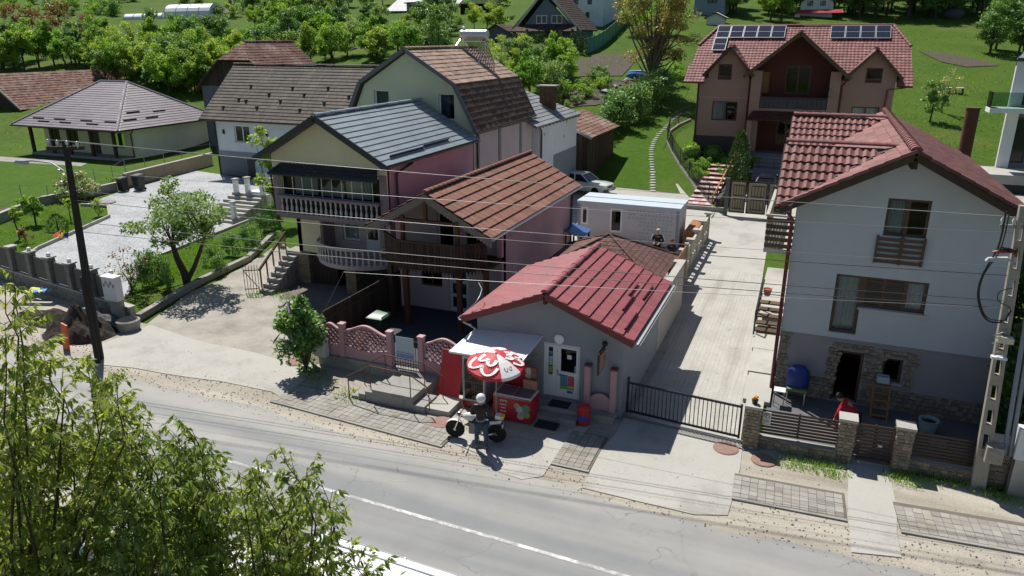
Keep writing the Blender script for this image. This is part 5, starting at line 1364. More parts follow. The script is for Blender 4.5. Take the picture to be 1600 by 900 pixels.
_nt = R_TILE.node_tree; _oi = _nt.nodes.new('ShaderNodeObjectInfo'); _b = [n for n in _nt.nodes if n.type == 'BSDF_PRINCIPLED'][0]
_s = _b.inputs['Base Color'].links[0].from_socket
_nt.links.new(_mix(_nt, _oi.outputs['Random'], _mix(_nt, 1, _s, (.72, .68, .66), 'MULTIPLY'), _s), _b.inputs['Base Color'])
right_house()
# raised slabs and slatted steps along the side of the white house
sp = thing('side_path', 'raised pale concrete slabs along the white house wall by the driveway', 'path', (-.7, 25, 0))
for k in range(7):
 MB().box(-1.15 - k * .05, -.33, 22.6 + k * 2.2, 24.72 + k * 2.2, 0, .16 + (.02 if k % 2 else 0)).build('slab', CONC, sp)
dk = thing('slatted_steps', 'low brown slatted wooden steps with rail beside white house', 'steps', (-.8, 29.5, 0))
for k in range(5): MB().box(-1.32, -.36, 28.6 + k * .5, 28.98 + k * .5, .2 + k * .12, .26 + k * .12).build('tread', WOOD_B, dk)
for k in range(3): MB().box(-1.36, -1.3, 28.5 + k * 1.4, 28.58 + k * 1.4, .1, 1.1 + k * .25).build('rail_post', BLACKM, dk)
MB().beam((-1.33, 28.5, 1.1), (-1.33, 31.4, 1.6), .05, .05).build('handrail', BLACKM, dk)
fp = thing('flower_pot', 'terracotta pot with green plant on slatted steps by white house', 'flower pot', (-1.1, 31.6, .75))
MB().lathe([(.12, 0), (.18, .28), (.2, .3), (.17, .3), (.15, .26)], 12, (-1.1, 31.6, .75)).build('pot', mat('terracotta_pot', (.30, .10, .06), .8, .1), fp)
# ------------------------------------------------------------------ modern white house at the right edge
def modern():
 t = thing('house', 'modern white house with glass balcony and grey panels at right edge', 'house', (11, 50, 0))
 y = 50.0; F = front(y); X = 9.8
 MB().prism([(X + .2, y + .02, -.2), (X + 9, y + .02, -.2), (X + 12, y + 12, -.2), (X + 2.9, y + 12, -.2)], (0, 0, 10.2)).build('wall', WHITE_W, t)
 MB().box(X, X + .6, y - .25, y + .015, 3.0, 10.05).build('corner_frame', WHITE_W, t)
 MB().box(X, X + 9.2, y - .3, y + .01, 9.7, 10.1).build('fascia', WHITE_W, t)
 wi = MB().fbox(F, X + .65, X + 1.75, 7.6, 9.65, .0, .08).build('window', ANTH, t)
 MB().fbox(F, X + .75, X + 1.65, 7.7, 9.55, .081, .09).build('pane', GLASS_DK, wi)
 wi = MB().fbox(F, X + .35, X + 1.3, 4.4, 6.9, .0, .08).build('window', ANTH, t)
 MB().fbox(F, X + .45, X + 1.2, 4.5, 6.8, .081, .09).build('pane', GLASS_DK, wi)
 MB().fbox(F, X + .0, X + 1.5, 4.0, 7.2, -.02, -.001).build('grey_panel', mat('grey_panel', (.20, .20, .21), .7, .06), t)
 MB().box(X - 1.1, X + 2.5, y - 1.6, y - .31, 7.25, 7.5).build('balcony_slab', WHITE_W, t)
 g = MB().box(X - 1.05, X + 2.4, y - 1.55, y - 1.52, 7.5, 8.35).build('balcony_glass', glassmat('balcony_glass', (.55, .68, .66)), t)
 MB().box(X - 1.08, X - 1.05, y - 1.5, y - .3, 7.5, 8.35).build('balcony_glass', glassmat('balcony_glass'), t)
 slope(t, R_GREY, (X - .1, y - .6, 10.12), (1, 0, 0), (0, 6, 3.2), 6.8, [(0, 0, 10), (6.8, 3.4, 10)], tw=.3, th=.5, amp=.02, step=.02, kind='rib', base=.2, soffit=ANTH)
 a = YP(1490, 226, 47);
 MB().box(a.x, X + 6, 47.0, y - .01, 3.6, 4.1).build('terrace', CONC, t)
 MB().box(a.x + 1.2, X + 6, 44.4, 46.99, 2.7, 3.1).build('terrace', CONC, t)
 MB().box(a.x + 2.2, X + 6, 42.5, 44.39, 1.9, 2.35).build('terrace', CONC, t)
 MB().box(a.x, X + 6, 47.3, y - .02, -.2, 3.59).build('terrace_wall', mat('dark_green_grey_wall', (.06, .07, .065), .9, .2), t)
 MB().box(a.x + 1.2, X + 6, 44.7, 47.25, 1.9, 2.69).build('terrace_wall', _ML['dark_green_grey_wall'], t)
 MB().box(a.x + 1.2, X + 6, 42.8, 47.2, -.2, 1.89).build('terrace_wall', _ML['dark_green_grey_wall'], t)
modern()
ch = thing('flue', 'tall rusty brown metal flue standing behind the white house roof', 'chimney', (5.9, 36.5, 0))
p0, p1 = YP(1505, 245, 36.5), YP(1516, 170, 36.5)
MB().tube([(p0.x, 36.5, 0), (p0.x + .02, 36.5, p1.z)], .26, 12).build('pipe', RUSTY, ch)
MB().tube([(p0.x + .02, 36.5, p1.z), (p0.x + .02, 36.5, p1.z + .06)], .29, 12).build('cap', RUSTY, ch)

# ------------------------------------------------------------------ site cabin, pavilion, little blue roof
def cabin():
 t = thing('site_cabin', 'long pale grey site cabin with dotted end panel behind the shop', 'cabin', (-9.3, 39.9, 0))
 y = 39.9; F = front(y); x0, x1 = -12.15, -6.38
 CW = mat('cabin_panel', (.50, .50, .53), .6, .04, 1)
 W = [(-11.95, -11.55, 1.0, 2.0), (-10.25, -9.55, .7, 2.05)]
 wall(t, 'front_wall', F, [(x0, .1), (x1, .1), (x1, 2.2), (x0, 2.2)], W, CW, .08)
 for w in W: window(t, F, *w, WIN_W, 1, None, None, fw=.09, rec=.0)
 wall(t, 'end_wall', rightw(x1), [(y + .09, .1), (y + 2.3, .1), (y + 2.3, 2.2), (y + .09, 2.2)], [], CW, .08)
 wall(t, 'end_wall', leftw(x0), [(y + .09, .1), (y + 2.3, .1), (y + 2.3, 2.2), (y + .09, 2.2)], [], CW, .08)
 MB().box(x0, x1, y + 2.31, y + 2.4, .1, 2.2).build('rear_wall', CW, t)
 MB().box(x0 - .06, x1 + .06, y - .06, y + 2.46, 2.2, 2.36).build('roof', mat('pale_blue_roof', (.46, .53, .58), .5, .06, 1), t)
 MB().box(x0 - .07, x1 + .07, y + 1.15, y + 1.18, 2.362, 2.38).build('roof_seam', ANTH, t)
 for x in (x0 - .01, x1 - .14): MB().box(x, x + .15, y - .03, y - .001, .0, 2.2).build('corner_post', mat('cabin_corner', (.26, .28, .32), .5, .05), t)
 me = MB().box(-.06, .06, -.012, .0, -.05, .05).mesh('dot', mat('grey_dot', (.40, .41, .45), .7, .1))
 for r in range(7):
  for c in range(13):
   if (r * 7 + c * 5) % 11 and c > (3 if r > 2 else 0): inst('dot', me, t, (-9.35 + c * .21 + (r % 2) * .06, y - .001, 2.0 - r * .2), (0, .6, 0))
cabin()
def pavilion():
 t = thing('pavilion', 'open pavilion with dark brown shingled pyramid roof behind the shop', 'pavilion', (-7.6, 29.7, 0))
 xc, yc, hx, hy, ze, zr = -7.6, 29.6, 2.6, 2.4, 1.98, 3.28
 kw = dict(tw=.2, th=.22, amp=.006, step=.014, kind='flat', base=.06, soffit=WOOD_D, stagger=True)
 for (O, U, V, w) in (((xc - hx, yc - hy, ze), (1, 0, 0), Vector((0, hy, zr - ze)), 2 * hx), ((xc - hx, yc + hy, ze), (1, 0, 0), Vector((0, -hy, zr - ze)), 2 * hx),
       ((xc - hx, yc - hy, ze), (0, 1, 0), Vector((hx, 0, zr - ze)), 2 * hy), ((xc + hx, yc - hy, ze), (0, 1, 0), Vector((-hx, 0, zr - ze)), 2 * hy)):
  slope(t, R_SHING, O, U, V, V.length, [(0, 0, w), (V.length, w / 2 - .005, w / 2 + .005)], **kw)
 for sx in (-1, 1):
  for sy in (-1, 1):
   MB().box(xc + sx * (hx - .3) - .07, xc + sx * (hx - .3) + .07, yc + sy * (hy - .3) - .07, yc + sy * (hy - .3) + .07, 0, ze + .1).build('post', WOOD_M, t)
   MB().tube([(xc + sx * hx, yc + sy * hy, ze + .03), (xc, yc, zr + .03)], .05, 6).build('hip_cap', R_SHING, t)
R_SHING = roofmat('brown_shingle', (.15, .075, .065), .85, .3, (.11, .055, .05), 1.2)
pavilion()
b = thing('small_canopy', 'little blue sheet canopy on posts beside pink house wall', 'canopy', (-10.4, 33.5, 0))
P = [XP(878, 362, -10.9), XP(920, 366, -9.9), XP(905, 386, -9.9), XP(872, 372, -10.9)]
zt = 1.95
MB().prism([(-11.0, 33.6, 2.15), (-9.9, 33.3, 1.95), (-9.9, 34.9, 1.98), (-11.0, 35.2, 2.18)], (0, 0, .04)).build('sheet', paint('blue_sheet', (.04, .10, .28), .4), b)
for (x, yy) in ((-10.85, 33.7), (-10.0, 33.45), (-10.0, 34.8), (-10.85, 35.0)): MB().box(x - .04, x + .04, yy - .04, yy + .04, 0, 1.97).build('post', WOOD_D, b)

# ------------------------------------------------------------------ buildings up the hill
def chalet():
 g = GP(852, 74); Y = g.y; t = thing('house', 'blue grey chalet with steep dark brown roof behind conifer hedge', 'house', g)
 pk, l, r = YP(851, -16, Y), YP(802, 47, Y), YP(908, 48, Y); zb = g.z - .5
 dep = 10; F = front(Y + .6)
 CH = mat('chalet_blue_grey', (.17, .20, .25), .85, .08)
 xl, xr = l.x + 1.0, r.x - 1.0
 wall(t, 'gable_wall', F, [(xl, zb), (xr, zb), (xr, l.z + .1), (pk.x, pk.z - 1.0), (xl, l.z + .1)], [], CH)
 MB().box(xl, xr, Y + .83, Y + dep - .5, zb, l.z).build('wall', CH, t)
 gable_y(t, R_DARKB, pk.x, (r.x - l.x) / 2, l.z, pk.z, Y, Y + dep, WOOD_D, tw=.3, th=.45, amp=.02, step=.03, kind='flat', base=.2)
 PA = mat('pale_verge', (.45, .44, .42), .7, .05)
 verge(t, PA, [(l.x, Y - .05, l.z - .05), (pk.x, Y - .05, pk.z - .05), (r.x, Y - .05, r.z - .05)], .06, .3)
 a = YP(836, 24, Y).z; c = YP(836, 37, Y).z
 for (u0, u1) in ((836, 853), (860, 877)):
  w = window(t, front(Y + .55), YP(u0, 30, Y).x, YP(u1, 30, Y).x, c, a, WIN_W, 2, fw=.1, rec=-.08)
 z1 = YP(850, 38, Y).z; z0 = YP(850, 49, Y).z
 slope(t, R_DARKB, (l.x, Y - 2.0, z0), (1, 0, 0), (0, 2.6, z1 - z0), math.hypot(2.6, z1 - z0), [(0, 0, r.x - l.x), (math.hypot(2.6, z1 - z0), 1.0, r.x - l.x - 1.0)], tw=.3, th=.4, amp=.02, step=.02, kind='flat', base=.15, soffit=WOOD_D)
 for k in range(5):
  x = l.x + .6 + k * (r.x - l.x - 1.2) / 4; MB().box(x - .1, x + .1, Y - 1.6, Y - 1.4, zb, z0).build('porch_post', PA, t)
 MB().box(l.x + .8, l.x + 4.5, Y + .5, Y + .59, zb + .5, z0 - .3).build('window', GLASS_DK, t)
chalet()
def simple_house(name, label, px_, y_top, y_eave, x0, x1, y_base, wallm, roofm, dep, wins=(), over=.4, off=0, ridge='x', cat='house'):
 g = GP(px_, y_base); Y = g.y + off; t = thing(name, label, cat, (g.x, Y, g.z))
 a, b = YP(x0, y_eave, Y), YP(x1, y_eave, Y); zt = YP(px_, y_top, Y).z; ze = (a.z + b.z) / 2; zb = g.z - .8
 wall(t, 'front_wall', front(Y), [(a.x, zb), (b.x, zb), (b.x, ze)] + ([((a.x + b.x) / 2, zt - .2)] if ridge == 'y' else []) + [(a.x, ze)],
   [(YP(w[0], w[1], Y).x, YP(w[2], w[1], Y).x, YP(w[0], w[3], Y).z, YP(w[0], w[1], Y).z) for w in wins], wallm)
 for w in wins: window(t, front(Y), YP(w[0], w[1], Y).x, YP(w[2], w[1], Y).x, YP(w[0], w[3], Y).z, YP(w[0], w[1], Y).z, WIN_DK if len(w) < 5 else w[4], 2, fw=.1)
 MB().box(a.x, b.x, Y + .23, Y + dep, zb, ze - .01).build('wall', wallm, t)
 kw = dict(tw=.35, th=.5, amp=.02, step=.03, kind='flat', base=.15, soffit=WOOD_D)
 if ridge == 'x': gable_x(t, roofm, Y + dep / 2, dep / 2 + over, ze, zt, a.x - over, b.x + over, kw.pop('soffit'), **kw)
 elif ridge == 'y': gable_y(t, roofm, (a.x + b.x) / 2, (b.x - a.x) / 2 + over, ze - .1, zt, Y - over, Y + dep, kw.pop('soffit'), **kw)
 elif ridge == 'lean':
  V = Vector((0, dep, zt - ze)); slope(t, roofm, (a.x - over, Y - over, ze), (1, 0, 0), V, V.length, [(0, 0, b.x - a.x + 2 * over), (V.length, 0, b.x - a.x + 2 * over)], **kw)
 return t, Y
WSH = roofmat('white_sheet_roof', (.72, .74, .76), .5, .03)
simple_house('house', 'white blue two storey house behind the chalet and teal fence', 918, -40, -18, 889, 944, 47, BLUEW_W, R_GREY, 11, ((893, -4, 904, 7), (918, -4, 925, 7), (915, 19, 921, 28)), off=4)
simple_house('shed', 'long low shed with bright white sheet roof left part at top', 645, -14, 17, 605, 706, 19, CONC_D, WSH, 9, (), ridge='lean', cat='shed')
simple_house('block_hut', 'small grey block hut with flat roof before white sheet roofed shed', 655, 1, 4, 635, 674, 24, mat('block_grey', (.24, .27, .29), .9, .1), ZINC, 5, ((640, 8, 648, 12),), ridge='lean', cat='hut')
simple_house('shed', 'dark open shed with grassy green roof near the top centre', 744, -4, 6, 719, 771, 20, mat('dark_open', (.02, .018, .016), .9), roofmat('moss_roof', (.07, .12, .03), .95, .3), 8, (), ridge='lean', cat='shed')
simple_house('shed', 'little grey hut with low brown roof left of the chalet', 774, 38, 52, 754, 798, 64, mat('slate_board', (.14, .15, .17), .9, .1), R_DARKB, 6, (), ridge='y', cat='hut')
simple_house('house', 'small white house with crimson porch roof near top right', 1278, -16, 3, 1252, 1303, 26, WHITE_W, R_RUST, 9, ((1262, 1, 1271, 9), (1282, 1, 1291, 9)), ridge='y')
g = GP(1278, 26); Y = g.y - 1.2; a, b = YP(1240, 21, Y), YP(1318, 21, Y)
pr = thing('porch', 'crimson sheet porch roof on white pillar before small white house', 'porch', (g.x, Y, g.z))
slope(pr, roofmat('crimson_sheet', (.42, .03, .06), .5, .05), (a.x, Y - 1.5, a.z), (1, 0, 0), (0, 1.5, .6), 1.6, [(0, 0, b.x - a.x), (1.6, .2, b.x - a.x - .2)], tw=.4, th=.8, amp=.02, step=.02, base=.08)
MB().box(YP(1242, 24, Y).x, YP(1250, 24, Y).x, Y - 1.2, Y - .2, g.z - 1.0, a.z).build('pillar', WHITE_W, pr)
simple_house('house', 'blue grey house half hidden behind the walnut tree at top', 1112, -30, -6, 1086, 1134, 24, mat('blue_house', (.22, .27, .36), .85, .08), R_GREY, 9, ((1106, -8, 1122, 5),))
simple_house('garden_tent', 'small white garden tent with dark triangular opening by panel house', 1120, 19, 27, 1104, 1132, 36, WHITE_W, WSH, 3, (), ridge='y', cat='tent', off=-2)
# polytunnels
def tunnel(x0, x1, yb, h, ln, label):
 a, b = GP(x0, yb), GP(x1, yb - 2); t = thing('polytunnel', label, 'greenhouse', a)
 d = (b - a); d.z = 0; d.normalize(); s = Vector((-d.y, d.x, 0)); w = ln; L = (b - a).length; n = 10; mb = MB(); rings = []
 for i in range(9):
  p = a + d * (L * i / 8); zb = hgt(p.x, p.y)
  rings.append([p + s * (w / 2 - w / 2 * math.cos(math.pi * j / n)) + Vector((0, 0, zb - p.z + h * math.sin(math.pi * j / n) ** .7)) for j in range(n + 1)])
 for i in range(8):
  for j in range(n): mb.quad(rings[i][j], rings[i + 1][j], rings[i + 1][j + 1], rings[i][j + 1])
 mb.add(rings[0], [list(range(n + 1))]); mb.add(rings[8], [list(range(n + 1))])
 mb.build('cover', mat('white_film', (.74, .77, .79), .4, .05, .4), t)
 for i in range(0, 9, 2): MB().tube([q + Vector((0, 0, .04)) for q in rings[i]], .05, 5).build('hoop', STEEL, t)
tunnel(257, 328, 28, 3.0, 9, 'large white polytunnel on the far left hillside')
tunnel(193, 252, 31, 1.3, 5, 'low white crop cover beside the large polytunnel')
# ================================================================== WALLS, FENCES, STREET THINGS
def along(a, b, s): return a + (b - a) * s
# ------------------------------------------------------------------ left property: block wall with dark panels
def left_wall():
 t = thing('boundary_wall', 'grey block boundary wall with block pillars and dark infill panels by gravel yard', 'wall', (-30, 21.3, 0))
 a, b = Vector((-40.0, 23.05, 0)), Vector((-25.3, 20.5, 0)); d = (b - a).normalized(); L = (b - a).length; s = Vector((-d.y, d.x, 0)); ang = math.atan2(d.y, d.x)
 MB().prism([a - s * .11 + Vector((0, 0, -.3)), b - s * .11 + Vector((0, 0, -.3)), b + s * .11 + Vector((0, 0, -.3)), a + s * .11 + Vector((0, 0, -.3))], (0, 0, .91)).build('base_wall', MORTAR, t)
 bm_ = [MB().box(-.235, .235, -.13 - .01 * k, -.1, -.095, .095).mesh('block', STONE_C) for k in range(3)]
 n = int(L / .49)
 for r in range(3):
  for i in range(n):
   p = a + d * ((i + .5 + (r % 2) * .5) * .49) + Vector((0, 0, .12 + r * .2))
   if (p - a).length < L - .2: inst('block', random.choice(bm_), t, p, (0, 0, ang))
 mb = MB(); mb.beam(a + Vector((0, 0, .64)), b + Vector((0, 0, .64)), .3, .06); mb.build('coping', CONC, t)
 pb = [MB().box(-.17, .17, -.17, .17, -.092, .092).mesh('block', STONE_C) for _ in range(2)]
 for k, u in enumerate((1.8, 3.6, 5.5, 7.2, 8.9, 10.6, 12.3, 13.8)):
  p = a + d * u - s * .0
  for r in range(6): inst('block', pb[r % 2], t, p + Vector((0, 0, .77 + r * .19)), (0, 0, ang + random.uniform(-.01, .01)))
  MB().box(p.x - .22, p.x + .22, p.y - .22, p.y + .22, 1.83, 1.89).build('pillar_cap', CONC, t)
  if k > 2: MB().ball((p.x, p.y, 1.97), .10).build('cap_lamp', paint('lamp_white', (.75, .75, .73), .3), t)
 for k, (u0, u1) in enumerate(((0, 1.6), (2.0, 3.4), (3.8, 5.3), (5.7, 7.0), (7.4, 8.7), (9.1, 10.4), (10.8, 12.1), (12.5, 13.6))):
  m = MB(); p, q = a + d * u0, a + d * u1
  m.beam(p + Vector((0, 0, 1.19)), q + Vector((0, 0, 1.19)), .04, .98)
  pn = m.build('infill_panel', ANTH, t)
  for i in range(int((u1 - u0) / .17)):
   c = p + d * (.085 + i * .17) - s * .03
   MB().box(c.x - .07, c.x + .07, c.y - .012, c.y + .012, .72, 1.66).build('slat', ANTH, pn)
left_wall()
mc = thing('meter_cabinet', 'white electricity meter cabinet mounted at the end of grey block wall', 'cabinet', (-25.9, 20.2, .9))
MB().box(-26.3, -25.6, 20.1, 20.45, .95, 1.95).build('body', paint('cabinet_white', (.62, .63, .64), .5), mc)
for k in range(5): MB().box(-26.24 + k * .13, -26.15 + k * .13, 20.085, 20.098, 1.55 + (k % 2) * .12, 1.68 + (k % 2) * .12).build('label', paint('meter_grey', (.2, .21, .22), .4), mc)
MB().box(-26.33, -25.57, 20.07, 20.47, 1.95, 1.99).build('lid', paint('cabinet_top', (.75, .75, .75), .5), mc)
MB().box(-26.25, -25.65, 20.25, 20.45, 0, .95).build('plinth', CONC_D, mc)
rg = MB().lathe([(.40, 0), (.46, .42), (.38, .46), (.34, .4), (.3, .05)], 14, (-24.75, 19.75, 0)).build('well_ring', CONC_D, None, loc=(-24.75, 19.75, 0)); tag(rg, 'weathered round concrete well ring standing beside the meter cabinet', 'well ring')
# soil heap and roadworks bits
def heap(name, label, cx, cy, rx, ry, h, m, n=22, seed=1):
 rs = random.Random(seed); mb = MB(); P = []
 for i in range(n + 1):
  for j in range(n + 1):
   u, v = i / n * 2 - 1, j / n * 2 - 1; r = math.hypot(u, v)
   z = max(0, 1 - r) ** .8 * h * (1 + .5 * math.sin(u * 5 + seed) * math.cos(v * 6)) + rs.uniform(-.08, .10) * h * (1 if r < .95 else 0)
   P.append((cx + u * rx, cy + v * ry, max(-.03, z)))
 fs = [(i * (n + 1) + j, (i + 1) * (n + 1) + j, (i + 1) * (n + 1) + j + 1, i * (n + 1) + j + 1) for i in range(n) for j in range(n)]
 mb.add(P, fs); o = mb.build(name, m, None, sharp=25, loc=(cx, cy, 0)); tag(o, label, 'heap'); return o
DARKSOIL = mat('dark_fresh_soil', (.045, .036, .03), .97, .4, 4, 14, .9, .05)
heap('soil_heap', 'tall dark heap of dug soil beside block wall and utility pole', -26.2, 18.7, 1.5, 1.1, .95, DARKSOIL, seed=2)
heap('soil_heap', 'low spread of dark soil left of the tall soil heap', -28.6, 19.3, 1.6, .8, .45, DARKSOIL, seed=5)
heap('gravel_heap', 'small heap of grey rubble against block wall behind the soil', -26.6, 19.9, 1.3, .6, .4, mat('grey_rubble', (.15, .15, .15), .95, .4, 5, 20, .8, .04), seed=9)
o = MB().prism([(-25.45, 17.35, .0), (-25.1, 17.3, .0), (-25.05, 17.36, 1.0), (-25.4, 17.42, 1.05)], (.02, .06, 0)).build('warning_board', mat('orange_red_board', (.55, .10, .02), .5, .2, 4), None, loc=(-25.3, 17.3, 0)); tag(o, 'orange red warning board leaning beside the dug soil', 'board')
for k, (x, y, l, a, lb) in enumerate(((-30.2, 19.8, 1.5, .35, 'curved pale kerb stone lying in soil near the block wall'), (-25.6, 18.9, .8, .7, 'short pale concrete kerb piece lying on soil by pole'), (-27.4, 20.2, .5, .2, 'small pale concrete slab on rubble by block wall'))):
 d = Vector((math.cos(a), math.sin(a), 0)) * l / 2; c = Vector((x, y, .35))
 o = MB().beam(c - d, c + d, .16 if k < 2 else .3, .16).build('kerb_stone', CONC, None, loc=c); tag(o, lb, 'kerb stone')
sh = thing('plastic_sheet', 'crumpled yellow and blue plastic sheet by the block wall base', 'plastic sheet', (-31.2, 20.9, .3))
for nm, m, x0, x1 in (('yellow_part', paint('yellow_plastic', (.62, .60, .05), .5), -32.0, -31.0), ('blue_part', paint('blue_plastic', (.15, .35, .62), .5), -31.5, -30.9)):
 q = MB(); n = 6
 P = [(x0 + (x1 - x0) * i / n, 20.6 + .5 * j / n, .35 + random.uniform(0, .18) + (.05 if 'blue' in nm else 0)) for i in range(n + 1) for j in range(n + 1)]
 q.add(P, [(i * (n + 1) + j, (i + 1) * (n + 1) + j, (i + 1) * (n + 1) + j + 1, i * (n + 1) + j + 1) for i in range(n) for j in range(n)]); q.build(nm, m, sh)
# flag on the kerb
def cloth(a, b, c, d, n, fn):
 P = []
 for i in range(n + 1):
  for j in range(n + 1):
   s, t = i / n, j / n; p = a.lerp(b, s).lerp(d.lerp(c, s), t); p = p + Vector((0, 0, fn(s, t))); P.append(p)
 return P
fl = thing('flag', 'red yellow and blue striped flag draped over the lawn kerb', 'flag', ZP(93, 367))
a, b, c, d = ZP(82, 372, .15), ZP(106, 371, .15), ZP(108, 363, .45), ZP(90, 361, .45)
for nm, s0, s1, m in (('red_stripe', 0, .34, paint('flag_red', (.55, .06, .03), .7)), ('yellow_stripe', .34, .68, paint('flag_yellow', (.75, .48, .03), .7)), ('blue_stripe', .68, 1, paint('flag_blue', (.02, .04, .18), .7))):
 n = 5; P = cloth(a.lerp(b, s0) if 1 else a, a.lerp(b, s1), d.lerp(c, s1), d.lerp(c, s0), n, lambda s, t: .08 * math.sin(s * 5 + t * 4))
 MB().add(P, [(i * (n + 1) + j, (i + 1) * (n + 1) + j, (i + 1) * (n + 1) + j + 1, i * (n + 1) + j + 1) for i in range(n) for j in range(n)]).build(nm, m, fl)
# low walls and edgings of the left gardens
def low_wall(name, label, pts, h, w, m, cap=None, cat='wall', z0=0.0):
 pts = [Vector((p[0], p[1], 0)) for p in pts]; t = thing(name, label, cat, pts[0])
 for a, b in zip(pts, pts[1:]):
  d = (b - a).normalized() * (w / 2)
  MB().beam(a + Vector((0, 0, z0 + h / 2)) - d * .9, b + Vector((0, 0, z0 + h / 2)), w, h).build('wall_section', m, t)
  if cap: MB().beam(a + Vector((0, 0, z0 + h + .025)) - d, b + Vector((0, 0, z0 + h + .025)) + d, w + .08, .05).build('coping', cap, t)
 return t
low_wall('retaining_wall', 'low dark retaining wall with pale coping left of the small front lawn', [(-46, 26.5), (-47.2, 29.8), (-49.6, 34.4), (-49.2, 38.6), (-49.3, 40.4)], .62, .22, CONC_D, CONC)
low_wall('retaining_wall', 'long stone garden wall rising beside gravel yard towards the cream bungalow', [(-49.6, 41.6), (-51.3, 52.5)], 1.1, .25, STONE_V, CONC)
low_wall('lawn_edging', 'pale concrete edging between front lawn and gravel yard', [(-37.2, 23.6), (-39.3, 26.6), (-42.2, 33.7), (-44.8, 35.8), (-47.0, 35.5)], .2, .12, CONC, None, 'edging')
low_wall('orchard_edging', 'pale concrete edging between gravel yard and apple tree lawn', [(-28.1, 22.6), (-31.8, 27.1), (-32.6, 33.2), (-33.1, 37)], .16, .12, CONC, None, 'edging')
low_wall('garden_wall', 'low concrete garden wall between apple tree lawn and dirt drive', [(-25.2, 20.7), (-26.4, 25.2), (-26.9, 29.2), (-28.9, 33.6)], .26, .18, CONC_D, CONC_D)
o = MB().lathe([(.75, 0), (.78, .08), (.70, .12), (.1, .12), (.01, .12)], 20, ZP(163, 317)).build('manhole', CONC_D, None, loc=ZP(163, 317)); tag(o, 'round concrete manhole cover in the gravel yard', 'manhole')
def wheelie(x, y, s, m, label, lidm=None, group=None):
 t = thing('wheelie_bin', label, 'bin', (x, y, 0), group)
 w = .29 * s; h = 1.0 * s
 MB().hexa([(x - w * .8, y - w * .8, .06), (x + w * .8, y - w * .8, .06), (x + w * .8, y + w * .8, .06), (x - w * .8, y + w * .8, .06), (x - w, y - w, h), (x + w, y - w, h), (x + w, y + w, h), (x - w, y + w, h)]).build('body', m, t)
 l = MB(); l.hexa([(x - w * 1.08, y - w * 1.15, h + .002), (x + w * 1.08, y - w * 1.15, h + .002), (x + w * 1.08, y + w * 1.1, h + .002), (x - w * 1.08, y + w * 1.1, h + .002), (x - w * .85, y - w * .8, h + .07), (x + w * .85, y - w * .8, h + .07), (x + w * .9, y + w, h + .09), (x - w * .9, y + w, h + .09)]); l.build('lid', lidm or m, t)
 MB().tube([(x - w, y + w * 1.2, h - .03), (x + w, y + w * 1.2, h - .03)], .02).build('handle', BLACKP, t)
 for sx in (-1, 1): MB().lathe([(.02, -.025), (.1, -.025), (.1, .025), (.02, .025)], 12, (x + sx * w * .85, y + w * .85, .1), axis='x').build('wheel', RUBBER, t)
wheelie(-48.7, 40.5, 1.0, paint('dark_grey_bin', (.025, .027, .03), .5), 'dark grey wheelie bin by garden wall, left of the pair')
wheelie(-47.9, 41.3, 1.15, paint('dark_grey_bin', (.025, .027, .03), .5), 'dark grey wheelie bin by garden wall, right and taller of pair')
wheelie(YP(592, 500, 22.4).x, 22.4, 1.12, paint('dark_green_bin', (.012, .03, .02), .5), 'green lidded bin standing behind pink lattice fence', paint('bin_green_lid', (.08, .17, .11), .4))
g = thing('garden_gnome', 'small tan garden ornament in front of green lidded bin', 'ornament', (-14.1, 20.35, .5))
MB().lathe([(.16, 0), (.2, .15), (.13, .3), (.02, .55)], 10, (-14.1, 20.35, 1.0)).build('body', WOOD_O, g); MB().box(-14.3, -13.9, 20.2, 20.5, .24, 1.0).build('stand', WOOD_D, g)
# post and wire fence of the bungalow lawn
wf = thing('wire_fence', 'thin post and wire fence across the bungalow lawn', 'fence', (-55, 35, 0))
P = [ZP(x, y) for (x, y) in ((-30, 340), (36, 317), (78, 318), (150, 290), (178, 285), (197, 272), (228, 268), (258, 262), (285, 253), (330, 245))]
for p in P: MB().tube([p, p + Vector((0, 0, 1.35))], .03, 6).build('post', STEEL, wf)
for a, b in zip(P, P[1:]):
 for z in (.4, .8, 1.25): MB().tube([a + Vector((0, 0, z)), b + Vector((0, 0, z))], .008, 4).build('wire', STEEL, wf)

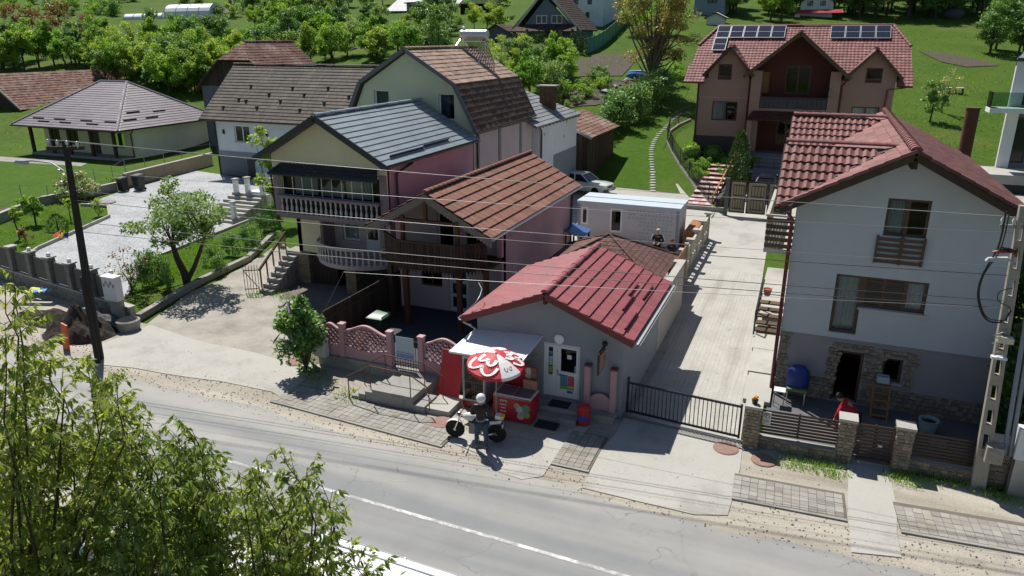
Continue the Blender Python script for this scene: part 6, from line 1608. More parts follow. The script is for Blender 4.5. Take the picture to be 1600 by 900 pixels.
# ------------------------------------------------------------------ pink cast fence before the terracotta house
PINKF = mat('pink_cast_concrete', (.47, .29, .30), .85, .10, 2, 30, .2, .004, stain=(.36, .25, .25))
def pink_fence():
 t = thing('lattice_fence', 'pink cast concrete lattice fence on low wall before terracotta roofed house', 'fence', (-12.5, 20, 0))
 MB().box(-15.6, -12.55, 19.85, 20.15, 0, .44).build('base_wall', CONC_D, t); MB().box(-11.5, -9.75, 19.85, 20.15, 0, .44).build('base_wall', CONC_D, t)
 for x in (-14.6, -12.66, -11.44): MB().box(x - .09, x + .09, 19.9, 20.1, .44, 1.66).build('pillar', PINKF, t); MB().box(x - .115, x + .115, 19.88, 20.12, 1.66, 1.72).build('pillar_cap', PINKF, t)
 def panel(x0, x1, z0, amp):
  w = x1 - x0; n = 14
  top = lambda s: 1.50 + amp * (math.sin(math.pi * (s * 2 - .5)) * .5 + .5)
  mid = lambda s: .86 - .5 * amp * (math.sin(math.pi * (s * 2 - .5)) * .5 + .5)
  MB().prism([(x0, 19.96, z0), (x1, 19.96, z0)] + [(x1 - w * i / n, 19.96, mid(1 - i / n)) for i in range(n + 1)], (0, .07, 0)).build('lower_panel', PINKF, t)
  MB().prism([(x0 + w * i / n, 19.95, mid(i / n) - .03) for i in range(n + 1)] + [(x1 - w * i / n, 19.95, mid(1 - i / n) + .05) for i in range(n + 1)], (0, .09, 0)).build('mid_band', PINKF, t)
  MB().prism([(x0 + w * i / n, 19.94, top(i / n) - .07) for i in range(n + 1)] + [(x1 - w * i / n, 19.94, top(1 - i / n)) for i in range(n + 1)], (0, .11, 0)).build('top_band', PINKF, t)
  st = .21
  for sg in (1, -1):
   k = -8
   while k < 20:
    # a bar of 45 degrees, clipped to the open field
    pts = []
    for q in range(41):
     u = q / 40; x = x0 + w * u; z = .2 + k * st + sg * (x - x0)
     if mid(u) + .03 < z < top(u) - .05: pts.append((x, z))
    if len(pts) > 2: MB().beam((pts[0][0], 20.0, pts[0][1]), (pts[-1][0], 20.0, pts[-1][1]), .045, .05, up=(0, 1, 0)).build('lattice_bar', PINKF, t)
    k += 1
 panel(-15.5, -14.69, .44, .16); panel(-14.51, -12.75, .44, .26); panel(-11.35, -9.8, .44, .26)
 MB().box(-15.62, -15.5, 19.9, 20.1, .44, 1.66).build('pillar', PINKF, t)
pink_fence()
def fence_gate():
 t = thing('yard_gate', 'dark metal bar gate with pale blue banner between pink lattice panels', 'gate', (-12, 20, .35))
 m = MB()
 for z in (.5, .62, 1.45): m.beam((-12.52, 20, z), (-11.58, 20, z), .03, .04)
 m.build('frame', ANTH, t)
 for k in range(10): MB().tube([(-12.5 + k * .102, 20, .42), (-12.5 + k * .102, 20, 1.62), (-12.5 + k * .102, 20, 1.70)], [.012, .012, .001], 5).build('bar', ANTH, t)
 MB().box(-12.57, -11.53, 19.8, 20.2, .0, .40).build('threshold', CONC_D, t)
 b = MB().box(-12.42, -11.72, 19.955, 19.965, .78, 1.58).build('banner', mat('banner_print', (.42, .50, .56), .6, .12, 1.5), t)
 MB().box(-12.40, -11.74, 19.945, 19.954, .80, .95).build('banner_band', paint('banner_blue', (.15, .25, .55), .6), t)
 MB().box(-12.40, -11.74, 19.945, 19.954, 1.0, 1.02).build('banner_band', paint('banner_brown', (.22, .20, .17), .6), t)
fence_gate()
mb_ = thing('post_box', 'pale grey meter box fixed at left end of pink lattice fence', 'meter box', (-15.3, 19.75, .5))
MB().box(-15.6, -15.12, 19.62, 19.84, .45, 1.1).build('body', paint('pale_grey_box', (.52, .55, .57), .5), mb_)
MB().box(-15.56, -15.38, 19.605, 19.619, .62, .98).build('door', paint('white_label', (.7, .7, .7), .5), mb_); MB().box(-15.63, -15.09, 19.6, 19.86, 1.1, 1.14).build('lid', paint('pale_grey_lid', (.58, .61, .63), .5), mb_)
sf = thing('side_fence', 'dark slatted side fence behind the pink lattice fence', 'fence', (-15.6, 23, 0))
for k in range(34): MB().box(-15.62, -15.58, 20.3 + k * .16, 20.44 + k * .16, .1, 1.9).build('slat', WOOD_D, sf)
MB().beam((-15.57, 20.2, .5), (-15.57, 25.6, .5), .04, .08).beam((-15.57, 20.2, 1.6), (-15.57, 25.6, 1.6), .04, .08).build('rail', WOOD_D, sf)
# the concrete steps with iron rails by the road
cs = thing('concrete_steps', 'weathered concrete platform with steps at the roadside before pink fence', 'steps', (-11.5, 18.4, 0))
MB().box(-12.2, -10.72, 18.02, 18.85, 0, .5).build('platform', CONC_D, cs)
MB().box(-12.2, -10.72, 18.851, 19.84, 0, .42).build('landing', CONC_D, cs)
for k in range(3): MB().box(-12.48 - k * .26, -12.202 - k * .26, 18.04, 18.83, 0, .38 - k * .12).build('step', CONC_D, cs)
MB().box(-10.718, -10.3, 18.0, 18.85, 0, .26).build('step', CONC_D, cs)
MB().box(-10.298, -9.5, 18.1, 19.3, 0, .2).build('slab', CONC, cs)
for lab, y in (('rusty iron handrail on front edge of the roadside concrete steps', 17.98), ('rusty iron handrail at rear of the roadside concrete steps', 18.9)):
 h = thing('handrail', lab, 'handrail', (-11.5, y, 0)); q = [(-13.05, y, .85), (-12.2, y, 1.35), (-10.75, y, 1.3), (-10.1, y, .95)]
 MB().tube(q, .022, 6).build('rail', RUSTY, h)
 for (x, yy, z), z0 in zip(q, (0, .5, .5, .2)): MB().tube([(x, yy, z0), (x, yy, z)], .018, 6).build('post', RUSTY, h)

# ------------------------------------------------------------------ in front of the shop
def fridge():
 t = thing('drinks_fridge', 'upright glass door drinks fridge standing by the shop under white awning', 'fridge', (-8.95, 19.1, 0))
 x0, x1, y0, y1 = -9.4, -8.6, 18.95, 19.6; G = paint('fridge_grey', (.40, .41, .42), .4)
 MB().box(x0, x0 + .05, y0, y1, .25, 1.85).box(x1 - .05, x1, y0, y1, .25, 1.85).box(x0 + .05, x1 - .05, y1 - .05, y1, .25, 1.85).box(x0 + .05, x1 - .05, y0, y1 - .05, 1.8, 1.85).build('cabinet', G, t)
 MB().box(x0, x1, y0 - .02, y1, .03, .25).build('base', paint('fridge_red', (.30, .015, .015), .35), t)
 fr_ = MB(); fr_.box(x0 + .02, x0 + .08, y0 - .05, y0 - .01, .27, 1.8).box(x1 - .08, x1 - .02, y0 - .05, y0 - .01, .27, 1.8).box(x0 + .08, x1 - .08, y0 - .05, y0 - .01, .27, .33).box(x0 + .08, x1 - .08, y0 - .05, y0 - .01, 1.72, 1.8)
 d = fr_.build('door', G, t)
 MB().quad((x0 + .08, y0 - .03, .33), (x1 - .08, y0 - .03, .33), (x1 - .08, y0 - .03, 1.72), (x0 + .08, y0 - .03, 1.72)).build('pane', glassmat(), d)
 MB().tube([(x0 + .05, y0 - .08, .6), (x0 + .05, y0 - .08, 1.6)], .012).build('handle', paint('pale_green', (.35, .5, .42), .4), d)
 cols = [(.4, .02, .02), (.08, .25, .06), (.5, .30, .03), (.05, .05, .06), (.45, .42, .38), (.10, .2, .4), (.35, .10, .03)]
 for s in range(5):
  z = .36 + s * .28
  sh = MB().box(x0 + .06, x1 - .06, y0 + .02, y1 - .06, z - .02, z).build('shelf', STEEL, t)
  for k in range(8):
   c = cols[(s * 3 + k // 2) % 7]; MB().lathe([(.032, 0), (.034, .12), (.014, .18), (.014, .21)], 8, (x0 + .12 + k * .08, y0 + .10, z + .001)).build('bottle', paint('bottle_%d' % ((s * 3 + k // 2) % 7), c, .2), sh)
fridge()
o = MB().hexa([(-10.42, 19.05, .02), (-9.62, 19.0, .02), (-9.62, 19.04, .02), (-10.42, 19.09, .02), (-10.35, 19.5, 1.62), (-9.62, 19.46, 1.62), (-9.62, 19.5, 1.62), (-10.35, 19.54, 1.62)]).build('red_board', paint('board_red', (.46, .012, .018), .4), None, loc=(-10, 19.3, 0)); tag(o, 'tall plain red board leaning against pink fence beside the fridge', 'board')
def freezer():
 t = thing('ice_cream_freezer', 'red ice cream chest freezer with glass top and printed front', 'freezer', (-7.6, 18.9, 0))
 x0, x1, y0, y1 = -8.2, -6.95, 18.6, 19.3; R = paint('freezer_red', (.42, .015, .02), .35)
 MB().box(x0, x1, y0, y1, .06, .84).build('body', R, t)
 MB().box(x0 + .01, x1 - .01, y0 + .01, y1 - .01, .841, .88).build('rim', paint('freezer_white', (.62, .62, .63), .4), t)
 for k in range(2): MB().box(x0 + .06 + k * .58, x0 + .6 + k * .58, y0 + .05, y1 - .05, .881 + .012 * k, .89 + .012 * k).build('glass_lid', paint('lid_glass', (.10, .12, .14), .06), t)
 MB().box(x1 - .5, x1 - .05, y1 - .1, y1 - .05, .9, 1.2).build('price_board', mat('price_print', (.45, .25, .15), .6, .3, 12), t)
 yf = y0 - .004; LW = paint('print_white', (.72, .70, .68), .5)
 # printed front: heart of two nested curls, words, cones
 def heart(cx, cz, s, nm, fm=LW, wd=.014):
  for sg in (-1, 1):
   pts = []
   for i in range(22):
    a = i / 21 * 4.4; r = s * (1 - .17 * a)
    pts.append((cx + sg * (s * .9 - r * math.cos(a) * .9), yf, cz + r * math.sin(a) * .8))
   MB().tube(pts, wd, 4).build(nm, fm, t)
 heart(-7.86, .66, .075, 'heart_logo')
 for k, (w, z) in enumerate(((.22, .53), (.16, .42), (.20, .31))):
  n = 5 if k else 7
  for i in range(n): MB().box(-7.86 - w / 2 + i * w / n, -7.86 - w / 2 + (i + .7) * w / n, yf - .002, yf + .003, z, z + .04).build('printed_letter', LW, t)
 for (x, z, r, c) in ((-7.42, .58, .10, (.55, .38, .2)), (-7.33, .48, .12, (.62, .58, .55)), (-7.22, .36, .12, (.35, .36, .45)), (-7.12, .55, .13, (.15, .30, .20)), (-7.10, .33, .11, (.30, .42, .06)), (-7.3, .26, .12, (.6, .45, .35))):
  MB().lathe([(.005, -.004), (r, -.003), (r, .003)], 14, (x, yf, z), axis='y', sx=1.0).build('printed_picture', mat('print_%d' % int(x * -100 + z * 10), c, .6, .35, 14, 50, 0), t)
 MB().box(x0, x1, y0 - .012, y0 - .002, .80, .83).build('trim', STEEL, t)
 for x in (x0 + .1, x1 - .1):
  for y in (y0 + .1, y1 - .1): MB().lathe([(.03, 0), (.03, .06)], 8, (x, y, 0)).build('castor', BLACKP, t)
freezer()
def umbrella():
 c = Vector((-7.93, 18.2, 0)); t = thing('umbrella', 'red and white beach umbrella with printed swirls beside the freezer', 'umbrella', c)
 tilt = Matrix.Rotation(RAD(6), 3, 'X') @ Matrix.Rotation(RAD(4), 3, 'Y'); top = Vector((c.x - .02, c.y + .06, 2.38)); R = .86; h = .34; n = 8
 MB().tube([c, c + Vector((0, .02, 1.4)), top], .016, 8).build('pole', STEEL, t)
 RM, WM = paint('canopy_red', (.50, .018, .035), .6), paint('canopy_white', (.72, .70, .70), .6)
 def P(a, s, lift=0):
  r = R * s; z = -h * s ** 1.6 + lift
  return top + tilt @ Vector((r * math.cos(a), r * math.sin(a), z))
 a0 = -1.75
 for k in range(n):
  m = WM if k % 4 == 1 else RM; q = MB(); g = 6
  for i in range(g):
   for j in range(4):
    aa, ab = a0 + (k + j / 4) * 6.2832 / n, a0 + (k + (j + 1) / 4) * 6.2832 / n
    q.quad(P(aa, i / g), P(aa, (i + 1) / g), P(ab, (i + 1) / g), P(ab, i / g))
  for j in range(4):
   aa, ab = a0 + (k + j / 4) * 6.2832 / n, a0 + (k + (j + 1) / 4) * 6.2832 / n
   u, v = P(aa, 1), P(ab, 1); dz = Vector((0, 0, -.1)); q.quad(u, u + dz, v + dz, v)
  gore = q.build('gore', m, t, fixn=False, sharp=60)
 # printed swirls on the red gores, heart on the white one
 def band(k0, pts, wd, m, nm):
  q = MB(); ps = [P(a0 + (k0 + u) * 6.2832 / n, s, .012) for (u, s) in pts]
  for i in range(len(ps) - 1):
   d = (ps[i + 1] - ps[i]).normalized(); nrm = (tilt @ Vector((0, 0, 1))); sd = d.cross(nrm).normalized() * wd / 2
   q.quad(ps[i] - sd, ps[i] + sd, ps[i + 1] + sd, ps[i + 1] - sd)
  q.build(nm, m, t, fixn=False)
 for (ua, ub) in ((-1.35, .85), (2.15, 3.6), (-3.9, -1.9)):
  for (s0, am) in ((.36, .22), (.66, .26)):
   band(0, [(ua + (ub - ua) * i / 20, min(.96, s0 + am * abs(math.sin(2 * math.pi * i / 20)))) for i in range(21)], .12, WM, 'printed_swirl')
 DM = paint('print_dark_red', (.16, .03, .04), .6)
 for sg in (-1, 1): band(1, [(.5 + sg * (.17 - .13 * math.cos(i * .35) * (1 - i * .05)), .72 + .10 * math.sin(i * .35) * (1 - i * .05)) for i in range(14)], .018, DM, 'printed_heart')
 MB().ball(top + Vector((0, 0, .03)), .03).build('finial', WM, t)
 MB().lathe([(.25, 0), (.25, .08), (.04, .1), (.04, .3)], 14, (c.x, c.y, 0)).build('stand', CONC_D, t)
umbrella()
bk = thing('display_board', 'red printed display board standing behind the ice cream freezer', 'board', (-7.75, 19.45, 0))
MB().box(-8.35, -7.1, 19.42, 19.47, .3, 1.55).build('panel', paint('freezer_red', (.42, .015, .02), .35), bk)
for k, c in enumerate(((.6, .5, .4), (.3, .2, .15), (.55, .55, .5), (.2, .15, .12))): MB().lathe([(.005, -.004), (.11, -.003), (.11, .003)], 12, (-7.35 + (k % 2) * .14, 19.415, 1.25 + (k // 2) * .16), axis='y').build('printed_picture', mat('board_print_%d' % k, c, .6, .35, 14, 50, 0), bk)
aw = thing('awning', 'white translucent sheet awning over the drinks fridge on shop wall', 'awning', (-8.3, 19.5, 2))
PW = paint('awning_white', (.74, .75, .76), .35)
P4 = [(-9.75, 18.75, 1.93), (-7.3, 18.62, 2.02), (-7.15, 20.09, 2.36), (-9.45, 20.09, 2.24)]
q = MB(); n = 12
for i in range(n):
 f = lambda s, t: Vector(P4[0]).lerp(Vector(P4[1]), s).lerp(Vector(P4[3]).lerp(Vector(P4[2]), s), t)
 for j in range(3): q.quad(f(i / n, j / 3), f((i + 1) / n, j / 3), f((i + 1) / n, (j + 1) / 3), f(i / n, (j + 1) / 3))
q.build('sheet', PW, aw)
MB().beam(P4[0], P4[1], .04, .06).beam(P4[0], P4[3], .03, .04).beam(P4[1], P4[2], .03, .04).beam(Vector(P4[0]).lerp(Vector(P4[1]), .5), Vector(P4[3]).lerp(Vector(P4[2]), .5), .03, .04).build('frame', PW, aw)
for s in (.02, .98):
 p = Vector(P4[0]).lerp(Vector(P4[1]), s); MB().beam(p, (p.x, 20.08, 1.7), .025, .025).build('strut', STEEL, aw)
wb = thing('tank', 'pale blue plastic water tank beside the shop wall behind red board', 'tank', (-10.2, 21.2, 0))
MB().lathe([(.5, .24), (.52, 1.0), (.48, 1.15), (.3, 1.25), (.01, 1.27)], 16, (-10.15, 21.2, 0), sx=.9, sy=1.3).build('body', paint('pale_blue_plastic', (.20, .30, .38), .45), wb)
rb = thing('litter_bin', 'red round litter bin with blue printed patch by the shop steps', 'bin', (-5.5, 19.3, 0))
MB().lathe([(.19, 0), (.215, .52), (.225, .55), (.205, .58), (.15, .63), (.02, .65)], 18, (-5.5, 19.3, .03)).build('body', paint('bin_red', (.42, .03, .025), .45), rb)
for k in range(6):
 a = -2.3 + k * .25; b_ = a + .24; z = .18 + .05 * (k % 2); r = .208
 MB().hexa([(-5.5 + r * math.cos(a), 19.3 + r * math.sin(a), z), (-5.5 + r * math.cos(b_), 19.3 + r * math.sin(b_), z), (-5.5 + r * .9 * math.cos(b_), 19.3 + r * .9 * math.sin(b_), z), (-5.5 + r * .9 * math.cos(a), 19.3 + r * .9 * math.sin(a), z)] +
    [(-5.5 + (r + .012) * math.cos(a), 19.3 + (r + .012) * math.sin(a), z + .16), (-5.5 + (r + .012) * math.cos(b_), 19.3 + (r + .012) * math.sin(b_), z + .16), (-5.5 + r * .9 * math.cos(b_), 19.3 + r * .9 * math.sin(b_), z + .16), (-5.5 + r * .9 * math.cos(a), 19.3 + r * .9 * math.sin(a), z + .16)]).build('printed_patch', paint('patch_blue', (.04, .07, .35), .5), rb)
pf = thing('pink_fence_stub', 'short pink fence panel between two pillars against grey shop wall', 'fence', (-5.2, 19.9, 0))
MB().box(-5.75, -4.65, 19.55, 20.08, 0, .26).build('base', CONC_D, pf)
for x in (-5.6, -4.78):
 MB().box(x - .09, x + .09, 19.86, 20.04, .26, 1.66).build('pillar', PINKF, pf); MB().box(x - .11, x + .11, 19.84, 20.06, 1.66, 1.71).build('pillar_cap', mat('dark_pink_cap', (.2, .1, .11), .85), pf)
MB().prism([(-5.51, 19.92, .26), (-4.87, 19.92, .26)] + [(-4.87 - .64 * i / 10, 19.92, .62 + .18 * math.sin(math.pi * (i / 10) * .9 + .2)) for i in range(11)], (0, .07, 0)).build('panel', PINKF, pf)
RM_ = mat('rusty_cover', (.27, .17, .14), .85, .2, 6, 40, .4, .004)
for x, y, r, z, lb in ((1134, 702, .36, .03, 'round rusty manhole cover on concrete before the drive gate'), (690, 662, .36, .045, 'round rusty manhole cover on pavement left of the motorcycle'), (1193, 720, .34, .02, 'round rusty manhole cover by the stone pillar and grass'), (463, 566, .38, .03, 'round rusty manhole cover on the left concrete apron')):
 p = ZP(x, y); m = MB().lathe([(.01, .02), (r * .9, .02), (r * .92, .012), (r, .012), (r, -.01)], 20, (p.x, p.y, z)).build('manhole_cover', RM_, None, loc=(p.x, p.y, z)); tag(m, lb, 'manhole')
# ------------------------------------------------------------------ drive gate
dg = thing('drive_gate', 'black metal bar gate closing the paved drive beside the shop', 'gate', (-2.7, 20.2, 0))
a, b = Vector((-4.42, 20.38, 0)), Vector((-1.02, 20.05, 0)); m = MB()
for z in (.16, 1.12): m.beam(a + Vector((0, 0, z)), b + Vector((0, 0, z)), .05, .06)
m.beam(a + Vector((0, 0, .1)), a + Vector((0, 0, 1.3)), .07, .07).beam(b + Vector((0, 0, .1)), b + Vector((0, 0, 1.2)), .06, .06)
m.build('frame', BLACKM, dg)
for k in range(1, 28): p = a.lerp(b, k / 28); MB().box(p.x - .012, p.x + .012, p.y - .012, p.y + .012, .191, 1.09).build('bar', BLACKM, dg)
tr_ = tag(MB().beam(a + Vector((0, -.05, .02)), b + Vector((.1, -.05, .02)), .12, .05).build('gate_track', STEEL, None, loc=(-2.7, 20.2, 0)), 'steel floor track lying under the black drive gate', 'track')

# ------------------------------------------------------------------ stone and slat fence of the right house
def slat_panel(parent, a, b, z0, z1, n, m=SLATM, post=True):
 d = (b - a).normalized(); h = (z1 - z0) / n
 for k in range(n): MB().beam(a + Vector((0, 0, z0 + h * (k + .5))), b + Vector((0, 0, z0 + h * (k + .5))), .03, h * .62).build('slat', m, parent)
 if post:
  c = a.lerp(b, .5); s = Vector((-d.y, d.x, 0)) * .03
  MB().beam(c + s + Vector((0, 0, z0)), c + s + Vector((0, 0, z1)), .05, .04, up=(0, 1, 0)).build('upright', m, parent)
def stone_clad(parent, x0, x1, y0, y1, z0, z1, faces='fr', st=(.14, .11)):
 MB().box(x0, x1, y0, y1, z0, z1).build('core', MORTAR, parent)
 def face(F, u0, u1):
  z = z0 + .01
  while z < z1 - .03:
   h = min(random.uniform(.75, 1.25) * st[1], z1 - z - .005); u = u0 + .004
   while u < u1 - .02:
    w = min(random.uniform(.7, 1.4) * st[0], u1 - u - .004)
    if u1 - u - w < .05: w = u1 - u - .004
    dp = random.uniform(.015, .04); j = lambda: random.uniform(-.008, .008)
    q = [F.p(u + .006 + j(), z + .005 + j(), .001), F.p(u + w - .006 + j(), z + .005 + j(), .001), F.p(u + w - .006 + j(), z + h - .006 + j(), .001), F.p(u + .006 + j(), z + h - .006 + j(), .001)]
    mb = MB(); mb.hexa([q[0], q[1], q[2], q[3]] + [q[i] + F.N * dp + (sum(q, Vector()) / 4 - q[i]) * .12 for i in range(4)]); mb.build('stone', STONE_V, parent)
    u += w
   z += h
 if 'f' in faces: face(front(y0), x0, x1)
 if 'r' in faces: face(rightw(x1), y0, y1)
 if 'l' in faces: face(leftw(x0), y0, y1)
def right_fence():
 t = thing('front_fence', 'brown slatted fence with stone pillars before the tall white house', 'fence', (2, 20, 0))
 for (x, y) in ((-.68, 19.92), (1.78, 20.12), (3.2, 20.22), (5.45, 20.35)):
  stone_clad(t, x - .19, x + .19, y - .19, y + .19, 0, 1.28, 'frl')
  MB().box(x - .24, x + .24, y - .24, y + .24, 1.281, 1.36).build('pillar_cap', CONC, t)
 for (x0, x1, y) in ((-.48, 1.58, 20.0), (3.4, 5.25, 20.26), (5.65, 9, 20.4)): stone_clad(t, x0, x1, y - .11, y + .11, 0, .36 if x0 < 5 else .75, 'f', (.2, .16))
 slat_panel(t, Vector((-.48, 20.0, 0)), Vector((1.58, 20.1, 0)), .42, 1.2, 8); slat_panel(t, Vector((3.4, 20.24, 0)), Vector((5.25, 20.32, 0)), .42, 1.2, 8)
 g = thing('garden_gate', 'brown slatted garden gate between two stone pillars at the pale path', 'gate', (2.5, 20.15, 0))
 a, b = Vector((2.0, 20.12, 0)), Vector((2.98, 20.2, 0))
 slat_panel(g, a, b, .12, 1.22, 10); MB().beam(a + Vector((.02, 0, .1)), a + Vector((.02, 0, 1.25)), .05, .05, up=(0, 1, 0)).beam(b - Vector((.02, 0, -.1)), b + Vector((-.02, 0, 1.25)), .05, .05, up=(0, 1, 0)).build('frame', WIN_B, g)
 MB().box(2.6, 2.7, 20.06, 20.1, .62, .68).build('handle', STEEL, g)
right_fence()
s = thing('parking_sign', 'small pale sign with circled letter P on brown slatted fence', 'sign', (-.3, 19.93, .9))
MB().box(-.42, -.2, 19.93, 19.945, .78, 1.16).build('plate', paint('sign_white', (.62, .62, .63), .5), s)
SG = paint('sign_dark', (.06, .06, .09), .5)
ring = [(-.31 + .075 * math.cos(a * .2618), 19.926, 1.05 + .075 * math.sin(a * .2618)) for a in range(25)]
MB().tube(ring, .009, 4).build('printed_ring', SG, s)
q = MB(); q.box(-.345, -.33, 19.922, 19.93, 1.0, 1.10)
q.tube([(-.33, 19.926, 1.095)] + [(-.315 + .028 * math.cos(1.4 - k * .35), 19.926, 1.072 + .025 * math.sin(1.4 - k * .35)) for k in range(9)] + [(-.33, 19.926, 1.048)], .008, 4); q.build('printed_letter', SG, s)
for k in range(2): MB().box(-.38, -.24, 19.922, 19.929, .84 + k * .05, .865 + k * .05).build('printed_line', paint('sign_red', (.35, .2, .22), .5), s)
p = thing('flower_pot', 'little dark pot with orange flowers on stone pillar at the drive', 'flower pot', (-.68, 19.92, 1.36))
MB().lathe([(.07, 0), (.09, .12), (.1, .13)], 10, (-.68, 19.92, 1.36)).build('pot', BLACKP, p)
q = MB()
for k in range(9): q.ball((-.68 + random.uniform(-.06, .06), 19.92 + random.uniform(-.06, .06), 1.53 + random.uniform(-.03, .06)), .035, 6, 4)
q.build('flowers', paint('orange_petal', (.75, .30, .02), .7), p)
sheet('house_yard', [(-.4, 20.1), (9, 20.4), (9, 23.8), (-.4, 23.8)], mat('yard_shade_paving', (.13, .13, .135), .9, .15, 2, 20), .016)  # grey paving coloured dark to stand in for the shade of the yard
# yard furniture in the shade
bc = thing('covered_chair', 'garden chair under a blue cover beside the stone trimmed door', 'chair', (.42, 23.3, 0))
for (x, y) in ((.15, 23.1), (.68, 23.1), (.15, 23.6), (.68, 23.6)): MB().tube([(x, y, 0), (x, y, .5)], .02).build('leg', paint('pale_leg', (.5, .48, .4), .5), bc)
MB().box(.12, .72, 23.05, 23.62, .46, .54).build('seat', paint('green_seat', (.14, .20, .06), .6), bc)
MB().lathe([(.34, .5), (.36, .75), (.33, 1.05), (.2, 1.22), (.02, 1.27)], 14, (.42, 23.4, 0), sy=.7).build('cover', paint('blue_cover', (.012, .035, .20), .6), bc)
wt = thing('side_table', 'small white side table left of the blue covered chair', 'table', (-.05, 22.9, 0))
MB().box(-.25, .1, 22.7, 23.05, .52, .55).build('top', paint('table_white', (.6, .6, .58), .5), wt)
for (x, y) in ((-.22, 22.73), (.07, 22.73), (-.22, 23.02), (.07, 23.02)): MB().tube([(x, y, 0), (x, y, .52)], .014).build('leg', STEEL, wt)
rk = thing('wooden_rack', 'orange brown wooden ladder rack under the small stone trimmed window', 'rack', (2.85, 23.3, 0))
for x in (2.62, 3.08): MB().beam((x, 23.0, 0), (x, 23.55, 1.05), .05, .04).build('side', WOOD_O, rk)
for k in range(5): MB().beam((2.62, 23.05 + k * .11, .12 + k * .21), (3.08, 23.05 + k * .11, .12 + k * .21), .09, .03).build('shelf', WOOD_O, rk)
cr = thing('crate', 'pale plastic crate standing on top of the wooden rack', 'crate', (2.85, 23.5, 1.06))
MB().box(2.68, 3.02, 23.4, 23.65, 1.06, 1.10).box(2.68, 2.71, 23.4, 23.65, 1.1, 1.26).box(2.99, 3.02, 23.4, 23.65, 1.1, 1.26).box(2.71, 2.99, 23.4, 23.43, 1.1, 1.26).box(2.71, 2.99, 23.62, 23.65, 1.1, 1.26).build('body', paint('crate_pale', (.42, .46, .50), .5), cr)
pt = thing('planter', 'pale teal round planter tub in the shaded yard', 'planter', (4.15, 22.7, 0))
MB().lathe([(.2, 0), (.24, .2), (.27, .42), (.29, .44), (.24, .44), (.22, .36)], 16, (4.15, 22.7, 0)).build('tub', mat('teal_tub', (.30, .40, .38), .7, .15), pt); MB().lathe([(.22, .36), (.01, .37)], 12, (4.15, 22.7, 0)).build('soil', DARKSOIL, pt)
bx = tag(MB().box(4.1, 4.5, 21.3, 21.7, .02, .3).build('box', CONC_D, None, loc=(4.3, 21.5, 0)), 'grey box on the yard ground near stone pillar', 'box')

# ------------------------------------------------------------------ utility poles
def left_pole():
 t = thing('utility_pole', 'dark leaning wooden utility pole with crossarm and street lamp on the left', 'utility pole', (-23.45, 17.25, 0))
 a, b = Vector((-23.45, 17.25, -.2)), Vector((-23.1, 17.3, 7.95)); PD = mat('tarred_pole', (.035, .030, .028), .85, .35, 3, 30, .4, .008, stretch=(5, 5, .4))
 MB().tube([a.lerp(b, i / 6) for i in range(7)], [.17 - .012 * i for i in range(7)], 10).build('pole', PD, t)
 MB().tube([(-23.15, 16.95, -.2), (-23.35, 17.15, 3.2)], .09, 8).build('stub_post', PD, t)
 MB().beam((-23.85, 17.18, 7.66), (-22.35, 17.34, 7.74), .1, .12).build('crossarm', WOOD_D, t)
 for x in (-23.8, -23.35, -22.9, -22.42): MB().lathe([(.015, 0), (.015, .1), (.05, .1), (.055, .16), (.03, .22), (.01, .23)], 10, (x, 17.2, 7.74)).build('insulator', paint('insulator_white', (.6, .62, .62), .25), t)
 for z in (6.9, 6.5): MB().lathe([(.015, 0), (.05, .02), (.05, .1), (.01, .12)], 8, (-23.38, 17.1, z)).build('insulator', _ML['insulator_white'], t)
 MB().tube([(-23.2, 17.2, 6.9), (-23.7, 17.1, 7.2), (-24.4, 16.95, 7.25), (-24.65, 16.9, 7.22)], .028, 8).build('lamp_arm', STEEL, t)
 MB().hexa([(-25.1, 16.78, 7.14), (-24.6, 16.82, 7.12), (-24.6, 16.98, 7.12), (-25.1, 16.94, 7.14), (-25.05, 16.82, 7.24), (-24.6, 16.84, 7.26), (-24.6, 16.96, 7.26), (-25.05, 16.92, 7.24)]).build('lamp_head', paint('lamp_grey', (.45, .46, .47), .4), t)
 return b
LP = left_pole()
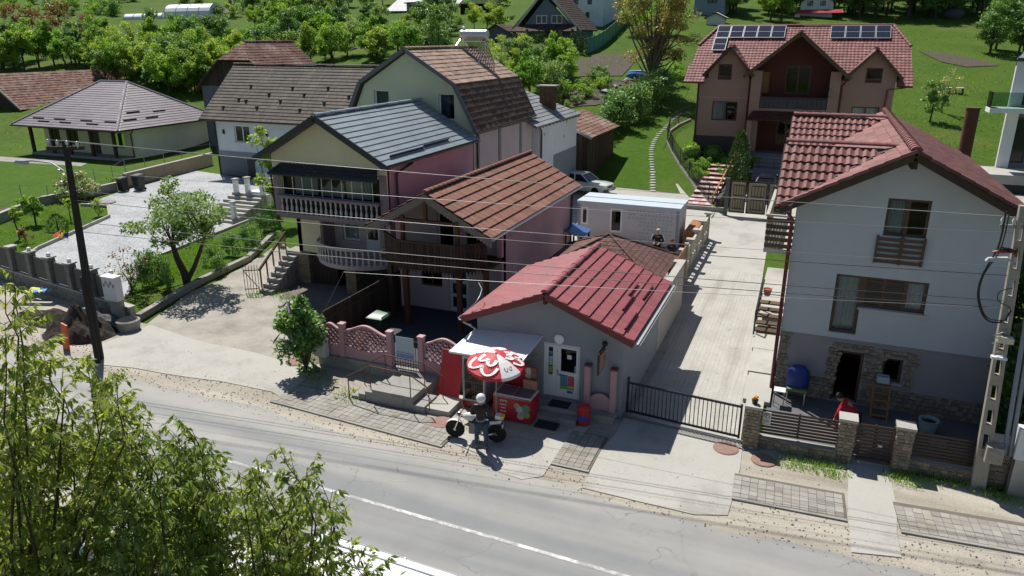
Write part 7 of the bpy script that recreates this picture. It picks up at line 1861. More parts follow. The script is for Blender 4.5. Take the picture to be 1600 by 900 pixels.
def right_pole():
 t = thing('utility_pole', 'pale concrete utility pole with slotted sides and cables on the right', 'utility pole', (5.06, 20.0, 0))
 a, b = Vector((5.06, 19.98, -.1)), Vector((4.68, 20.02, 7.5)); CP = mat('pole_concrete', (.33, .305, .26), .9, .15, 1.5, 30, .3, .005, stain=(.22, .2, .17))
 w0, w1 = .17, .10; dy = .09
 def at(s): return a.lerp(b, s), w0 + (w1 - w0) * s
 m = MB()
 for sg in (-1, 1):
  (p, w), (q, v) = at(0), at(1)
  i0, i1 = p + Vector((sg * w, 0, 0)), q + Vector((sg * v, 0, 0)); k0, k1 = p + Vector((sg * w * .45, 0, 0)), q + Vector((sg * v * .45, 0, 0)); Y = Vector((0, dy, 0))
  m.hexa([i0 - Y, k0 - Y, k0 + Y, i0 + Y, i1 - Y, k1 - Y, k1 + Y, i1 + Y])
 segs = [(0, .17)] + [(.225 + i * .09, .26 + i * .09) for i in range(8)] + [(.95, 1)]
 for (s0, s1) in segs:
  (p, w), (q, v) = at(s0), at(s1); Y = Vector((0, dy * .96, 0)); x0, x1 = Vector((w * .47, 0, 0)), Vector((v * .47, 0, 0))
  m.hexa([p - x0 - Y, p + x0 - Y, p + x0 + Y, p - x0 + Y, q - x1 - Y, q + x1 - Y, q + x1 + Y, q - x1 + Y])
 m.build('pole', CP, t)
 for dx in (.30, .43): MB().tube([(5.22 + dx - .1, 19.85, 1.15), (4.98 + dx - .1, 19.9, 5.3), (4.9 + dx - .12, 19.92, 5.5)], .055, 8).build('conduit', mat('grey_conduit', (.20, .23, .28), .5, .1, 3, 20, .1, .003, metal=.3), t)
 bx = MB().box(4.98, 5.36, 19.62, 19.88, .95, 1.4).build('concrete_box', CP, t)
 MB().box(5.04, 5.3, 19.612, 19.619, 1.02, 1.32).build('torn_poster', mat('torn_poster', (.34, .31, .27), .9, .3, 10, 30, stain=(.35, .10, .08), stain_at=(.55, .6)), bx)
 MB().box(4.7, 5.02, 19.68, 19.88, 4.18, 4.32).build('splice_box', paint('splice_beige', (.50, .48, .38), .5), t)
 MB().box(4.62, 4.95, 19.6, 19.75, 3.78, 3.84).build('bracket_plate', paint('bracket_white', (.6, .62, .64), .5), t)
 for k in range(5):
  z = 3.9 + k * .14; MB().tube([(4.9, 19.9, z), (4.9 - .25 - .05 * (k % 2), 19.75, z + .12 * math.sin(k))], .014, 5).build('clamp', STEEL, t)
 MB().beam((4.28, 20.0, 6.98), (5.1, 20.05, 7.02), .08, .08).build('crossarm', STEEL, t)
 for x in (4.32, 4.55, 4.85, 5.05): MB().lathe([(.015, 0), (.045, .06), (.05, .12), (.01, .2)], 8, (x, 20.02, 7.02)).build('insulator', _ML['insulator_white'], t)
 MB().hexa([(4.1, 19.75, 6.16), (4.55, 19.8, 6.18), (4.55, 19.95, 6.18), (4.1, 19.9, 6.16), (4.15, 19.78, 6.24), (4.55, 19.82, 6.28), (4.55, 19.93, 6.28), (4.15, 19.88, 6.24)]).build('lamp_head', paint('lamp_grey', (.45, .46, .47), .4), t)
 MB().tube([(4.75, 19.98, 6.1), (4.55, 19.88, 6.24)], .03).build('lamp_arm', STEEL, t)
 for k in range(7): MB().tube([(4.72, 19.9, 6.3 + .03 * k), (4.6 - .05 * k, 19.8, 6.42 + .05 * (k % 3)), (4.4 - .03 * k, 19.85, 6.38)], .022, 5).build('cable_tail', (BLACKP, paint('cable_red', (.3, .03, .03), .5))[k % 3 == 0], t)
 # slack loops of cable
 def loop(pts, r=.018):
  P = [Vector(p) for p in pts]; out = []
  for i in range(len(P) - 1):
   p0, p1, p2, p3 = P[max(0, i - 1)], P[i], P[i + 1], P[min(len(P) - 1, i + 2)]
   for k in range(6):
    s = k / 6; out.append(.5 * ((2 * p1) + (p2 - p0) * s + (2 * p0 - 5 * p1 + 4 * p2 - p3) * s * s + (3 * p1 - p0 - 3 * p2 + p3) * s ** 3))
  out.append(P[-1]); MB().tube(out, r, 6).build('cable_loop', BLACKP, t)
 yy = 19.85
 loop([YP(1572, 330, yy), YP(1560, 385, yy), YP(1535, 430, yy), YP(1528, 465, yy), YP(1540, 498, yy), YP(1565, 503, yy), YP(1580, 485, yy)], .022)
 loop([YP(1577, 335, yy), YP(1563, 390, yy), YP(1538, 428, yy), YP(1530, 462, yy), YP(1541, 495, yy), YP(1566, 501, yy)], .014)
 loop([YP(1582, 450, yy), YP(1562, 456, yy), YP(1560, 470, yy), YP(1578, 480, yy)], .012)
right_pole()
mc = thing('meter_cabinet', 'white electricity cabinet standing by the stone wall at right edge', 'cabinet', (6.15, 19.9, .8))
c0 = YP(1592, 685, 19.9)
MB().box(c0.x - .06, c0.x + .7, 19.7, 20.0, c0.z - .5, c0.z + .35).build('body', paint('cabinet_white', (.62, .63, .64), .5), mc)
MB().box(c0.x + .1, c0.x + .6, 19.688, 19.698, c0.z - .35, c0.z + .2).build('door', paint('cabinet_door', (.56, .58, .62), .5), mc); MB().box(c0.x, c0.x + .6, 19.75, 20, 0, c0.z - .5).build('leg', STEEL, mc)
# ------------------------------------------------------------------ wires
def wire(p0, p1, r, sag, m, label):
 p0, p1 = Vector(p0), Vector(p1); P = [p0.lerp(p1, i / 24) - Vector((0, 0, sag * 4 * (i / 24) * (1 - i / 24))) for i in range(25)]
 o = MB().tube(P, r, 5).build('overhead_wire', m, None, loc=p0); tag(o, label, 'wire', 'overhead wires between the two utility poles')
ALW, BKW = paint('bare_wire', (.22, .225, .23), .4, .3), paint('black_cable', (.02, .02, .022), .5)
WL = 'pale overhead wire high between wooden pole and concrete pole'
for (x0, x1, w_) in ((-23.8, 4.32, 'lowest of the upper four wires at wooden pole crossarm'), (-23.35, 4.55, 'second lowest of the upper four wires at wooden pole crossarm'), (-22.9, 4.85, 'second highest of the upper four wires at wooden pole crossarm'), (-22.42, 5.05, 'highest of the upper four wires at wooden pole crossarm')): wire((x0, 17.2, 7.96), (x1, 20.02, 7.22), .006, .12, ALW, 'pale overhead wire, ' + w_)
for zl, yr, m, r, lb in ((7.0, 364, ALW, .0055, 'pale single overhead wire just under the upper four'), (6.3, 417, ALW, .0055, 'overhead wire crossing between the two window rows of the white house'), (5.95, 431, BKW, .010, 'dark overhead cable passing just below slatted window railing'),
       (5.2, 471, BKW, .010, 'dark overhead cable crossing the lower windows of the white house'), (4.85, 482, BKW, .010, 'lowest dark overhead cable in front of the white house')):
 p1 = YP(1583, yr, 20.0); o = wire((-23.3, 17.2, zl), p1, r, .15, m, lb)
q0 = YP(537, 425, 19.2)
wire((-15.3, 19.9, 2.0), q0, .006, .0, ALW, 'short pale service wire slanting up from the pink fence')
wire(q0, YP(1580, 482, 19.95), .006, .05, ALW, 'thin pale service wire from pink fence corner to concrete pole')
# service cable at shop roof
o = MB().tube([YP(748, 442, 21), YP(753, 452, 20.6), YP(750, 462, 20.2), YP(744, 472, 19.9), YP(728, 486, 19.7)], .014, 6).build('service_cable', ALW, None, loc=(-8.5, 20, 2.8)); tag(o, 'thin pale service cable curving down to the left eave of red roof', 'cable')

# ------------------------------------------------------------------ wall, gates and fences farther up the drive
dw = thing('panel_wall', 'pale concrete panel wall with white capped posts along left of drive', 'wall', (-5.2, 37, 0))
CRE = mat('cream_panel', (.50, .45, .36), .85, .1, 2)
for k in range(5):
 y = 34.6 + k * 2.1
 MB().box(-5.32, -5.1, y - .1, y + .1, 0, 1.5).build('post', CRE, dw); MB().box(-5.42, -5.0, y - .2, y + .2, 1.5, 1.58).build('post_cap', CONC, dw)
 if k < 4:
  MB().box(-5.26, -5.16, y + .1, y + 2.0, .0, .55).build('panel', CRE, dw); MB().box(-5.26, -5.16, y + .1, y + 2.0, 1.15, 1.36).build('panel', CRE, dw)
  for j in range(4): MB().box(-5.25, -5.17, y + .1 + j * .55, y + .25 + j * .55, .55, 1.15).build('panel_bar', CRE, dw)
wg = thing('wooden_gate', 'tall brown boarded wooden gate beside the pavilion along the drive', 'gate', (-5.05, 32.9, 0))
for k in range(12): MB().box(-5.07, -5.03, 31.2 + k * .26, 31.44 + k * .26, .08, 1.85).build('board', WOOD_O, wg)
MB().box(-5.15, -4.95, 30.95, 31.17, 0, 1.95).build('post', CRE, wg); MB().box(-5.15, -4.95, 34.33, 34.49, 0, 1.95).build('post', CRE, wg); MB().box(-5.25, -4.85, 30.85, 31.27, 1.95, 2.02).build('post_cap', CONC, wg)
bc_ = thing('cream_wall', 'low cream wall section by the pavilion at the shop rear corner', 'wall', (-4.8, 28, 0))
MB().box(-4.75, -4.55, 25.5, 30.8, 0, 2.1).build('wall', mat('beige_wall', (.42, .39, .36), .9, .1), bc_); MB().box(-4.8, -4.5, 25.45, 30.85, 2.1, 2.16).build('coping', CONC, bc_)
# brown timber stack beyond cabin
o = thing('timber_stack', 'stack of brown boards beside the pale site cabin', 'timber', (-5.7, 42.5, 0))
for k in range(6): MB().box(-6.2 + .02 * k, -5.5, 40.4, 43.2, .1 + k * .16, .24 + k * .16).build('board', WOOD_O, o)
# ornamental gate
og = thing('ornamental_gate', 'ornamental iron double gate with beige panels before the panel house', 'gate', (-3, 49.6, 0))
BEI = mat('beige_sheet', (.36, .30, .20), .7, .1, 2)
for (xa, xb) in ((-4.75, -3.75), (-3.68, -2.45), (-2.38, -1.15)):
 MB().box(xa + .04, xb - .04, 49.62, 49.64, .3, 2.25).build('panel', BEI, og)
 f = MB();
 for z in (.25, 2.3): f.box(xa, xb, 49.56, 49.62, z, z + .07)
 f.box(xa, xa + .06, 49.56, 49.62, .32, 2.3).box(xb - .06, xb, 49.56, 49.62, .32, 2.3); f.build('frame', BLACKM, og)
 w = xb - xa
 for (z0, z1) in ((.5, 1.15), (1.35, 2.05)):
  for z in (z0, z1): MB().box(xa + w * .2, xb - w * .15, 49.57, 49.6, z, z + .04).build('rail', BLACKM, og)
  for j in range(5): x = xa + w * (.2 + j * .16); MB().box(x, x + .03, 49.565, 49.595, z0 + .04, z1).build('bar', BLACKM, og)
for x in (-4.95, -.95): MB().box(x - .12, x + .12, 49.5, 49.74, 0, 2.5).build('post', mat('dark_post', (.10, .10, .11), .6, .1), og)
o = tag(MB().box(-8.6, -5.1, 49.9, 50.12, 0, .42).build('kerb_wall', CONC_D, None, loc=(-7, 50, 0)), 'low grey kerb wall at the foot of pink garden steps', 'kerb')
# metal fence beside the lawn
mf = thing('metal_fence', 'dark metal panel fence running uphill between the lawn and pink steps', 'fence', (-9, 55, 0))
P = [GP(*q) for q in ((1118, 330), (1106, 318), (1090, 300), (1076, 280), (1062, 260), (1050, 240), (1042, 222), (1046, 206), (1060, 196), (1078, 188))]
for a, b in zip(P, P[1:]):
 MB().beam(a, a + Vector((0, 0, 1.5)), .05, .05, up=(0, 1, 0)).build('post', BLACKM, mf)
 pn = MB(); n = max(3, int((b - a).length / .12))
 for z in (.12, .5, .9, 1.4): pn.beam(a + Vector((0, 0, z)), b + Vector((0, 0, z)), .02, .025)
 for i in range(n): p = a.lerp(b, i / n); pn.beam(p + Vector((0, 0, .1)), p + Vector((0, 0, 1.42)), .012, .012, up=(0, 1, 0))
 pn.build('mesh_panel', ANTH, mf)
 MB().beam(a + Vector((.05, 0, .06)), b + Vector((.05, 0, .06)), .18, .2).build('footing', CONC_D, mf)
# stepping stones across the lawn
me = MB().lathe([(.24, -.05), (.25, .02), (.22, .05), (.01, .055)], 9).mesh('stepping_stone', CONC)
px_path = [(1020, 299), (1020, 270), (1018, 250), (1018, 235), (1022, 222), (1030, 210), (1042, 198), (1054, 186), (1064, 176)]
PT = [GP(*q) for q in px_path]; k = 0
for a, b in zip(PT, PT[1:]):
 n = max(1, int((b - a).length / .58))
 for i in range(n):
  p = a.lerp(b, i / n); p.z = hgt(p.x, p.y) + .03
  o = bpy.data.objects.new('stepping_stone', me); COL.objects.link(o); o.location = p; o.rotation_euler = (0, 0, random.random() * 6); o.scale = (random.uniform(.8, 1.1), random.uniform(.7, 1), 1)
  tag(o, 'pale round stepping stone in the curved line across the sloping lawn', 'stepping stone', 'stepping stones across the lawn')
# teal fence
tf = thing('teal_fence', 'long teal sheet metal fence climbing the slope beside the chalet', 'fence', GP(915, 80))
P = [GP(*q) for q in ((914, 84), (928, 80), (942, 72), (956, 60), (966, 50), (974, 41))]; TE = paint('teal_sheet', (.05, .20, .17), .5)
for a, b in zip(P, P[1:]):
 n = max(2, int((b - a).length / 2.2)); d = b - a
 for i in range(n):
  p, q = a.lerp(b, i / n), a.lerp(b, (i + .96) / n); h = Vector((0, 0, 2.0)); s = Vector((-d.y, d.x, 0)).normalized() * .03
  MB().hexa([p - s, q - s, q + s, p + s, p - s + h, q - s + h, q + s + h, p + s + h]).build('panel', TE, tf)
  MB().tube([p, p + Vector((0, 0, 2.15))], .05, 6).build('post', ANTH, tf)
# odds and ends on the slope
g = GP(1489, 29); o = MB().ball((g.x, g.y, g.z + .8), 1.0, 14, 9, sx=1.7, sy=1.3, sz=1.1, jit=.08).build('hay_heap', mat('grey_hay', (.10, .105, .11), .95, .3, 2, 10, .6, .04), None, loc=g); tag(o, 'dark grey rounded hay heap beside a tree in the upper meadow', 'hay heap')
g = GP(1488, 145); t = thing('garden_table', 'low pale table and bench set standing on the mown meadow', 'table', g)
for dx, w in ((.6, .9), (-.8, 1.3)):
 MB().box(g.x + dx - w / 2, g.x + dx + w / 2, g.y - .5, g.y + .5, g.z + .5, g.z + .56).build('top', SILL, t)
 for sx in (-1, 1): MB().box(g.x + dx + sx * w * .4 - .05, g.x + dx + sx * w * .4 + .05, g.y - .4, g.y + .4, g.z, g.z + .5).build('leg', WOOD_G, t)
g = GP(995, 129); t = thing('boat', 'small blue boat lying tilted under the walnut tree', 'boat', g)
q = MB(); n = 12; R_ = []
for i in range(n + 1):
 s = i / n * 2 - 1; w = .62 * (1 - abs(s) ** 2.4) + .02; x = s * 1.9
 R_.append([Vector((x, -w, .55 + .25 * s * s)), Vector((x, -w * .8, .2)), Vector((x, 0, .05 + .2 * s * s)), Vector((x, w * .8, .2)), Vector((x, w, .55 + .25 * s * s))])
rot = Matrix.Rotation(RAD(-28), 3, 'Z') @ Matrix.Rotation(RAD(-48), 3, 'X')
R_ = [[rot @ p + g + Vector((0, 0, .5)) for p in r] for r in R_]
for i in range(n):
 for j in range(4): q.quad(R_[i][j], R_[i + 1][j], R_[i + 1][j + 1], R_[i][j + 1])
q.build('hull', paint('boat_blue', (.02, .13, .42), .4), t, fixn=False)
MB().tube([r[0] for r in R_], .05, 6).build('gunwale', paint('boat_white', (.6, .62, .65), .4), t); MB().tube([r[4] for r in R_], .05, 6).build('gunwale', _ML['boat_white'], t)
g = GP(953, 178); t = thing('outhouse', 'narrow dark outhouse with pale sheet roof on the slope', 'outhouse', g)
MB().box(g.x - .55, g.x + .55, g.y - .5, g.y + .6, g.z - .2, g.z + 2.0).build('wall', mat('shed_dark', (.03, .026, .022), .9, .2), t)
MB().hexa([(g.x - .8, g.y - .8, g.z + 2.25), (g.x + .8, g.y - .8, g.z + 1.95), (g.x + .8, g.y + .8, g.z + 1.99), (g.x - .8, g.y + .8, g.z + 2.3), (g.x - .8, g.y - .8, g.z + 2.32), (g.x + .8, g.y - .8, g.z + 2.02), (g.x + .8, g.y + .8, g.z + 2.06), (g.x - .8, g.y + .8, g.z + 2.37)]).build('roof', ZINC, t)
for k in range(14):
 g = GP(random.uniform(955, 1000), random.uniform(128, 152)); l = random.uniform(.6, 1.8); a = random.uniform(0, 3.1); d = Vector((math.cos(a), math.sin(a), random.uniform(-.1, .2))) * l / 2; c = g + Vector((0, 0, random.uniform(.1, .6)))
 o = MB().beam(c - d, c + d, random.uniform(.1, .4), .06).build('old_board', random.choice([WOOD_G, WOOD_D, ZINC]), None, loc=c); tag(o, 'old loose board in the scrap pile below the walnut tree', 'board', 'scrap boards below the walnut tree')
# ================================================================== PEOPLE AND VEHICLES
def skin(name, J, E, m, parent, sub=1, root=None):
 ks = list(J); idx = {k: i for i, k in enumerate(ks)}
 me = bpy.data.meshes.new(name); off = WLOC[parent.name]
 me.from_pydata([tuple(J[k][0]) for k in ks], [(idx[a], idx[b]) for a, b in E], [])
 me.materials.append(m)
 o = bpy.data.objects.new(name, me); COL.objects.link(o); o.parent = parent
 md = o.modifiers.new('skin', 'SKIN'); md.use_smooth_shade = True
 sv = me.skin_vertices[0].data
 for i, k in enumerate(ks):
  r = J[k][1]; sv[i].radius = r if isinstance(r, tuple) else (r, r)
  sv[i].use_root = (k == (root or ks[0]))
 sb = o.modifiers.new('sub', 'SUBSURF'); sb.levels = sub; sb.render_levels = sub
 WLOC[o.name] = off
 return o
SKIN_M = mat('skin', (.42, .24, .17), .6, .08, 20, 60, 0)
def person(label, loc, rz, h=1.75, bend=0., arms='front', jacket=None, jeans=None, hair=None, helmet=None, shoes=None, stripe=None, stance=.11):
 t = thing('person', label, 'person', (0, 0, 0)); k = h / 1.75
 V = lambda x, y, z: Vector((x, y, z)) * k
 piv = V(0, 0, .95); R = Matrix.Rotation(-bend, 3, 'X')
 B = lambda x, y, z: piv + R @ (V(x, y, z) - piv)
 J = {'pelvis': (V(0, 0, .95), .13 * k), 'waist': (B(0, 0, 1.1), (.125 * k, .10 * k)), 'chest': (B(0, 0, 1.32), (.15 * k, .115 * k)), 'neckb': (B(0, .0, 1.47), .065 * k), 'neck': (B(0, .015, 1.53), .055 * k), 'jaw': (B(0, .03, 1.58), .075 * k), 'head': (B(0, .02, 1.66), .095 * k), 'crown': (B(0, .01, 1.72), .07 * k), 'nose': (B(0, .125, 1.62), .014 * k)}
 E = [('pelvis', 'waist'), ('waist', 'chest'), ('chest', 'neckb'), ('neckb', 'neck'), ('neck', 'jaw'), ('jaw', 'head'), ('head', 'crown'), ('head', 'nose')]
 for s, n in ((-1, 'l'), (1, 'r')):
  sh = B(s * .19, 0, 1.42)
  if arms == 'front': el, wr = B(s * .29, -.02, 1.16), B(s * .15, .24, 1.10)
  elif arms == 'down': el, wr = B(s * .26, -.03, 1.15), B(s * .27, .05, .90)
  else: el, wr = sh + Vector((s * .05, .12, -.26)) * k, sh + Vector((s * .02, .2, -.5)) * k
  d = (wr - el).normalized(); sd = d.cross(Vector((0, 0, 1))).normalized()
  J[n + 'sh'] = (sh, .07 * k); J[n + 'el'] = (el, .05 * k); J[n + 'wr'] = (wr, .033 * k); J[n + 'palm'] = (wr + d * .07 * k, .035 * k)
  E += [('chest', n + 'sh'), (n + 'sh', n + 'el'), (n + 'el', n + 'wr'), (n + 'wr', n + 'palm')]
  for f in range(4):
   a = wr + d * .105 * k + sd * (f - 1.5) * .02 * k; q = a + d * (.05, .06, .055, .04)[f] * k - Vector((0, 0, .03)) * k
   J[n + 'f%d' % f] = (a, .009 * k); J[n + 'g%d' % f] = (q, .008 * k); E += [(n + 'palm', n + 'f%d' % f), (n + 'f%d' % f, n + 'g%d' % f)]
  J[n + 'th'] = (wr + d * .06 * k - sd * s * .05 * k, .01 * k); E.append((n + 'palm', n + 'th'))
  hp, kn, an = V(s * .09, 0, .88), V(s * (stance + .01), .03, .49), V(s * (stance + .02), -.01, .09)
  J[n + 'hip'] = (hp, .095 * k); J[n + 'kn'] = (kn, .062 * k); J[n + 'an'] = (an, .042 * k); J[n + 'toe'] = (V(s * (stance + .035), .15, .04), .035 * k)
  E += [('pelvis', n + 'hip'), (n + 'hip', n + 'kn'), (n + 'kn', n + 'an'), (n + 'an', n + 'toe')]
 WLOC[t.name] = Vector((0, 0, 0))
 skin('body', J, E, SKIN_M, t)
 def sub(names, grow, nm, m):
  JJ = {n: (J[n][0], tuple(q * grow + .008 for q in J[n][1]) if isinstance(J[n][1], tuple) else J[n][1] * grow + .008) for n in names if n in J}
  return skin(nm, JJ, [e for e in E if e[0] in JJ and e[1] in JJ], m, t)
 sub(['pelvis', 'waist', 'chest', 'neckb', 'lsh', 'lel', 'lwr', 'rsh', 'rel', 'rwr'], 1.13, 'jacket', jacket)
 sub(['pelvis', 'lhip', 'lkn', 'lan', 'rhip', 'rkn', 'ran'], 1.14, 'trousers', jeans)
 for n in 'lr':
  a, b = J[n + 'an'][0], J[n + 'toe'][0]
  skin('shoe', {'a': (a + Vector((0, -.02, -.03)), .05 * k), 'b': (b, .043 * k)}, [('a', 'b')], shoes or BLACKP, t)
 hc = B(0, .01, 1.665)
 for s in (-1, 1): MB().ball(B(s * .035, .098, 1.665), .011 * k, 6, 4).build('eye', GLASS_DK, t)
 if helmet:
  hm = MB(); hm.ball(hc, .142 * k, 16, 10, sz=1.05, sy=1.1); hm.build('helmet', helmet, t)
  MB().ball(hc + R @ Vector((0, .05, .0)), .118 * k, 14, 8, sz=.45, sy=1.0).build('visor', GLASS_DK, t)
 if hair: MB().ball(hc + R @ Vector((0, -.02, .025)), .105 * k, 12, 8, jit=.03).build('hair', hair, t)
 if stripe:
  for n in 'lr':
   a, b = J[n + 'sh'][0], J[n + 'el'][0]; o = Vector((-.08 if n == 'l' else .08, .01, .02)) * k
   MB().tube([a + o, b + o * .8], .022 * k, 6).build('sleeve_stripe', stripe, t)
 t.location = loc; t.rotation_euler = (0, 0, rz); WLOC[t.name] = Vector(loc)
 return t
LEATH = mat('black_leather', (.018, .017, .018), .45, .2, 8, 40, .3, .004); JEAN = mat('blue_jeans', (.055, .085, .13), .9, .2, 6, 60, .2, .002)
DARKCL = mat('dark_cloth', (.03, .03, .036), .9, .15, 6, 50, .2, .003); REDCL = mat('red_cloth', (.45, .015, .03), .85, .15, 6, 50, .2, .003)
person('person in black leather jacket and white helmet standing before motorcycle seen from behind', (-7.77, 16.74, .03), RAD(8), 1.70, .05, 'front', LEATH, JEAN, None, paint('helmet_white', (.72, .74, .76), .15, 0, .5), None, None, .13)
person('person in dark jacket with white sleeve stripes standing by the pale site cabin', (-6.95, 37.2, 0), RAD(175), 1.78, .05, 'front', DARKCL, DARKCL, paint('pale_cap', (.55, .52, .48), .7), None, None, paint('stripe_white', (.7, .7, .7), .6))
person('person in black top with reddish hair beside the striped-sleeve person', (-6.05, 36.2, 0), RAD(160), 1.58, .05, 'front', DARKCL, mat('grey_cloth', (.12, .12, .14), .9), mat('reddish_hair', (.16, .05, .03), .7))
p = YP(1322, 636, 21.2)
person('person in red jacket bending down behind the slatted front fence', (p.x + .30, 21.2, .02), RAD(80), 1.66, .85, 'reach', REDCL, DARKCL, mat('dark_hair', (.02, .015, .012), .7))

def wheel(t, c, r, w, axis='y', spokes=5):
 ty = MB().lathe([(r * .62, -w / 2), (r * .95, -w / 2), (r, -w * .3), (r, w * .3), (r * .95, w / 2), (r * .62, w / 2)], 20, c, axis=axis).build('tyre', RUBBER, t)
 rim = MB().lathe([(.01, -w * .46), (r * .25, -w * .5), (r * .6, -w * .42), (r * .64, -w * .3), (r * .64, w * .3), (r * .6, w * .42), (r * .25, w * .5), (.01, w * .46)], 16, c, axis=axis).build('rim', CHROME, ty)
def motorcycle():
 t = thing('motorcycle', 'white and black motorcycle parked on pavement before the ice cream freezer', 'motorcycle', (0, 0, 0)); W = paint('bike_white', (.66, .67, .66), .25, 0, .4); K = BLACKP; G = paint('engine_grey', (.16, .16, .17), .35, .6)
 for x in (-.70, .70):
  ty = MB().lathe([(.25, -.04), (.30, -.05), (.322, -.03), (.33, 0), (.322, .03), (.30, .05), (.25, .04)], 24, (x, 0, .33), axis='y').build('wheel', RUBBER, t)
  rm = MB().lathe([(.225, -.03), (.255, -.035), (.255, .035), (.225, .03), (.225, -.03)], 24, (x, 0, .33), axis='y').build('rim', G, ty)
  MB().lathe([(.01, -.06), (.05, -.06), (.05, .06), (.01, .06)], 12, (x, 0, .33), axis='y').build('hub', CHROME, ty)
  for k in range(6):
   a = k * 1.047; MB().beam((x, 0, .33), (x + .22 * math.cos(a), 0, .33 + .22 * math.sin(a)), .02, .03, up=(0, 1, 0)).build('spoke', G, ty)
 for s in (-1, 1): MB().tube([(-.70, s * .08, .33), (-.50, s * .08, .88)], [.028, .024], 8).build('fork', CHROME, t)
 f = MB()
 for i in range(8):
  a, b = 2.9 - i * .27, 2.9 - (i + 1) * .27; q = lambda an, y: (-.70 + .37 * math.cos(an), y, .33 + .37 * math.sin(an))
  f.quad(q(a, -.07), q(b, -.07), q(b, .07), q(a, .07))
 f.build('front_mudguard', W, t, fixn=False)
 MB().tube([(-.48, 0, .85), (-.2, 0, .70), (.1, 0, .42), (.35, 0, .42), (.45, 0, .72), (-.3, 0, .82)], .028, 8).build('frame', K, t)
 MB().box(-.2, .2, -.13, .13, .28, .58).box(-.14, .05, -.15, .15, .58, .70).build('engine', G, t)
 MB().ball((-.18, 0, .88), .2, 14, 10, sx=1.35, sy=.72, sz=.72).build('fuel_tank', W, t)
 MB().hexa([(.08, -.13, .78), (.72, -.1, .84), (.72, .1, .84), (.08, .13, .78), (.1, -.12, .88), (.74, -.08, .93), (.74, .08, .93), (.1, .12, .88)]).build('seat', K, t)
 MB().hexa([(.5, -.1, .7), (.86, -.07, .78), (.86, .07, .78), (.5, .1, .7), (.5, -.12, .83), (.9, -.08, .9), (.9, .08, .9), (.5, .12, .83)]).build('tail_cowl', W, t)
 MB().box(.68, .86, -.12, .12, .95, 1.08).build('luggage', W, t); MB().box(.862, .95, -.12, .12, .95, 1.07).build('luggage_flap', paint('hi_vis_yellow', (.75, .55, .05), .5), t)
 MB().tube([(-.48, -.36, 1.08), (-.46, -.2, 1.03), (-.46, .2, 1.03), (-.48, .36, 1.08)], .016, 8).build('handlebar', K, t)
 for s in (-1, 1):
  MB().tube([(-.46, s * .28, 1.05), (-.5, s * .36, 1.22)], .008, 5).build('mirror_stem', K, t); MB().ball((-.51, s * .38, 1.25), .06, 10, 6, sx=.3, sz=.7).build('mirror', K, t)
 MB().lathe([(.01, -.08), (.06, -.07), (.1, .0), (.1, .04), (.01, .05)], 14, (-.58, 0, .92), axis='x').build('headlight', CHROME, t)
 MB().tube([(.0, -.16, .35), (.35, -.17, .3), (.75, -.18, .45)], [.03, .035, .055], 8).build('exhaust', CHROME, t)
 MB().tube([(.7, s * 0, .33), (.3, .09, .42)], .03, 6).build('swing_arm', K, t)
 MB().box(.9, .92, -.1, .1, .6, .74).build('number_plate', paint('plate_white', (.6, .62, .66), .4), t); MB().beam((.1, -.1, .35), (.22, -.3, .02), .02, .02).build('side_stand', K, t)
 MB().tube([(.75, 0, .82), (.93, 0, .72)], .02).build('plate_bracket', K, t)
 a, b = ZP(707, 668, .33), ZP(780, 677, .33); c = (a + b) / 2
 t.scale = (.9, .82, .84); t.location = (c.x, c.y, .03); t.rotation_euler = (0, 0, math.atan2((b - a).y, (b - a).x)); WLOC[t.name] = Vector((c.x, c.y, 0))
motorcycle()
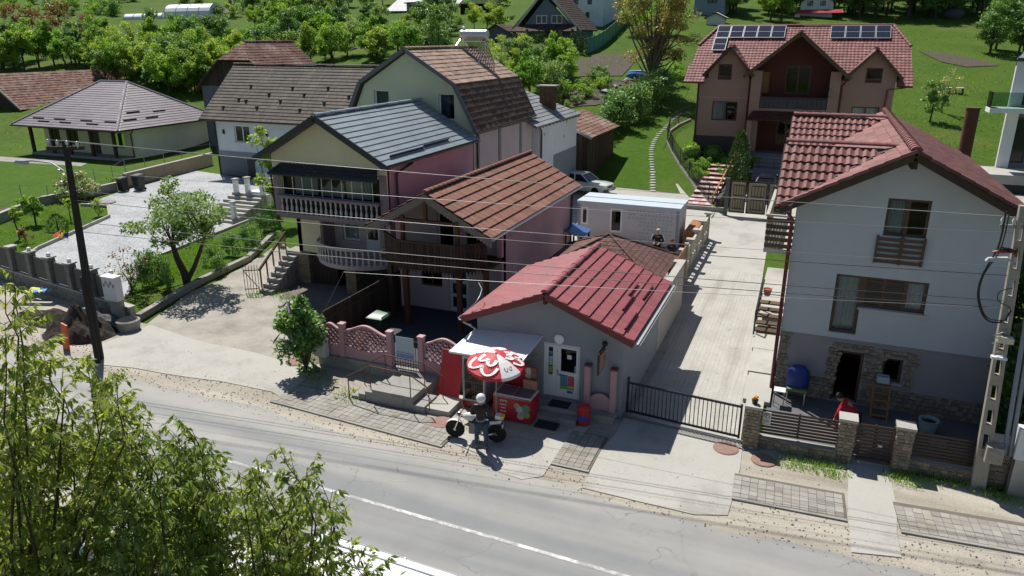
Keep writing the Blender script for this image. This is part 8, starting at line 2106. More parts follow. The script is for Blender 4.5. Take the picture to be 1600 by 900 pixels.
def car(label, loc, rz, col, S, cab, L, w, name='car', cat='car', ribs=0, dark_lower=None):
 """S stations (x, half width, low, belt); cab = (rear foot, rear roof, front roof, front foot, belt z, roof z, roof half width)"""
 t = thing(name, label, cat, (0, 0, 0)); P = paint('car_%.2f_%.2f' % (col[0], col[2]), col, .25, 0, .6)
 mb = MB(); n = 10
 for (x, hw, lo, be) in S:
  for (fy, z) in ((-.82, lo), (.82, lo), (.98, lo + .12), (1, lo + (be - lo) * .55), (.965, be - .06), (.86, be), (-.86, be), (-.965, be - .06), (-1, lo + (be - lo) * .55), (-.98, lo + .12)): mb.v.append((x, hw * fy, z))
 for i in range(len(S) - 1):
  for j in range(n): mb.f.append([i * n + j, i * n + (j + 1) % n, (i + 1) * n + (j + 1) % n, (i + 1) * n + j]); mb.m.append(0); mb.a.append(.5)
 mb.f.append(list(range(n))); mb.f.append([(len(S) - 1) * n + j for j in range(n)]); mb.m += [0, 0]; mb.a += [.5, .5]
 mb.build('body', P, t, sharp=50)
 rf, rr, fr_, ff, bz, rz_, rw = cab; bw = w * .9
 gl = MB().hexa([(rf, -bw, bz - .02), (ff, -bw, bz - .02), (ff, bw, bz - .02), (rf, bw, bz - .02), (rr, -rw, rz_ - .05), (fr_, -rw, rz_ - .05), (fr_, rw, rz_ - .05), (rr, rw, rz_ - .05)]).build('windows', GLASS_DK, t)
 ro = MB(); m_ = 5
 for i in range(m_ + 1):
  x = rr - .06 + (fr_ - rr + .12) * i / m_; c = .05 * math.sin(math.pi * (i + .4) / (m_ + .8))
  for (y, z) in ((-rw - .03, rz_ - .07), (-rw * .8, rz_ + c * .6), (0, rz_ + c), (rw * .8, rz_ + c * .6), (rw + .03, rz_ - .07)): ro.v.append((x, y, z))
 for i in range(m_):
  for j in range(4): ro.f.append([i * 5 + j, i * 5 + j + 1, (i + 1) * 5 + j + 1, (i + 1) * 5 + j]); ro.m.append(0); ro.a.append(.5)
 ro.f.append([0, 1, 2, 3, 4]); ro.f.append([m_ * 5 + j for j in range(5)]); ro.m += [0, 0]; ro.a += [.5, .5]
 ro.f.append([0, 4, m_ * 5 + 4, m_ * 5]); ro.m.append(0); ro.a.append(.5)
 ro.build('roof', P, t, sharp=60)
 for k in range(ribs): y = -rw * .7 + k * rw * 1.4 / max(1, ribs - 1); MB().box(rr + .15, fr_ - .4, y - .03, y + .03, rz_ + .0, rz_ + .062).build('roof_rib', P, t)
 for s in (-1, 1):
  for (a, b) in (((rf, s * bw, bz), (rr, s * rw, rz_ - .05)), ((ff, s * bw, bz), (fr_, s * rw, rz_ - .05)), (((rf + ff) / 2, s * bw * 1.0, bz), ((rr + fr_) / 2, s * rw, rz_ - .05))): MB().beam(a, b, .07, .05).build('pillar', P, t)
  for x in (-L * .3, L * .31): wheel(t, (x, s * (w - .09), .3), .30, .18)
  MB().box(S[-1][0] - .03, S[-1][0] + .015, s * w * .6 - .14, s * w * .6 + .14, S[-1][3] - .22, S[-1][3] - .06).build('headlight', paint('lamp_glass', (.5, .52, .54), .1), t)
  MB().box(S[0][0] - .015, S[0][0] + .03, s * w * .7 - .1, s * w * .7 + .1, S[0][3] - .24, S[0][3] - .08).build('tail_light', paint('tail_red', (.3, .01, .01), .2), t)
  MB().box(ff - .25, ff - .1, s * (bw + .02), s * (bw + .16), bz + .02, bz + .13).build('mirror', BLACKP, t)
  MB().box(-.05, .1, s * w * .985, s * w * 1.005, bz - .2, bz - .17).build('door_handle', BLACKP, t)
 MB().box(S[-1][0] - .05, S[-1][0] + .06, -w * .95, w * .95, .30, .46).build('bumper', BLACKP, t); MB().box(S[0][0] - .06, S[0][0] + .05, -w * .95, w * .95, .30, .46).build('bumper', BLACKP, t)
 MB().box(S[-1][0] - .02, S[-1][0] + .02, -w * .42, w * .42, S[-1][3] - .22, S[-1][3] - .08).build('grille', BLACKP, t)
 MB().box(S[-1][0] + .061, S[-1][0] + .07, -.26, .26, .33, .44).build('number_plate', paint('plate_white', (.6, .62, .66), .4), t)
 t.location = loc; t.rotation_euler = (0, 0, rz); WLOC[t.name] = Vector(loc)
 return t
SED = [(-2.15, .72, .32, .86), (-2.0, .79, .24, .92), (-1.3, .82, .2, .93), (-.4, .82, .18, .90), (.6, .82, .18, .90), (1.2, .81, .2, .86), (1.95, .78, .24, .80), (2.12, .70, .34, .74)]
SCAB = (-1.55, -1.0, .1, .78, .9, 1.42, .6)
g = Vector((-15.3, 51.6, 0)); g.z = hgt(g.x, g.y) + .05
car('old white saloon car parked on the grass edge behind the site cabin', g, RAD(-14), (.60, .66, .62), SED, SCAB, 4.3, .82)
HAT = [(-1.9, .72, .32, .9), (-1.8, .80, .24, .98), (-.9, .84, .2, .98), (.4, .84, .18, .95), (1.0, .83, .2, .92), (1.75, .78, .24, .82), (1.95, .68, .34, .72)]
car('dark blue black hatchback car parked behind the ornamental gate', (-2.95, 56.8, .02), RAD(-92), (.012, .016, .028), HAT, (-1.75, -1.35, .2, 1.0, .95, 1.5, .58), 3.9, .84)
VAN = [(-2.75, .92, .3, 1.9), (-2.6, .98, .25, 1.95), (.9, .98, .25, 1.6), (1.3, .98, .25, 1.35), (1.7, .97, .25, 1.22), (2.45, .90, .28, 1.05), (2.65, .78, .36, .9)]
A = ZP(512, 826, 2.3)
car('large white van parked on the near side of road under the willow branches', (A.x + 2.6, A.y - 1.0, 0), RAD(-2), (.70, .72, .73), VAN, (-2.72, -2.6, .85, 1.75, 1.2, 2.3, .84), 5.4, .98, 'van', 'van', 4)
A = ZP(290, 835, 1.3)
car('white saloon car half hidden beneath the willow branches at lower left', (A.x - .6, A.y, 0), RAD(-2), (.66, .68, .70), SED, SCAB, 4.3, .82)
# ================================================================== VEGETATION
def leaf_mesh(name, P, size, m, seed=0, elong=1.5, droop=.0, up=1.2, fold=.2, dirs=None, mats=None):
 """many small folded leaf faces around the points P"""
 rg = np.random.default_rng(seed); n = len(P); P = np.asarray(P, float)
 d = rg.normal(size=(n, 3)) if dirs is None else np.asarray(dirs, float) + rg.normal(size=(n, 3)) * .35
 d[:, 2] -= droop; d /= np.linalg.norm(d, axis=1)[:, None] + 1e-9
 nn = rg.normal(size=(n, 3)); nn[:, 2] += up * 2
 s = np.cross(d, nn); s /= np.linalg.norm(s, axis=1)[:, None] + 1e-9
 nn = np.cross(s, d); L = size * rg.uniform(.6, 1.3, n)[:, None]; W = L / elong / 2
 V = np.empty((n, 4, 3)); V[:, 0] = P; V[:, 1] = P + d * L * .45 + s * W + nn * W * fold; V[:, 2] = P + d * L; V[:, 3] = P + d * L * .45 - s * W + nn * W * fold
 me = bpy.data.meshes.new(name); me.vertices.add(n * 4); me.vertices.foreach_set('co', V.reshape(-1))
 me.loops.add(n * 4); me.loops.foreach_set('vertex_index', np.arange(n * 4, dtype=np.int32))
 me.polygons.add(n); me.polygons.foreach_set('loop_start', np.arange(0, n * 4, 4, dtype=np.int32)); me.polygons.foreach_set('loop_total', np.full(n, 4, dtype=np.int32))
 at = me.attributes.new('rnd', 'FLOAT', 'FACE'); at.data.foreach_set('value', rg.uniform(0, 1, n))
 me.materials.append(m); me.update(calc_edges=True); me.validate()
 return me
LF = leafmat('leaf_green', (0.147, 0.287, 0.052), (0.307, 0.497, 0.086))
LF_D = leafmat('leaf_dark', (0.099, 0.210, 0.065), (0.230, 0.390, 0.099), .25)
LF_Y = leafmat('leaf_light', (0.221, 0.350, 0.069), (0.385, 0.502, 0.117))
LF_B = leafmat('leaf_blue_green', (0.147, 0.250, 0.103), (0.278, 0.396, 0.176))
LF_O = leafmat('leaf_olive_brown', (0.282, 0.233, 0.069), (0.419, 0.369, 0.111), .3)
LF_R = leafmat('leaf_bronze', (0.218, 0.118, 0.050), (0.319, 0.185, 0.076), .3)
LF_T = leafmat('conifer_green', (0.043, 0.095, 0.028), (0.099, 0.179, 0.043), .15)
LF_W = leafmat('willow_leaf', (0.150, 0.230, 0.050), (0.380, 0.460, 0.140), .55)
LF_G = leafmat('grass_blade', (0.130, 0.250, 0.025), (0.210, 0.340, 0.050), .6)
LF_P = leafmat('pale_blossom_shrub', (0.258, 0.305, 0.113), (0.483, 0.498, 0.274), .3)
def cloud(seed, K, n, rx, ry, rz, zc, rc, shell=.55):
 """points of a crown: clumps spread through an ellipsoid, most of them near its surface"""
 rg = np.random.default_rng(seed); C = []
 for _ in range(K):
  v = rg.normal(size=3); v /= np.linalg.norm(v); v *= shell + (1 - shell) * rg.uniform() ** .6 if rg.uniform() > .2 else rg.uniform(.1, .6)
  C.append((v[0] * rx * rg.uniform(.75, 1.12), v[1] * ry * rg.uniform(.75, 1.12), zc + v[2] * rz))
 C = np.array(C); idx = rg.integers(0, K, n); r = rc * rg.uniform(.6, 1.25, K)
 q = rg.normal(size=(n, 3)); q /= np.linalg.norm(q, axis=1)[:, None]; q *= (rg.uniform(.25, 1, n) ** .5)[:, None]
 return C, C[idx] + q * r[idx][:, None] * np.array([1, 1, .72])
def limbs(C, zb, h, r, seed, k=9):
 rs = random.Random(seed); mb = MB(); j = lambda a: rs.uniform(-a, a)
 top = Vector((j(.3), j(.3), h * .72)); f = Vector((j(.12), j(.12), zb))
 mb.tube([(0, 0, -.3), f * .5 + Vector((j(.1), 0, 0)), f, f.lerp(top, .5) + Vector((j(.2), j(.2), 0)), top], [r, r * .85, r * .7, r * .4, r * .12], 7)
 for c in rs.sample(range(len(C)), min(k, len(C))):
  e = Vector(C[c]); s = f.lerp(top, rs.uniform(-.15, .6)); md = s.lerp(e, .5) + Vector((j(.25), j(.25), j(.2) - .1))
  mb.tube([s, md, e], [r * .38, r * .24, r * .06], 5)
 return mb
def tree_proto(seed, h, cr, K, n, leaf, m, size, bark=BARK, zb=.22, shell=.55, rc=.36, trunk=.05, flat=.5, **kw):
 C, P = cloud(seed, K, n, cr, cr, h * flat * .82, h * (1 - flat * .72), cr * rc, shell)
 P = P[P[:, 2] > h * .06]
 return limbs(C, h * zb, h, h * trunk * .5, seed).mesh('trunk', bark), leaf_mesh('crown', P, size, m, seed, **kw)
def plant(name, label, cat, loc, pr, rz=0., sc=1., group=None):
 t = thing(name, label, cat, loc, group); t.rotation_euler = (0, 0, rz); t.scale = (sc, sc, sc) if not isinstance(sc, tuple) else sc
 for nm, me in zip(('trunk', 'crown'), pr):
  if me is None: continue
  o = bpy.data.objects.new(nm, me); COL.objects.link(o); o.parent = t
 return t
R2 = random.Random(21)
PROTO = {'green': [tree_proto(100 + i, 6.2, 2.3, 26, 4600, 0, LF, .27) for i in range(3)], 'light': [tree_proto(200 + i, 5.2, 2.2, 24, 3900, 0, LF_Y, .25, flat=.52) for i in range(2)],
   'dark': [tree_proto(300 + i, 7.0, 2.2, 26, 4800, 0, LF_D, .26, flat=.56) for i in range(2)], 'blue': [tree_proto(400 + i, 5.0, 2.3, 24, 4200, 0, LF_B, .24, flat=.55) for i in range(2)],
   'bronze': [tree_proto(500, 5.6, 2.2, 24, 3200, 0, LF_R, .24)], 'shrub': [tree_proto(600 + i, 2.0, 1.5, 14, 1900, 0, LF, .18, zb=.1, flat=.6) for i in range(2)], 'dshrub': [tree_proto(620, 2.2, 1.6, 14, 2000, 0, LF_D, .18, zb=.1, flat=.6)]}
def belt(n, xr, yr, kinds, sr, group, labels, keep=lambda x, y: True, name='tree', cat='tree', marks=()):
 c = 0; used = []; tries = 0
 while c < n and tries < n * 40:
  tries += 1; x, y = R2.uniform(*xr), R2.uniform(*yr)
  if not keep(x, y): continue
  g = GP(x, y)
  if g is None or any((g - u).length < 1.9 * sr[0] for u in used): continue
  used.append(g); k = R2.choice(kinds); s = R2.uniform(*sr)
  lb = labels.get(k, labels['*'])
  if marks:
   v = (y - yr[0]) / (yr[1] - yr[0]); lb = ('small ' if s < sr[0] + .33 * (sr[1] - sr[0]) else 'tall ' if s > sr[0] + .67 * (sr[1] - sr[0]) else '') + lb + (' back row ' if v < .33 else ' front row ' if v > .67 else ' middle row ') + [m[1] for m in marks if x < m[0]][0]
  plant(name, lb, cat, g - Vector((0, 0, .05)), R2.choice(PROTO[k]), R2.uniform(0, 6.28), (s * R2.uniform(.9, 1.15), s * R2.uniform(.9, 1.15), s * R2.uniform(.85, 1.2)), group); c += 1
G1 = 'trees in the orchard belt behind the left houses'
belt(120, (-10, 425), (92, 152), ['green', 'green', 'light', 'light', 'blue', 'dark', 'green'], (.62, 1.05), G1,
  {'green': 'mid green orchard tree,', 'light': 'yellow green fruit tree,', 'blue': 'greyish green orchard tree,', 'dark': 'dark green orchard tree,', '*': ''}, lambda x, y: not (190 < x < 345 and y < 72) and not (x > 300 and y < 66) and not (y > 128 and 110 < x < 240) and not (y > 112 and x < 150), marks=((60, 'at the left picture edge'), (135, 'above the old left barn'), (215, 'above the bungalow ridge'), (300, 'right of the bungalow ridge'), (365, 'above the dark timber barn'), (999, 'right of the dark timber barn')))
belt(5, (-5, 160), (52, 66), ['bronze'], (.8, 1.1), 'bronze trees on the far left slope', {'*': 'reddish bronze leaved tree on the upper edge of the left orchard belt'})
belt(5, (225, 320), (112, 146), ['green', 'light'], (.7, .85), 'fruit trees behind the bungalow roof', {'green': 'round green fruit tree just behind the mauve bungalow roof', '*': 'pale green fruit tree just behind the mauve bungalow roof'})
G2 = 'trees between the barn and the chalet'
belt(62, (395, 700), (34, 108), ['green', 'dark', 'light', 'green', 'blue'], (.65, 1.1), G2,
  {'green': 'mid green tree on slope,', 'dark': 'dark dense tree on slope,', 'light': 'light green tree on slope,', 'blue': 'grey green tree on slope,', '*': ''}, lambda x, y: not (x > 600 and y < 40) and not (600 < x < 720 and 62 < y < 80 and R2.random() < .6), marks=((470, 'above the dark timber barn'), (540, 'above the brown roofed white house'), (600, 'left of the white sheds'), (660, 'below the white sheds'), (999, 'beside the solar water heater')))
belt(14, (300, 600), (4, 34), ['green', 'dark', 'shrub', 'light'], (.8, 1.3), 'trees at the top edge left of the white sheds', {'*': 'green tree at the top of the slope left of white sheds'}, lambda x, y: x > 395 or y > 26)
belt(8, (700, 800), (22, 60), ['light', 'green', 'shrub'], (.6, .95), 'trees around the little brown roofed hut', {'*': 'green bush or small tree around the little brown roofed hut'})
G3 = 'fruit trees below the chalet'
belt(16, (765, 900), (96, 162), ['light', 'blue', 'green', 'light'], (.55, .82), G3, {'light': 'light green fruit tree,', 'blue': 'grey green fruit tree,', '*': 'green fruit tree,'}, lambda x, y: not (x > 850 and y < 118), marks=((810, 'beside the tall mansard roof'), (850, 'behind the annex chimney'), (999, 'next to the tilled plot')))
belt(46, (1320, 1625), (6, 30), ['green', 'dark', 'light', 'green', 'dark'], (1.1, 1.8), 'trees along the top of the right meadow', {'dark': 'dark tree,', 'light': 'yellow green tree,', '*': 'green tree,'}, marks=((1390, 'above right end of the panel house roof'), (1450, 'left of the grey hay heap'), (1530, 'behind the grey hay heap'), (9999, 'at the top right corner')))
belt(9, (1545, 1640), (52, 94), ['dark', 'green', 'dark'], (.8, 1.15), 'bushy trees at the right edge of meadow', {'dark': 'large dark bushy tree at the right edge of meadow', '*': 'large green bushy tree at the right edge of meadow'})
belt(26, (1085, 1330), (8, 38), ['green', 'light', 'green', 'dark'], (.8, 1.3), 'trees behind the panel house roof', {'dark': 'dark tree,', 'light': 'light green tree,', '*': 'green tree,'}, lambda x, y: not (1235 < x < 1325 and y > 22) and not (1090 < x < 1140 and y > 14), marks=((1140, 'beside the blue grey house'), (1200, 'above the left solar panels'), (1250, 'left of the crimson porch'), (1999, 'right of the crimson porch')))
belt(8, (960, 1060), (12, 60), ['light', 'green', 'shrub'], (.7, 1.0), 'trees behind the walnut tree', {'*': 'green bush behind the large walnut tree'})
belt(60, (0, 400), (1, 27), ['shrub', 'dshrub', 'shrub'], (.6, 1.5), 'scattered bushes on the far left hillside', {'dshrub': 'dark scattered bush on the far left hillside', '*': 'green scattered bush on the far left hillside'}, lambda x, y: not (185 < x < 335 and y > 8), 'bush', 'bush')
belt(18, (840, 945), (120, 172), ['shrub', 'dshrub'], (.4, .8), 'garden bushes around the allotment', {'*': 'low bush among the allotment beds below the chalet'}, lambda x, y: True, 'bush', 'bush')
g = GP(1489, 22) + Vector((4, 1.5, 0)); plant('tree', 'spreading green meadow tree standing beside the grey hay heap', 'tree', g, PROTO['green'][1], 1, 1.2)
g = GP(1453, 190); plant('tree', 'small dark leafy tree on the meadow right of the panel house', 'tree', g, PROTO['dark'][0], 2, .52)
g = GP(1472, 176); plant('tree', 'thin pale young tree on the meadow beside the small dark tree', 'tree', g, tree_proto(77, 4.2, 1.1, 12, 260, 0, LF_P, .22, BARK_G), 0, 1)
# walnut tree: sparse olive brown crown on long limbs
g = GP(1018, 150); C, P = cloud(9, 85, 13000, 5.0, 4.4, 5.2, 8.0, .85, .45)
plant('walnut_tree', 'large walnut tree with sparse olive brown young leaves left of panel house', 'tree', g, (limbs(C, 2.2, 11.5, .34, 9, 60).mesh('trunk', BARK_G), leaf_mesh('crown', P, .24, LF_O, 9, 1.7)), 0, (1, 1, .98))
# dark hedge shrubs along the lawn
for k, (x, y, s, kd) in enumerate(((950, 208, 1.0, 'dshrub'), (968, 200, 1.15, 'dshrub'), (984, 190, 1.2, 'dshrub'), (1000, 180, 1.15, 'dshrub'), (1012, 168, 1.2, 'dshrub'), (1024, 158, 1.1, 'dshrub'), (1034, 148, 1.0, 'dshrub'), (1046, 136, .9, 'shrub'), (970, 178, .9, 'dshrub'), (992, 164, .9, 'shrub'), (936, 218, .7, 'dshrub'), (1056, 122, .8, 'shrub'))):
 plant('hedge_shrub', 'dark green shrub in the hedge along left side of sloping lawn', 'shrub', GP(x, y), PROTO[kd][0], k, (s * 1.1, s * 1.1, s * 1.25), 'hedge shrubs along the sloping lawn')
# conifers
def conifer(h, r, n, seed, pw=.75):
 rg = np.random.default_rng(seed); z = rg.uniform(.02, 1, n); a = rg.uniform(0, 6.2832, n)
 rr = r * np.minimum(1, (1 - z) ** pw * 1.35) * np.minimum(1, .75 + z * 1.5) * rg.uniform(.72, 1.05, n) * (1 + .12 * np.sin(a * 3 + z * 9))
 P = np.stack([rr * np.cos(a), rr * np.sin(a), z * h], 1); D = np.stack([np.cos(a), np.sin(a), np.full(n, 1.2)], 1)
 return MB().tube([(0, 0, -.2), (0, 0, h * .8)], [.06, .02], 6).mesh('trunk', BARK), leaf_mesh('crown', P, .16 * (h / 3) ** .4, LF_T, seed, 2.0, dirs=D)
CN = [conifer(3.0, .62, 1500, 3), conifer(2.6, .6, 1300, 4)]
for k in range(13):
 x = 806 + k * 8.6 + R2.uniform(-2, 2); plant('conifer', 'small dark conifer in the hedge before the chalet', 'conifer', GP(x, 84 + R2.uniform(-3, 3)), CN[k % 2], k, R2.uniform(.8, 1.15), 'conifer hedge before the chalet')
th = conifer(4.2, .8, 3200, 8, .5)
p = GP(1155, 280); plant('thuja', 'tall dark columnar conifer beside the pink steps before panel house', 'conifer', Vector((-4.98, 56.2, 0)), th, 0, (1, 1, 1.12))
def ballbush(label, loc, r, m=LF, n=1700, sz=.85, seed=1, name='clipped_bush'):
 rg = np.random.default_rng(seed); v = rg.normal(size=(n, 3)); v /= np.linalg.norm(v, axis=1)[:, None]; q = v * r * rg.uniform(.86, 1.03, n)[:, None]; q[:, 2] = np.maximum(q[:, 2] * sz + r * sz, .02)
 plant(name, label, 'bush', loc, (MB().ball((0, 0, r * sz), r * .8, 10, 7, sz=sz).mesh('trunk', LF_D), leaf_mesh('crown', q, r * .16, m, seed, 1.5, dirs=v)), 0, 1)
ballbush('round clipped green bush left of two on the terrace before panel house', GP(1079, 249), .78, LF, seed=2)
ballbush('round clipped green bush right of two on the terrace before panel house', GP(1113, 252), .74, LF, seed=3)
ballbush('round clipped bush half hidden behind the columnar conifer', GP(1138, 246), .62, LF, seed=4)
for k, (x, y, s) in enumerate(((1092, 282, .45), (1098, 270, .5), (1088, 268, .4), (1104, 262, .4), (1128, 270, .5), (1132, 282, .5), (1136, 256, .4), (1074, 262, .35), (1125, 258, .4))):
 plant('flowering_shrub', 'small loose garden shrub beside the pink garden steps', 'shrub', GP(x, y), PROTO['shrub'][k % 2], k, s, 'shrubs beside the pink steps')
plant('shrub', 'green shrub in a planter beside the porch stair of panel house', 'shrub', Vector((-4.7, 60.4, 1.6)), PROTO['shrub'][0], 0, .55)
for k, (x, y, s) in enumerate(((6.9, 22.8, 1.15), (7.6, 24.2, 1.2), (6.7, 25.0, 1.1), (8.2, 22.2, 1.0))):
 plant('conifer', ('tall dark conifer at the right corner of tall white house', 'broad dark conifer behind the concrete pole at right edge', 'dark conifer against the right wall of white house', 'lower conifer at the far right edge behind cabinet')[k], 'conifer', Vector((x, y, 0)), th, k, (s * 1.35, s * 1.35, s))
# left garden plants
plant('tree', 'small round topped lawn tree by the low retaining wall', 'tree', ZP(56, 352), tree_proto(41, 1.9, .72, 14, 1100, 0, LF, .17, zb=.5, flat=.42, trunk=.07), 0, 1)
plant('tree', 'thin young lawn tree left of the round topped lawn tree', 'tree', ZP(31, 374), tree_proto(42, 1.9, .34, 8, 260, 0, LF_Y, .15, zb=.6, flat=.3, trunk=.05), 0, 1)
plant('dwarf_conifer', 'small dark dwarf conifer on the lawn behind the flag', 'conifer', ZP(91, 360), conifer(1.0, .62, 900, 12, .6), 0, 1)
plant('rose_bush', 'little reddish rose bush on the front lawn near the wall', 'bush', ZP(44, 382), tree_proto(43, 1.0, .4, 8, 220, 0, LF_R, .14, zb=.2), 0, 1)
plant('tree', 'small sapling by the lawn corner near the pole', 'tree', ZP(112, 346), tree_proto(44, 1.5, .35, 7, 160, 0, LF, .15, zb=.6, flat=.3), 0, 1)
plant('shrub', 'upright grassy shrub at the gravel corner of front lawn', 'shrub', ZP(157, 338), tree_proto(45, 1.3, .35, 8, 320, 0, LF_Y, .2, zb=.1, elong=3), 0, 1)
plant('shrub', 'large pale whitish flowering shrub behind the utility pole', 'shrub', ZP(124, 313), tree_proto(46, 1.9, 1.5, 18, 2300, 0, LF_P, .2, zb=.1, flat=.58), 0, 1)
plant('pot_plant', 'green plant with orange pot beside the two wheelie bins', 'plant', ZP(177, 295), tree_proto(47, .8, .4, 6, 160, 0, LF, .16, zb=.3), 0, 1)
# apple tree in the left yard
tp = Vector((-26.75, 24.9, 0)); mb = MB(); rs = random.Random(5)
mb.tube([(0, 0, -.2), (-.25, .1, .6), (-.75, .25, 1.25), (-1.0, .35, 1.9)], [.2, .17, .14, .11], 8); mb.tube([(-.1, 0, .2), (.35, .15, .9), (.75, .25, 1.7), (1.1, .3, 2.4)], [.14, .11, .09, .06], 7)
C, P = cloud(31, 44, 6500, 2.75, 2.2, 1.35, 3.55, .58, .3)
P[:, 0] -= .15
for i, c in enumerate(C):
 s = Vector((-1.0, .35, 1.9)) if c[0] < .3 else Vector((1.1, .3, 2.4)); e = Vector(c); md = s.lerp(e, .5) + Vector((rs.uniform(-.2, .2), rs.uniform(-.2, .2), rs.uniform(-.25, .1)))
 if i % 2 == 0: mb.tube([s, md, e], [.06, .035, .01], 5)
plant('apple_tree', 'spreading apple tree with forked dark trunk beside the gravel yard', 'tree', tp, (mb.mesh('trunk', BARK), leaf_mesh('crown', P, .16, LF_B, 31, 1.6)), 0, 1)
for k, (x, y, s, kd) in enumerate(((250, 440, .5, 'shrub'), (238, 432, .55, 'shrub'), (262, 452, .45, 'shrub'), (222, 450, .5, 'shrub'), (365, 400, .5, 'shrub'), (385, 385, .5, 'dshrub'), (408, 372, .55, 'shrub'), (425, 360, .55, 'dshrub'), (345, 428, .45, 'shrub'), (330, 415, .4, 'dshrub'), (415, 330, .6, 'shrub'), (430, 345, .5, 'dshrub'), (396, 398, .4, 'shrub'), (440, 385, .35, 'dshrub'))):
 plant('garden_shrub', 'loose green shrub in the bed along the apple tree garden wall', 'shrub', ZP(x, y), PROTO['dshrub'][0], k * 2, (s * .75, s * .75, s * 1.15), 'shrubs along the apple tree garden wall')
plant('small_tree', 'light green small tree between white house and grey roofed house', 'tree', Vector((-31.0, 36.6, 0)), tree_proto(48, 5.6, 1.25, 18, 1500, 0, LF_Y, .24, flat=.42), 0, (1, 1, 1.05))
C, P = cloud(55, 44, 5600, .72, .8, 1.5, 1.35, .36, .3)
plant('lilac_bush', 'tall lilac bush between dirt yard and the pink lattice fence', 'bush', Vector((-15.75, 19.1, 0)), (limbs(C, .3, 3.2, .09, 5, 14).mesh('trunk', BARK), leaf_mesh('crown', P, .15, LF_D, 55, 1.5)), 0, 1)
mb = MB()
for _ in range(34): c = C[R2.randrange(len(C))]; mb.tube([Vector(c) + Vector((R2.uniform(-.3, .3), R2.uniform(-.3, .3), R2.uniform(.1, .35)))] * 1 + [Vector(c) + Vector((0, 0, .5))], [.045, .008], 6)
o = mb.build('blossom', paint('lilac_blossom', (.26, .20, .34), .8)); o.parent = bpy.data.objects['lilac_bush']; tag(o, kind='stuff')
plant('twiggy_bush', 'bare twiggy bush above the white meter cabinet', 'bush', ZP(205, 455), tree_proto(56, 2.0, .9, 16, 260, 0, LF_R, .12, zb=.15, flat=.5), 0, 1)
# tufts: weeds by the fence and road edge, grass fringes on lawns
def tufts(name, pts, n, size, m, seed, label=None):
 rg = np.random.default_rng(seed); out = []
 for (x, y, r, k) in pts:
  a = rg.uniform(0, 6.28, k); q = r * np.sqrt(rg.uniform(0, 1, k)); X, Y = x + q * np.cos(a), y + q * np.sin(a)
  out += [(X[i], Y[i], hgt(X[i], Y[i]) + .01) for i in range(k)]
 P = np.array(out); D = np.tile(np.array([[0, 0, 1.6]]), (len(P), 1))
 o = bpy.data.objects.new(name, leaf_mesh(name, P, size, m, seed, 5, dirs=D + rg.normal(size=P.shape) * .4)); COL.objects.link(o); tag(o, kind='stuff')
W = [ZP(x, y) for (x, y) in ((1232, 722), (1255, 728), (1285, 735), (1305, 738), (1400, 745), (1420, 752), (1450, 750), (1480, 750), (1500, 745), (1515, 735), (1535, 765), (1555, 770), (1575, 778), (1590, 760))]
tufts('weeds', [(p.x, p.y, .42, 150) for p in W], 0, .13, LF, 61)
W = [ZP(x, y) for (x, y) in ((492, 585), (505, 600), (540, 618), (548, 622), (480, 560), (470, 480), (455, 470), (440, 462), (400, 462))]
tufts('weeds', [(p.x, p.y, .5, 120) for p in W], 0, .12, LF, 62)
FL = [(-37.4, 24.2), (-39.5, 27), (-42.6, 33.5), (-45, 35.3), (-47.1, 35.2), (-48.9, 37.5), (-49.2, 34.5), (-46.9, 29.9), (-50, 25.2)]
tufts('lawn_grass', [q for q in ((R2.uniform(-50, -37), R2.uniform(24, 38), .5, 60) for _ in range(420)) if inpoly(q[0], q[1], FL)] + [(-29.8 + R2.uniform(-1.5, 1.5), 28 + R2.uniform(-3.5, 4.5), 1.0, 420) for _ in range(16)], 0, .11, LF_G, 63)
mg = []
for _ in range(900):
 x, y = R2.uniform(0, 1600), R2.uniform(10, 330)
 g = GP(x, y)
 if g and g.y > 46 and (g.x < -20 or g.x > 7 or g.y > 75) and not (-76 < g.x < -30 and g.y < 72): mg.append((g.x, g.y, 1.6 + g.y * .012, 34))
tufts('meadow_grass', mg, 0, .30, LF_G, 64)
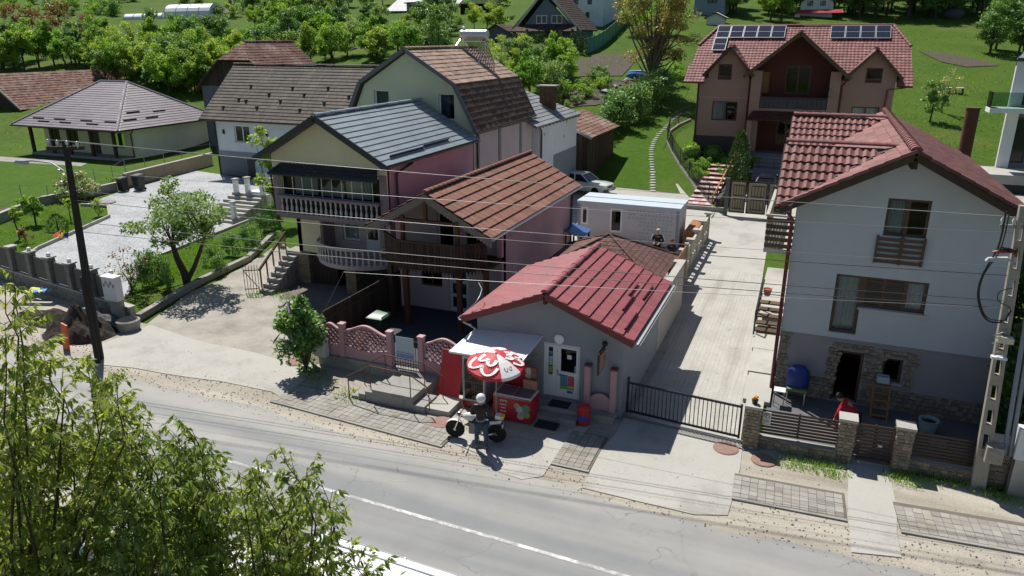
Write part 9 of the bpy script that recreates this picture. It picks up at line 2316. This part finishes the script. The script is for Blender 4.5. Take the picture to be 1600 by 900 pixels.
# willow-like trees in the foreground: long shoots with hanging narrow leaves
def willow(label, base, D, tips, seed):
 rg = np.random.default_rng(seed); rs = random.Random(seed); t = thing('willow_tree', label, 'tree', base)
 mb = MB(); LP_, LD = [], []; base = Vector(base); fork = base + Vector((0, 0, 2.2)); mb.tube([(base.x, base.y, -.2), base + Vector((.05, 0, 1.1)), fork], [.19, .16, .14], 8)
 for (x, y, dd, ln) in tips:
  tip = DP(x, y, dd); s = fork + Vector((0, 0, rs.uniform(-.3, .5))); low = tip + Vector((rs.uniform(-.3, .3), rs.uniform(-.3, .3), -ln))
  if low.z < fork.z + .2: low.z = fork.z + .2
  m1 = s.lerp(low, .55) + Vector((rs.uniform(-.25, .25), rs.uniform(-.25, .25), -.2)); path = [s, m1, low, low.lerp(tip, .5) + Vector((rs.uniform(-.1, .1), rs.uniform(-.1, .1), 0)), tip]
  mb.tube(path, [.035, .018, .009, .006, .003], 5)
  segs = [(low, path[3]), (path[3], tip), (m1.lerp(low, .4), low)]
  for (a, b) in segs:
   L = (b - a).length
   for k in range(int(L * 8) + 1):
    u = rs.random(); p = a.lerp(b, u); an = rs.uniform(0, 6.28); l2 = rs.uniform(.18, .5) * (1.1 - .6 * u if b is tip else 1)
    dr = Vector((math.cos(an), math.sin(an), rs.uniform(.1, 1.0))).normalized(); e = p + dr * l2; mb.tube([p, e], [.005, .002], 3)
    for q in range(int(l2 * 46) + 3):
     w = rs.uniform(.1, 1.05); LP_.append(p + dr * l2 * w); LD.append((math.cos(an) * .5 + rs.uniform(-.6, .6), math.sin(an) * .5 + rs.uniform(-.6, .6), -.75))
 mb.build('trunk', mat('green_twig', (.09, .085, .045), .9, .2, 6, 30, .3, .005), t)
 me = leaf_mesh('crown', [tuple(Vector(p) - base) for p in LP_], .115, LF_W, seed, 3.1, dirs=LD, up=.9, fold=.35)
 o = bpy.data.objects.new('crown', me); COL.objects.link(o); o.parent = t
def tipset(outline, fill, seed, d0, d1):
 rs = random.Random(seed); T = [(x, y, rs.uniform(d0, d1), rs.uniform(.6, 1.1)) for (x, y) in outline]
 for (x0, x1, y0, y1, n) in fill: T += [(rs.uniform(x0, x1), rs.uniform(y0, y1), rs.uniform(d0, d1 + .8), rs.uniform(.6, 1.2)) for _ in range(n)]
 return T
b1, b2, b3 = DP(30, 1100, 8.0), DP(225, 1150, 7.6), DP(430, 1150, 7.4)
for b in (b1, b2, b3): b.z = 0
willow('willow-like tree with narrow leaves at the lower left corner', b1, 8, tipset([(8, 505), (25, 540), (45, 545), (62, 535), (80, 560), (100, 560), (120, 575), (135, 560), (150, 585), (172, 600), (182, 590), (10, 575), (20, 420), (8, 440)], [(-40, 190, 590, 720, 24), (-40, 190, 700, 900, 19)], 1, 7.2, 8.8), 71)
willow('willow-like tree with narrow leaves in the middle of lower left foreground', b2, 7.6, tipset([(205, 650), (225, 660), (245, 690), (262, 672), (285, 672), (298, 668), (310, 690), (330, 735), (190, 640)], [(170, 330, 690, 790, 20), (160, 350, 780, 910, 15)], 2, 7.0, 8.2), 72)
willow('willow-like tree with narrow leaves overhanging the white van', b3, 7.4, tipset([(372, 735), (402, 725), (418, 712), (438, 712), (458, 735), (480, 738), (500, 750), (520, 765), (528, 780), (360, 760), (545, 850), (560, 865)], [(350, 470, 760, 830, 12), (350, 500, 820, 910, 7), (520, 560, 875, 905, 3)], 3, 7.0, 7.9), 73)
